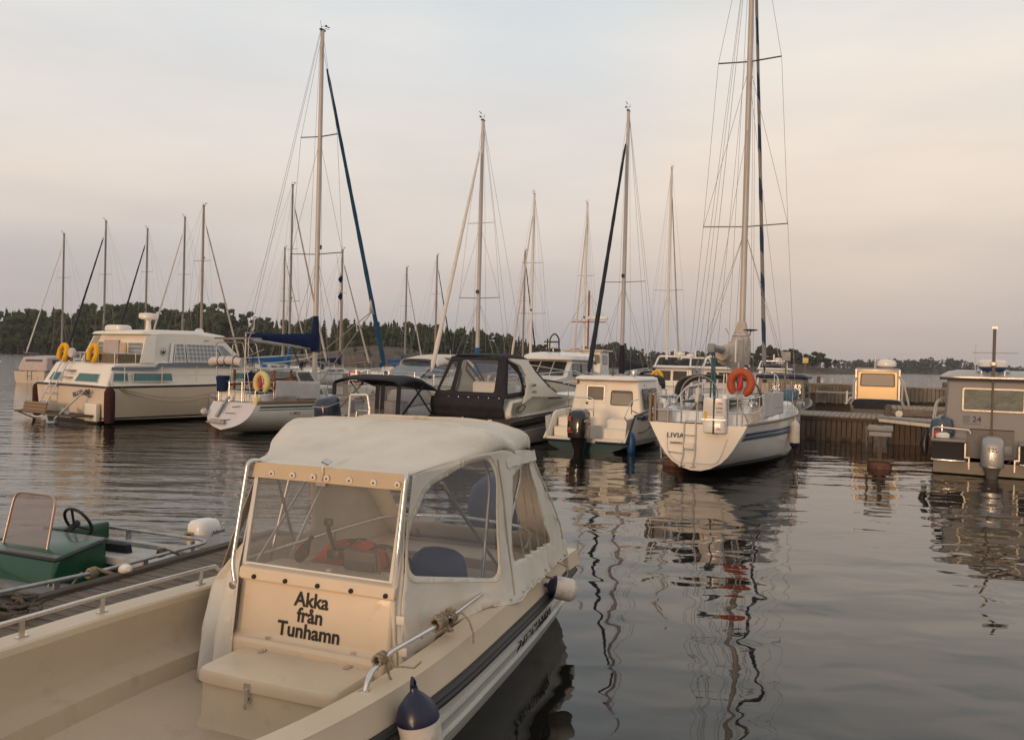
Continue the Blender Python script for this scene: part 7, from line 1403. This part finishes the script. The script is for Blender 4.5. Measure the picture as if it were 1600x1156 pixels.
# ---------------------------------------------------------------- motor boats farther out
def far_cruiser(x, y, deg, label, L=6.5, B=2.4, name='cabin_cruiser', hullm=None, cab=None, style='soft', cat='cabin cruiser'):
    root = empty(name, (x, y, 0), deg, label, cat); H = Hull(L, B, .92, .78, .85, 1.15, rake=.05, over=.9, sec=MS, kz=[(0, -.3), (.8, -.2), (1, .55)], full=.82); m = hullm or WHITEH; o, tr = H.hull(root, m, 20); tr.build('transom', m, root); H.rail(root, CHAR, .035, 0, 'rubbing_strip'); H.deck(root, WHITEG)
    if style == 'soft':
        c = House([(.3, .8), (.25, 1.05), (.5, 1.72), (2.6, 1.85), (3.4, 1.35), (L * .85, 1.0)], .8, B * .45, 1.8, B * .36, [(0, 1), (3.4, .95), (L, .35)]); h = c.build('canopy', cab or CLOTHP, root, .08)
        for sd in (1, -1): window(h, c.side([(.8, 1.18), (1.6, 1.18), (1.55, 1.62), (.9, 1.60)], sd, .01), cab or CLOTHP, PANE, .04); window(h, c.side([(1.8, 1.18), (2.9, 1.18), (2.5, 1.66), (1.8, 1.64)], sd, .01), cab or CLOTHP, PANE, .04)
        window(h, [(-.75, .30, 1.15), (.75, .30, 1.15), (.68, .46, 1.62), (-.68, .46, 1.62)], cab or CLOTHP, PANE, .05)
    tubes(root, 'pulpit', STEEL, [[Vector(H.P(.55, 0, sd)) + Vector((0, 0, .4)), Vector(H.P(.8, 0, sd)) + Vector((0, 0, .45)), Vector((0, L, 1.7))] for sd in (1, -1)] , .016)
    return root, H
CLOTHP = mat('faded_pink_grey_canvas', (.50, .43, .41), .85, var=.07, bump=.4, bscale=6., spec=.2); BEIGEH = mat('beige_hull', (.58, .50, .40), .4, var=.05)
rt, H_ = far_cruiser(-32.2, 55.5, 10, 'small beige cruiser with pinkish soft top at the far left', 6.4, 2.5, hullm=BEIGEH)
tubes(rt, 'boarding_ladder', STEEL, [[(-.15, -.05, .9), (-.15, -.05, .2)], [(.15, -.05, .9), (.15, -.05, .2)], [(-.15, -.05, .5), (.15, -.05, .5)]], .03)
rt, H_ = far_cruiser(-23.2, 50.5, 24, 'low dark open boat with silver outboard beside the BLUEBIRD cruiser', 5.2, 2.0, 'open_boat', DKGREY, None, 'open', 'open boat'); outboard(rt, (0, -.35, .55), .62, GREYP, ALUW, 0, 22)
rt, H_ = far_cruiser(-37.0, 60.0, 80, 'dark hulled boat entering the picture at the left edge', 7.5, 2.6, 'motorboat', NAVYH, None, 'open', 'motorboat') if False else (None, None)
def dark_launch():
    root = empty('dark_motorboat', (-42.3, 58.5, 0), 100, 'dark blue hulled boat cut by the left edge of the picture', 'motorboat'); H = Hull(7.2, 2.5, .9, .95, 1.0, 1.35, over=1.0, sec=MS, kz=[(0, -.3), (1, .6)], full=.8); hm = hullmat('dark_navy_hull', (.015, .02, .045), [(.08, (.3, .3, .3))]); o, tr = H.hull(root, hm, 20); tr.build('transom', hm, root); H.rail(root, WHITEG, .05, .02, 'gunwale_cap'); H.deck(root, WHITEG)
    c = House([(1.5, 1.0), (1.6, 1.45), (4.0, 1.4), (5.6, 1.2)], 1.0, .9, 1.45, .75, [(0, 1), (4, .9), (6, .4)]); c.build('coachroof', WHITEG, root, .05)
dark_launch()
def pilot_cruiser():
    root = empty('pilot_cruiser', (2.1, 38.0, 0), 204, 'white pilot cruiser with rounded roof and dark windows behind the hardtop boat', 'pilot cruiser'); x0 = 0
    root.location = (3.9, 45.5, 0); H = Hull(9.0, 3.1, .9, 1.0, 1.1, 1.6, over=1.2, sec=MS, kz=[(0, -.3), (1, .6)], full=.85); o, tr = H.hull(root, WHITEG); tr.build('transom', WHITEG, root); H.rail(root, CHAR, .04, 0, 'rubbing_strip'); H.deck(root, WHITEG)
    c = House([(1.8, 1.0), (1.9, 2.35), (5.2, 2.4), (6.0, 1.65), (7.8, 1.35), (7.8, 1.0)], 1.0, 1.32, 2.4, 1.18, [(0, 1), (6, .98), (8, .5)]); h = c.build('cabin', WHITEG, root, .06)
    rf = MB(); rf.loft([(2.38, 0, 3.6, 1.32, 2.1), (2.44, 0, 3.6, 1.38, 2.2), (2.62, 0, 3.6, 1.34, 2.15), (2.74, 0, 3.5, 1.1, 1.85), (2.80, 0, 3.4, .7, 1.4)], 40, 5); rf.build('roof', WHITEG, h)
    for a, b in ((2.1, 2.9), (3.0, 4.0), (4.1, 5.2)):
        for sd in (1, -1): window(h, c.side([(a, 1.62), (b, 1.62), (b - .04, 2.24), (a, 2.24)], sd, .01), BLACK, PANEDK, .04)
    for a, b in ((-1.05, -.4), (-.32, .32), (.4, 1.05)): window(h, [(a, 6.02, 1.68), (b, 6.02, 1.68), (b * .95, 5.32, 2.32), (a * .95, 5.32, 2.32)], BLACK, PANEDK, .04, name='front_window')
    k = MB(); k.lathe([(.2, 2.78), (.32, 2.82), (.32, 2.96), (.2, 3.02)], 20, Matrix.Translation((.1, 4.2, 0))); k.build('radar', BLACKG, root)
    tubes(root, 'radar_arch', BLACKG, [rounded([(-.3, 4.6, 2.75), (-.28, 4.6, 3.5), (-.05, 4.6, 3.75), (.2, 4.6, 3.5), (.22, 4.6, 2.75)], .25), [(-.3, 4.6, 3.3), (.5, 4.6, 3.3)], [(.8, 3.4, 2.75), (.8, 3.4, 3.5)]], .04)
    k = MB(); k.tube([(.9, 3.0, 2.7), (.9, 3.0, 3.25)], .05); k.tube([(.9, 3.0, 3.2), (1.0, 3.0, 3.35), (1.15, 3.0, 3.3), (.7, 3.0, 3.15), (.55, 3.0, 3.3)], [.03, .07, .05, .07, .03]); k.build('loudhailer', WHITEG, root)
    MB().box((1.40, 5.8, 1.35), (.22, .5, .40), None, .08).build('cowl_vent', BLACKG, root); tubes(root, 'bow_rail', STEEL, [[Vector(H.P(u, 0, sd)) + Vector((-.1 * sd, 0, .6)) for u in (.45, .6, .75, .9, 1)] for sd in (1, -1)], .02)
PANEDK = mat('dark_tinted_glass', (.035, .028, .024), .12, var=.5, vscale=1.5, coat=.4)
pilot_cruiser()
def fishing_boat():
    root = empty('fishing_boat', (7.3, 66.0, 0), 200, 'beige fishing boat wheelhouse with orange mast and radar behind the hardtop boat', 'fishing boat'); H = Hull(10, 3.4, .85, 1.3, 1.3, 2.0, over=1.2, kz=[(0, -.3), (1, .6)], full=.8); o, tr = H.hull(root, BEIGEH, 20); tr.build('transom', BEIGEH, root); H.deck(root, WGREY)
    c = House([(4.0, 1.3), (4.0, 3.1), (6.4, 3.15), (6.7, 1.3)], 1.3, 1.35, 3.1, 1.3); h = c.build('wheelhouse', WHITEG, root, .05); MB().box((0, 5.2, 3.2), (3.1, 3.0, .12), None, .03).build('roof', BEIGEH, h)
    for a in (-1.05, -.45, .15, .72): window(h, [(a, 6.60, 2.2), (a + .42, 6.60, 2.2), (a + .42, 6.52, 2.85), (a, 6.52, 2.85)], BROWNC, PANEB, .05)
    for sd in (1, -1): window(h, c.side([(4.5, 2.2), (5.9, 2.2), (5.9, 2.85), (4.5, 2.85)], sd, .01), BROWNC, PANEB, .05); k = MB(); k.slab([(sd * .5, 6.7, 2.9), (sd * 1.2, 6.7, 2.9), (sd * 1.35, 7.0, 2.35), (sd * .6, 7.0, 2.35)], .04); k.build('hanging_awning', BROWNC, h)
    ms = MB(); ms.tube([(0, 5.2, 3.2), (0, 5.2, 7.6)], .07); ms.bar((-1.3, 5.2, 5.3), (1.3, 5.2, 5.3), .08, .08); ms.build('mast', ORANGEM, root); k = MB(); k.box((-.7, 5.2, 5.6), (1.5, .3, .25), None, .08); k.build('radar_scanner', WHITEG, root)
    tubes(root, 'rigging', WIRE, [[(0, 5.2, 7.4), (-1.4, 5.2, 5.3), (-2.5, 6.5, 2.5)], [(0, 5.2, 7.4), (1.4, 5.2, 5.3), (2.5, 6.5, 2.5)], [(0, 5.2, 7.4), (0, 9.5, 2.3)]], .012, 5)
ORANGEM = mat('orange_mast_paint', (.32, .12, .06), .6, var=.1)
fishing_boat()
def flybridge(x, y, deg, label, s=1., group=None):
    root = empty('motor_cruiser', (x, y, 0), deg, label, 'motor cruiser'); H = Hull(8.5 * s, 3.0 * s, .9, 1.0, 1.1, 1.6, over=1.2, sec=MS, kz=[(0, -.3), (1, .6)], full=.85); o, tr = H.hull(root, WHITEH, 20); tr.build('transom', WHITEH, root); H.deck(root, WHITEG); H.rail(root, CHAR, .05, 0, 'rubbing_strip')
    c = House([(1.6 * s, 1.0), (1.7 * s, 2.1), (4.8 * s, 2.15), (5.6 * s, 1.5), (7 * s, 1.2)], 1.0, 1.25 * s, 2.1, 1.1 * s, [(0, 1), (5.5 * s, .98), (7.5 * s, .5)]); h = c.build('cabin', WHITEG, root, .05)
    for a, b in ((1.9, 2.8), (3.0, 4.2)):
        for sd in (1, -1): window(h, c.side([(a * s, 1.45), (b * s, 1.45), (b * s, 1.98), (a * s, 1.98)], sd, .01), BLACK, PANEDK, .04)
    for a, b in ((-.9, -.15), (.0, .85)): window(h, [(a * s, 1.62 * s, 1.35), (b * s, 1.62 * s, 1.35), (b * s, 1.69 * s, 1.95), (a * s, 1.69 * s, 1.95)], BLACK, PANEDK, .04)
    r_ = MB(); r_.loft([(2.12, 0, 3.1 * s, 1.3 * s, 2.1 * s), (2.2, 0, 3.1 * s, 1.32 * s, 2.15 * s), (2.28, 0, 3.1 * s, 1.2 * s, 2.0 * s)], 30, 6); r_.build('roof', WHITEG, h)
    tubes(root, 'flybridge_arch', WHITEG, [rounded([(-1.1 * s, 1.4 * s, 2.2), (-1.0 * s, 2.0 * s, 2.85), (1.0 * s, 2.0 * s, 2.85), (1.1 * s, 1.4 * s, 2.2)], .2), [(0, 2 * s, 2.85), (0, 2 * s, 3.4)]], .06); q = MB(); q.lathe([(.15, 2.9), (.28, 2.95), (.28, 3.08), (.12, 3.12)], 16, Matrix.Translation((.35 * s, 2 * s, 0))); q.build('radar', WHITEG, root)
    q = MB(); q.slab([(-1.0 * s, 3.0 * s, 2.3), (1.0 * s, 3.0 * s, 2.3), (.9 * s, 2.7 * s, 2.65), (-.9 * s, 2.7 * s, 2.65)], .03); q.build('flybridge_screen', PANE, root); return root
flybridge(9.3, 50, 24, 'white flybridge cruiser seen from astern between the charcoal boom and LIVIA')
flybridge(11.3, 47, 30, 'small white wheelhouse cruiser just left of the LIVIA boom end', .8)
flybridge(20.5, 66, 24, 'white flybridge cruiser with radar right of the LIVIA mast', 1.)
flybridge(13.6, 60, 204, 'white cruiser bow showing between the LIVIA sprayhood and orange buoy', 1.)
def aft_cabin_yacht():
    o = yat(1010, 42, 420, 24, 8.0, 'low yacht with navy sprayhood and a yellow ring behind the hardtop boat', [(500, 10)], furl=None, cover=NAVYC, mm=GMAST)
# yellow ring buoy
o = horseshoe((7.0, 40.2, 1.72), (0, R(10), R(-24)), YELLOW, 'yellow lifebuoy showing above the right end of the hardtop boat roof', .24, .25, .09, None, .35)
q = MB(); q.tube([(0, .1, -1.3), (0, .1, .3)], .03, 6); q.build('stand_pole', STEEL, o)
# deck chair on the pier
ch = empty('deck_chair', (-6.55, 33.8, .52), 205, 'red framed deck chair with white cloth standing on the pier', 'chair'); q = MB(); q.ring([(-.26, -.05, .45), (.26, -.05, .45), (.26, -.28, 1.2), (-.26, -.28, 1.2)], .05, .05); q.build('frame', REDFR, ch) if 'REDFR' in globals() else q.build('frame', RED, ch)
q = MB(); q.slab([(-.2, -.06, .5), (.2, -.06, .5), (.2, -.27, 1.14), (-.2, -.27, 1.14)], .02); q.build('backrest', SNAPW, ch); q = MB(); q.slab([(-.24, .0, .45), (.24, .0, .45), (.24, .42, .42), (-.24, .42, .42)], .03); q.build('seat', SNAPW, ch)
for x in (-.24, .24):
    for a, b in (((x, -.05, .46), (x * 1.3, .35, 0)), ((x, .4, .42), (x * 1.3, -.2, 0))): q = MB(); q.tube([a, b], .022, 6); q.build('leg', RED, ch)
for i, (px, D, c, lab) in enumerate(((536, 110, YELLOW, 'small yellow mooring buoy far off by the rocky islet'), (522, 104, FENDW, 'small white mooring buoy near the yellow one'))):
    q = MB(); q.lathe([(.05, -.3), (.38, -.1), (.40, .2), (.22, .5), (.08, .9), (.05, 1.3)], 14); o = q.build('mooring_buoy', c); X, Y = place(px, D); o.location = (X, Y, 0); tag(o, lab, 'buoy')
# tiny yacht under way on the open water
X, Y = place(1501, 300); far_yacht(X, Y, 95, 8.5, 12.5, 'tiny distant yacht on the open water just left of the mast of boat 24', [(7, .8)], furl=None, cover=GREYC, mm=MASTW, detail=0, r=(.12, .1))

# ---------------------------------------------------------------- shores
def rockmat(name, rock, grass, k=.5):
    m = mat(name, rock, .9, var=.25, vscale=.25, bump=.8, bscale=.6, spec=.15, dirt=(grass, .12, k, .9)); m.node_tree.nodes['Bump'].inputs['Distance'].default_value = .6; return m
SHORE = rockmat('granite_and_heath', (.13, .105, .09), (.05, .042, .02), .42); SHOREF = rockmat('forest_floor', (.07, .058, .05), (.02, .022, .013), .30); SHORED = rockmat('distant_shore', (.10, .09, .08), (.035, .04, .028), .36)
def px_dir(px, D): return ((px - 800) / 1300 * D, D)
def land(name, pts, m, depth, seed, nv=26):
    """pts: (px, D_front, height) along the shore; rises from the water over `depth` metres"""
    n = len(pts) * 10; rows = []
    P = [(p[0], p[1]) for p in pts]; Hh = [(p[0], p[2]) for p in pts]
    for i in range(n + 1):
        px = pts[0][0] + (pts[-1][0] - pts[0][0]) * i / n; D = interp(P, px); h = interp(Hh, px); row = []
        for j in range(nv + 1):
            t = j / nv; DD = D + depth * t; x, y = (px - 800) / 1300 * DD, DD
            prof = min(1, (t * 3.2)) ** .7 * h; nn = noise.noise(Vector((x * .05, y * .05, seed))) + .5 * noise.noise(Vector((x * .16, y * .16, seed + 3)))
            z = -1.2 + (prof + 1.2) * min(1, t * 14) + nn * min(1.5, h * .28) * min(1, t * 5); row.append((x, y, z))
        row.append((row[-1][0] * 1.05, row[-1][1] + depth * .3, -3)); rows.append(row)
    mb = MB(); mb.grid(rows); o = mb.build(name, m); tag(o, kind='structure')
    def ht(px, t): return interp(P, px) + depth * t, max(.2, min(1, t * 3.2) ** .7 * interp(Hh, px))
    return ht
h1 = land('hillside', [(-260, 380, 5), (0, 372, 6), (120, 365, 6), (240, 350, 8), (340, 335, 9), (460, 320, 7), (600, 310, 7), (720, 315, 7), (800, 330, 6), (870, 350, 3), (930, 372, 1.5)], SHOREF, 90, 1)
h2 = land('islet', [(425, 205, .6), (470, 196, 2.2), (530, 190, 3.6), (575, 186, 5.1), (620, 186, 4.9), (668, 192, 3.0), (720, 200, 1.6), (760, 208, .5)], SHORE, 60, 5)
h3 = land('far_shore', [(850, 520, 1), (930, 500, 4), (990, 500, 4), (1060, 515, 4), (1150, 530, 3), (1190, 540, 1)], SHOREF, 90, 8)
h4 = land('point', [(1130, 455, .4), (1180, 430, 2.5), (1240, 415, 3), (1300, 405, 2), (1345, 400, .5)], SHORE, 50, 12)
h5 = land('distant_ridge', [(1180, 900, 4), (1320, 880, 4), (1420, 830, 6), (1480, 800, 8), (1540, 800, 4), (1640, 790, 2.5), (1900, 820, 3)], SHORED, 160, 15)

def leafmat(name, c1, c2, sc_=.22):
    m = bpy.data.materials.new(name); m.use_nodes = True; t = m.node_tree; L = t.links.new; b = t.nodes['Principled BSDF']; b.inputs['Roughness'].default_value = .8; b.inputs['Specular IOR Level'].default_value = .15
    tc = nd(t, 'ShaderNodeTexCoord'); n = nd(t, 'ShaderNodeTexNoise'); n.inputs['Scale'].default_value = sc_; n.inputs['Detail'].default_value = 4; L(tc.outputs['Object'], n.inputs['Vector']); r = ramp(t, [(.32, c1 + (1,)), (.68, c2 + (1,))]); L(n.outputs[0], r.inputs[0]); L(r.outputs[0], b.inputs['Base Color']); return m
LEAFC = leafmat('conifer_foliage', (.016, .026, .014), (.045, .062, .028)); LEAFB = leafmat('birch_foliage', (.024, .036, .015), (.058, .075, .028)); LEAFD = leafmat('distant_foliage', (.022, .030, .024), (.05, .06, .042), .1); LEAFO = leafmat('oak_foliage', (.018, .024, .014), (.05, .058, .030), .3); TRUNK = mat('bark', (.11, .075, .055), .9, var=.2, vscale=1.); TRUNKP = mat('pine_bark', (.20, .12, .08), .9, var=.2, vscale=1.)
ICO = None
def blob(mb, c, rx, rz, rd, j=.28):
    """dense jagged core of a leaf mass"""
    global ICO
    if ICO is None:
        bm = bmesh.new(); bmesh.ops.create_icosphere(bm, subdivisions=2, radius=1); ICO = ([v.co.copy() for v in bm.verts], [[v.index for v in f.verts] for f in bm.faces]); bm.free()
    o = [rd.uniform(0, 50) for _ in range(3)]; vs = []
    for v in ICO[0]:
        k = 1 + j * 1.5 * noise.noise(v * 2.1 + Vector(o)) + rd.uniform(-j, j) * .5; vs.append((c[0] + v.x * rx * k, c[1] + v.y * rx * k, c[2] + v.z * rz * k))
    mb.add(vs, ICO[1])
def leaves(mb, c, r, n, rd, flat=.7, q=.2):
    vs = []; fs = []
    for i in range(n):
        v = Vector((rd.gauss(0, 1), rd.gauss(0, 1), rd.gauss(0, 1))).normalized() * rd.uniform(.8, 1.15); p = Vector(c) + Vector((v.x * r, v.y * r, v.z * r * flat)); s = q * r * rd.uniform(.5, 1.1); a = Vector((rd.gauss(0, 1), rd.gauss(0, 1), rd.gauss(0, 1))).normalized(); b = a.orthogonal().normalized(); o = len(vs)
        vs += [p + a * s, p + b * s * .7, p - a * s, p - b * s * .8]; fs.append((o, o + 1, o + 2, o + 3))
    mb.add(vs, fs)
def tree(lm, tm, x, y, z, h, kind, rd, dens=1.):
    w = rd.uniform(.85, 1.2)
    if kind == 's':      # spruce: tiers of drooping, ragged boughs
        tm.tube([(x, y, z - 1), (x, y, z + h * .97)], [h * .014, h * .003], 5); n = int(8 * dens) + 2
        for i in range(n):
            t = .06 + .86 * i / n; r = h * .155 * w * (1 - t) ** .85 + h * .012; hh = h * 1.5 / n * (1 - t * .35); m_ = 11; vs = [(x, y, z + h * t + hh)]; ph = rd.uniform(0, 6)
            for k in range(m_): a = ph + 2 * math.pi * k / m_; rr = r * (rd.uniform(.85, 1.2) if k % 2 else rd.uniform(.5, .75)); vs.append((x + rr * math.cos(a), y + rr * math.sin(a), z + h * t - r * .22 * rd.uniform(.2, 1.3)))
            lm.add(vs, [(0, 1 + k, 1 + (k + 1) % m_) for k in range(m_)]); leaves(lm, (x, y, z + h * t + hh * .2), r * .9, 5, rd, .35, .26)
    elif kind == 'p':    # pine: bare stem, broken flat crown
        tm.tube([(x, y, z - 1), (x + rd.uniform(-.03, .03) * h, y, z + h * .9)], [h * .016, h * .006], 5)
        for i in range(int(5 * dens) + 3):
            t = rd.uniform(.5, .97); r = h * .17 * (1.15 - abs(t - .72) * 2.0); a = rd.uniform(0, 6.28); c = (x + r * .8 * math.cos(a), y + r * .8 * math.sin(a), z + h * t); q = h * rd.uniform(.07, .11); blob(lm, c, q, q * .55, rd, .35); leaves(lm, c, q * 1.1, int(20 * dens), rd, .6, .16)
    else:                # broadleaf
        tm.tube([(x, y, z - 1), (x, y, z + h * .6)], [h * .018, h * .008], 5)
        for i in range(3): a = rd.uniform(0, 6.28); tm.tube([(x, y, z + h * .32), (x + h * .2 * math.cos(a), y + h * .2 * math.sin(a), z + h * .65)], [h * .009, h * .003], 4)
        for i in range(int(8 * dens) + 3):
            t = rd.uniform(.28, .93); r = h * .25 * w * math.sqrt(max(.05, 1 - ((t - .58) / .44) ** 2)); a = rd.uniform(0, 6.28); q_ = rd.uniform(.25, 1); c = (x + r * q_ * math.cos(a), y + r * q_ * math.sin(a), z + h * t); q = h * rd.uniform(.085, .135); blob(lm, c, q * .92, q * .72, rd, .42); leaves(lm, c, q * 1.1, int(26 * dens), rd, .8, .13)
def forest(name, ht, p0, p1, n, hs, seed, mats, t0=.05, t1=.9, mix='spb', label=None, cap=None, dens=1.):
    rd = random.Random(seed); lm = {k: MB() for k in 'spb'}; tm = MB()
    for i in range(n):
        px = rd.uniform(p0, p1); t = t0 + (t1 - t0) * rd.random() ** 1.3; D, z = ht(px, t); x, y = (px - 800) / 1300 * D, D; h = interp(hs, px) * rd.uniform(.72, 1.03) * (1.08 if rd.random() < .07 else 1); k = rd.choice(mix); tree(lm[k], tm, x, y, z - .5, h, k, rd, dens)
    big = MB(); mi = []
    for idx, k in enumerate('spb'): big.add(lm[k].v, lm[k].f); mi += [idx] * len(lm[k].f)
    big.add(tm.v, tm.f, True); mi += [3] * len(tm.f)
    me = bpy.data.meshes.new(name); me.from_pydata(big.v, [], big.f); me.update()
    for m in mats + [TRUNK]: me.materials.append(m)
    me.polygons.foreach_set('material_index', mi); o = bpy.data.objects.new(name, me); col.objects.link(o); tag(o, label, 'woodland', kind='stuff')
HS1 = [(-260, 17), (0, 17), (100, 17.5), (200, 19), (260, 15), (340, 16), (400, 12), (500, 12.5), (600, 12.5), (660, 11), (760, 10), (830, 8), (870, 5.5), (930, 4)]
forest('woodland', h1, -250, 905, 820, HS1, 21, [LEAFC, LEAFC, LEAFB], .015, .8, 'sssssbb', 'dense dark mixed wood of spruce and pine along the left shore')
forest('woodland', h1, -200, 700, 190, [(p, h * .72) for p, h in HS1], 22, [LEAFC, LEAFC, LEAFB], .01, .08, 'bbsss', 'brighter birches and young spruces along the front of the left shore')
forest('woodland', h3, 880, 1190, 300, [(880, 8), (925, 12), (975, 13), (1010, 8), (1080, 9), (1140, 10), (1190, 6)], 23, [LEAFC, LEAFC, LEAFO], .03, .8, 'ssbb', 'dark low tree line across the water behind the masts', dens=.8)
forest('woodland', h5, 1230, 1800, 520, [(1200, 11), (1400, 11), (1480, 11), (1540, 9), (1700, 8)], 24, [LEAFD, LEAFD, LEAFD], .02, .6, 'sbbb', 'faint hazy tree line along the distant right shore', dens=.6)
forest('scrub', h2, 450, 740, 46, [(440, 1.5), (740, 1.8)], 25, [LEAFO, LEAFO, LEAFB], .1, .7, 'b', 'low heath scrub on the brown islet')
def lone_tree(px, t, h, kind, label, seed, cat='tree'):
    rd = random.Random(seed); D, z = h4(px, t); l = MB(); t_ = MB()
    for j in range(1): tree(l, t_, 0, 0, -.6, h, kind, rd, 2.6)
    r_ = empty('oak_tree' if kind == 'b' else 'pine_tree', ((px - 800) / 1300 * D, D, z - .2), 0, label, cat, 'trees on the low point'); l.build('crown', LEAFO, r_); t_.build('trunk', TRUNK, r_)
PT = [(1150, .3, 7.5, 'p'), (1163, .5, 8, 'b'), (1176, .3, 9.5, 'b'), (1190, .4, 12, 'b'), (1203, .3, 12.5, 'b'), (1214, .5, 11, 'b'), (1226, .3, 9.5, 'b'), (1238, .5, 10.5, 'b'), (1247, .3, 9, 'b'), (1260, .3, 8, 'b'), (1271, .5, 9.5, 'b'), (1282, .35, 9, 'b'), (1293, .5, 7, 'b'), (1304, .4, 6, 'p')]
for i, (px, t, h, k) in enumerate(PT): lone_tree(px, t, h, k, 'dark tree in the clump on the low point right of the LIVIA mast', 60 + i)

# ---------------------------------------------------------------- evening haze
def haze():
    m = bpy.data.materials.new('haze'); m.use_nodes = True; t = m.node_tree; t.nodes.clear(); o = t.nodes.new('ShaderNodeOutputMaterial'); v = t.nodes.new('ShaderNodeVolumePrincipled')
    v.inputs['Color'].default_value = (.86, .83, .84, 1); v.inputs['Density'].default_value = .0002; v.inputs['Anisotropy'].default_value = .3; t.links.new(v.outputs[0], o.inputs['Volume'])
    mb = MB(); mb.box((0, 1270, 20), (5400, 2700, 56)); ob = mb.build('haze', m); tag(ob, kind='stuff')
haze()
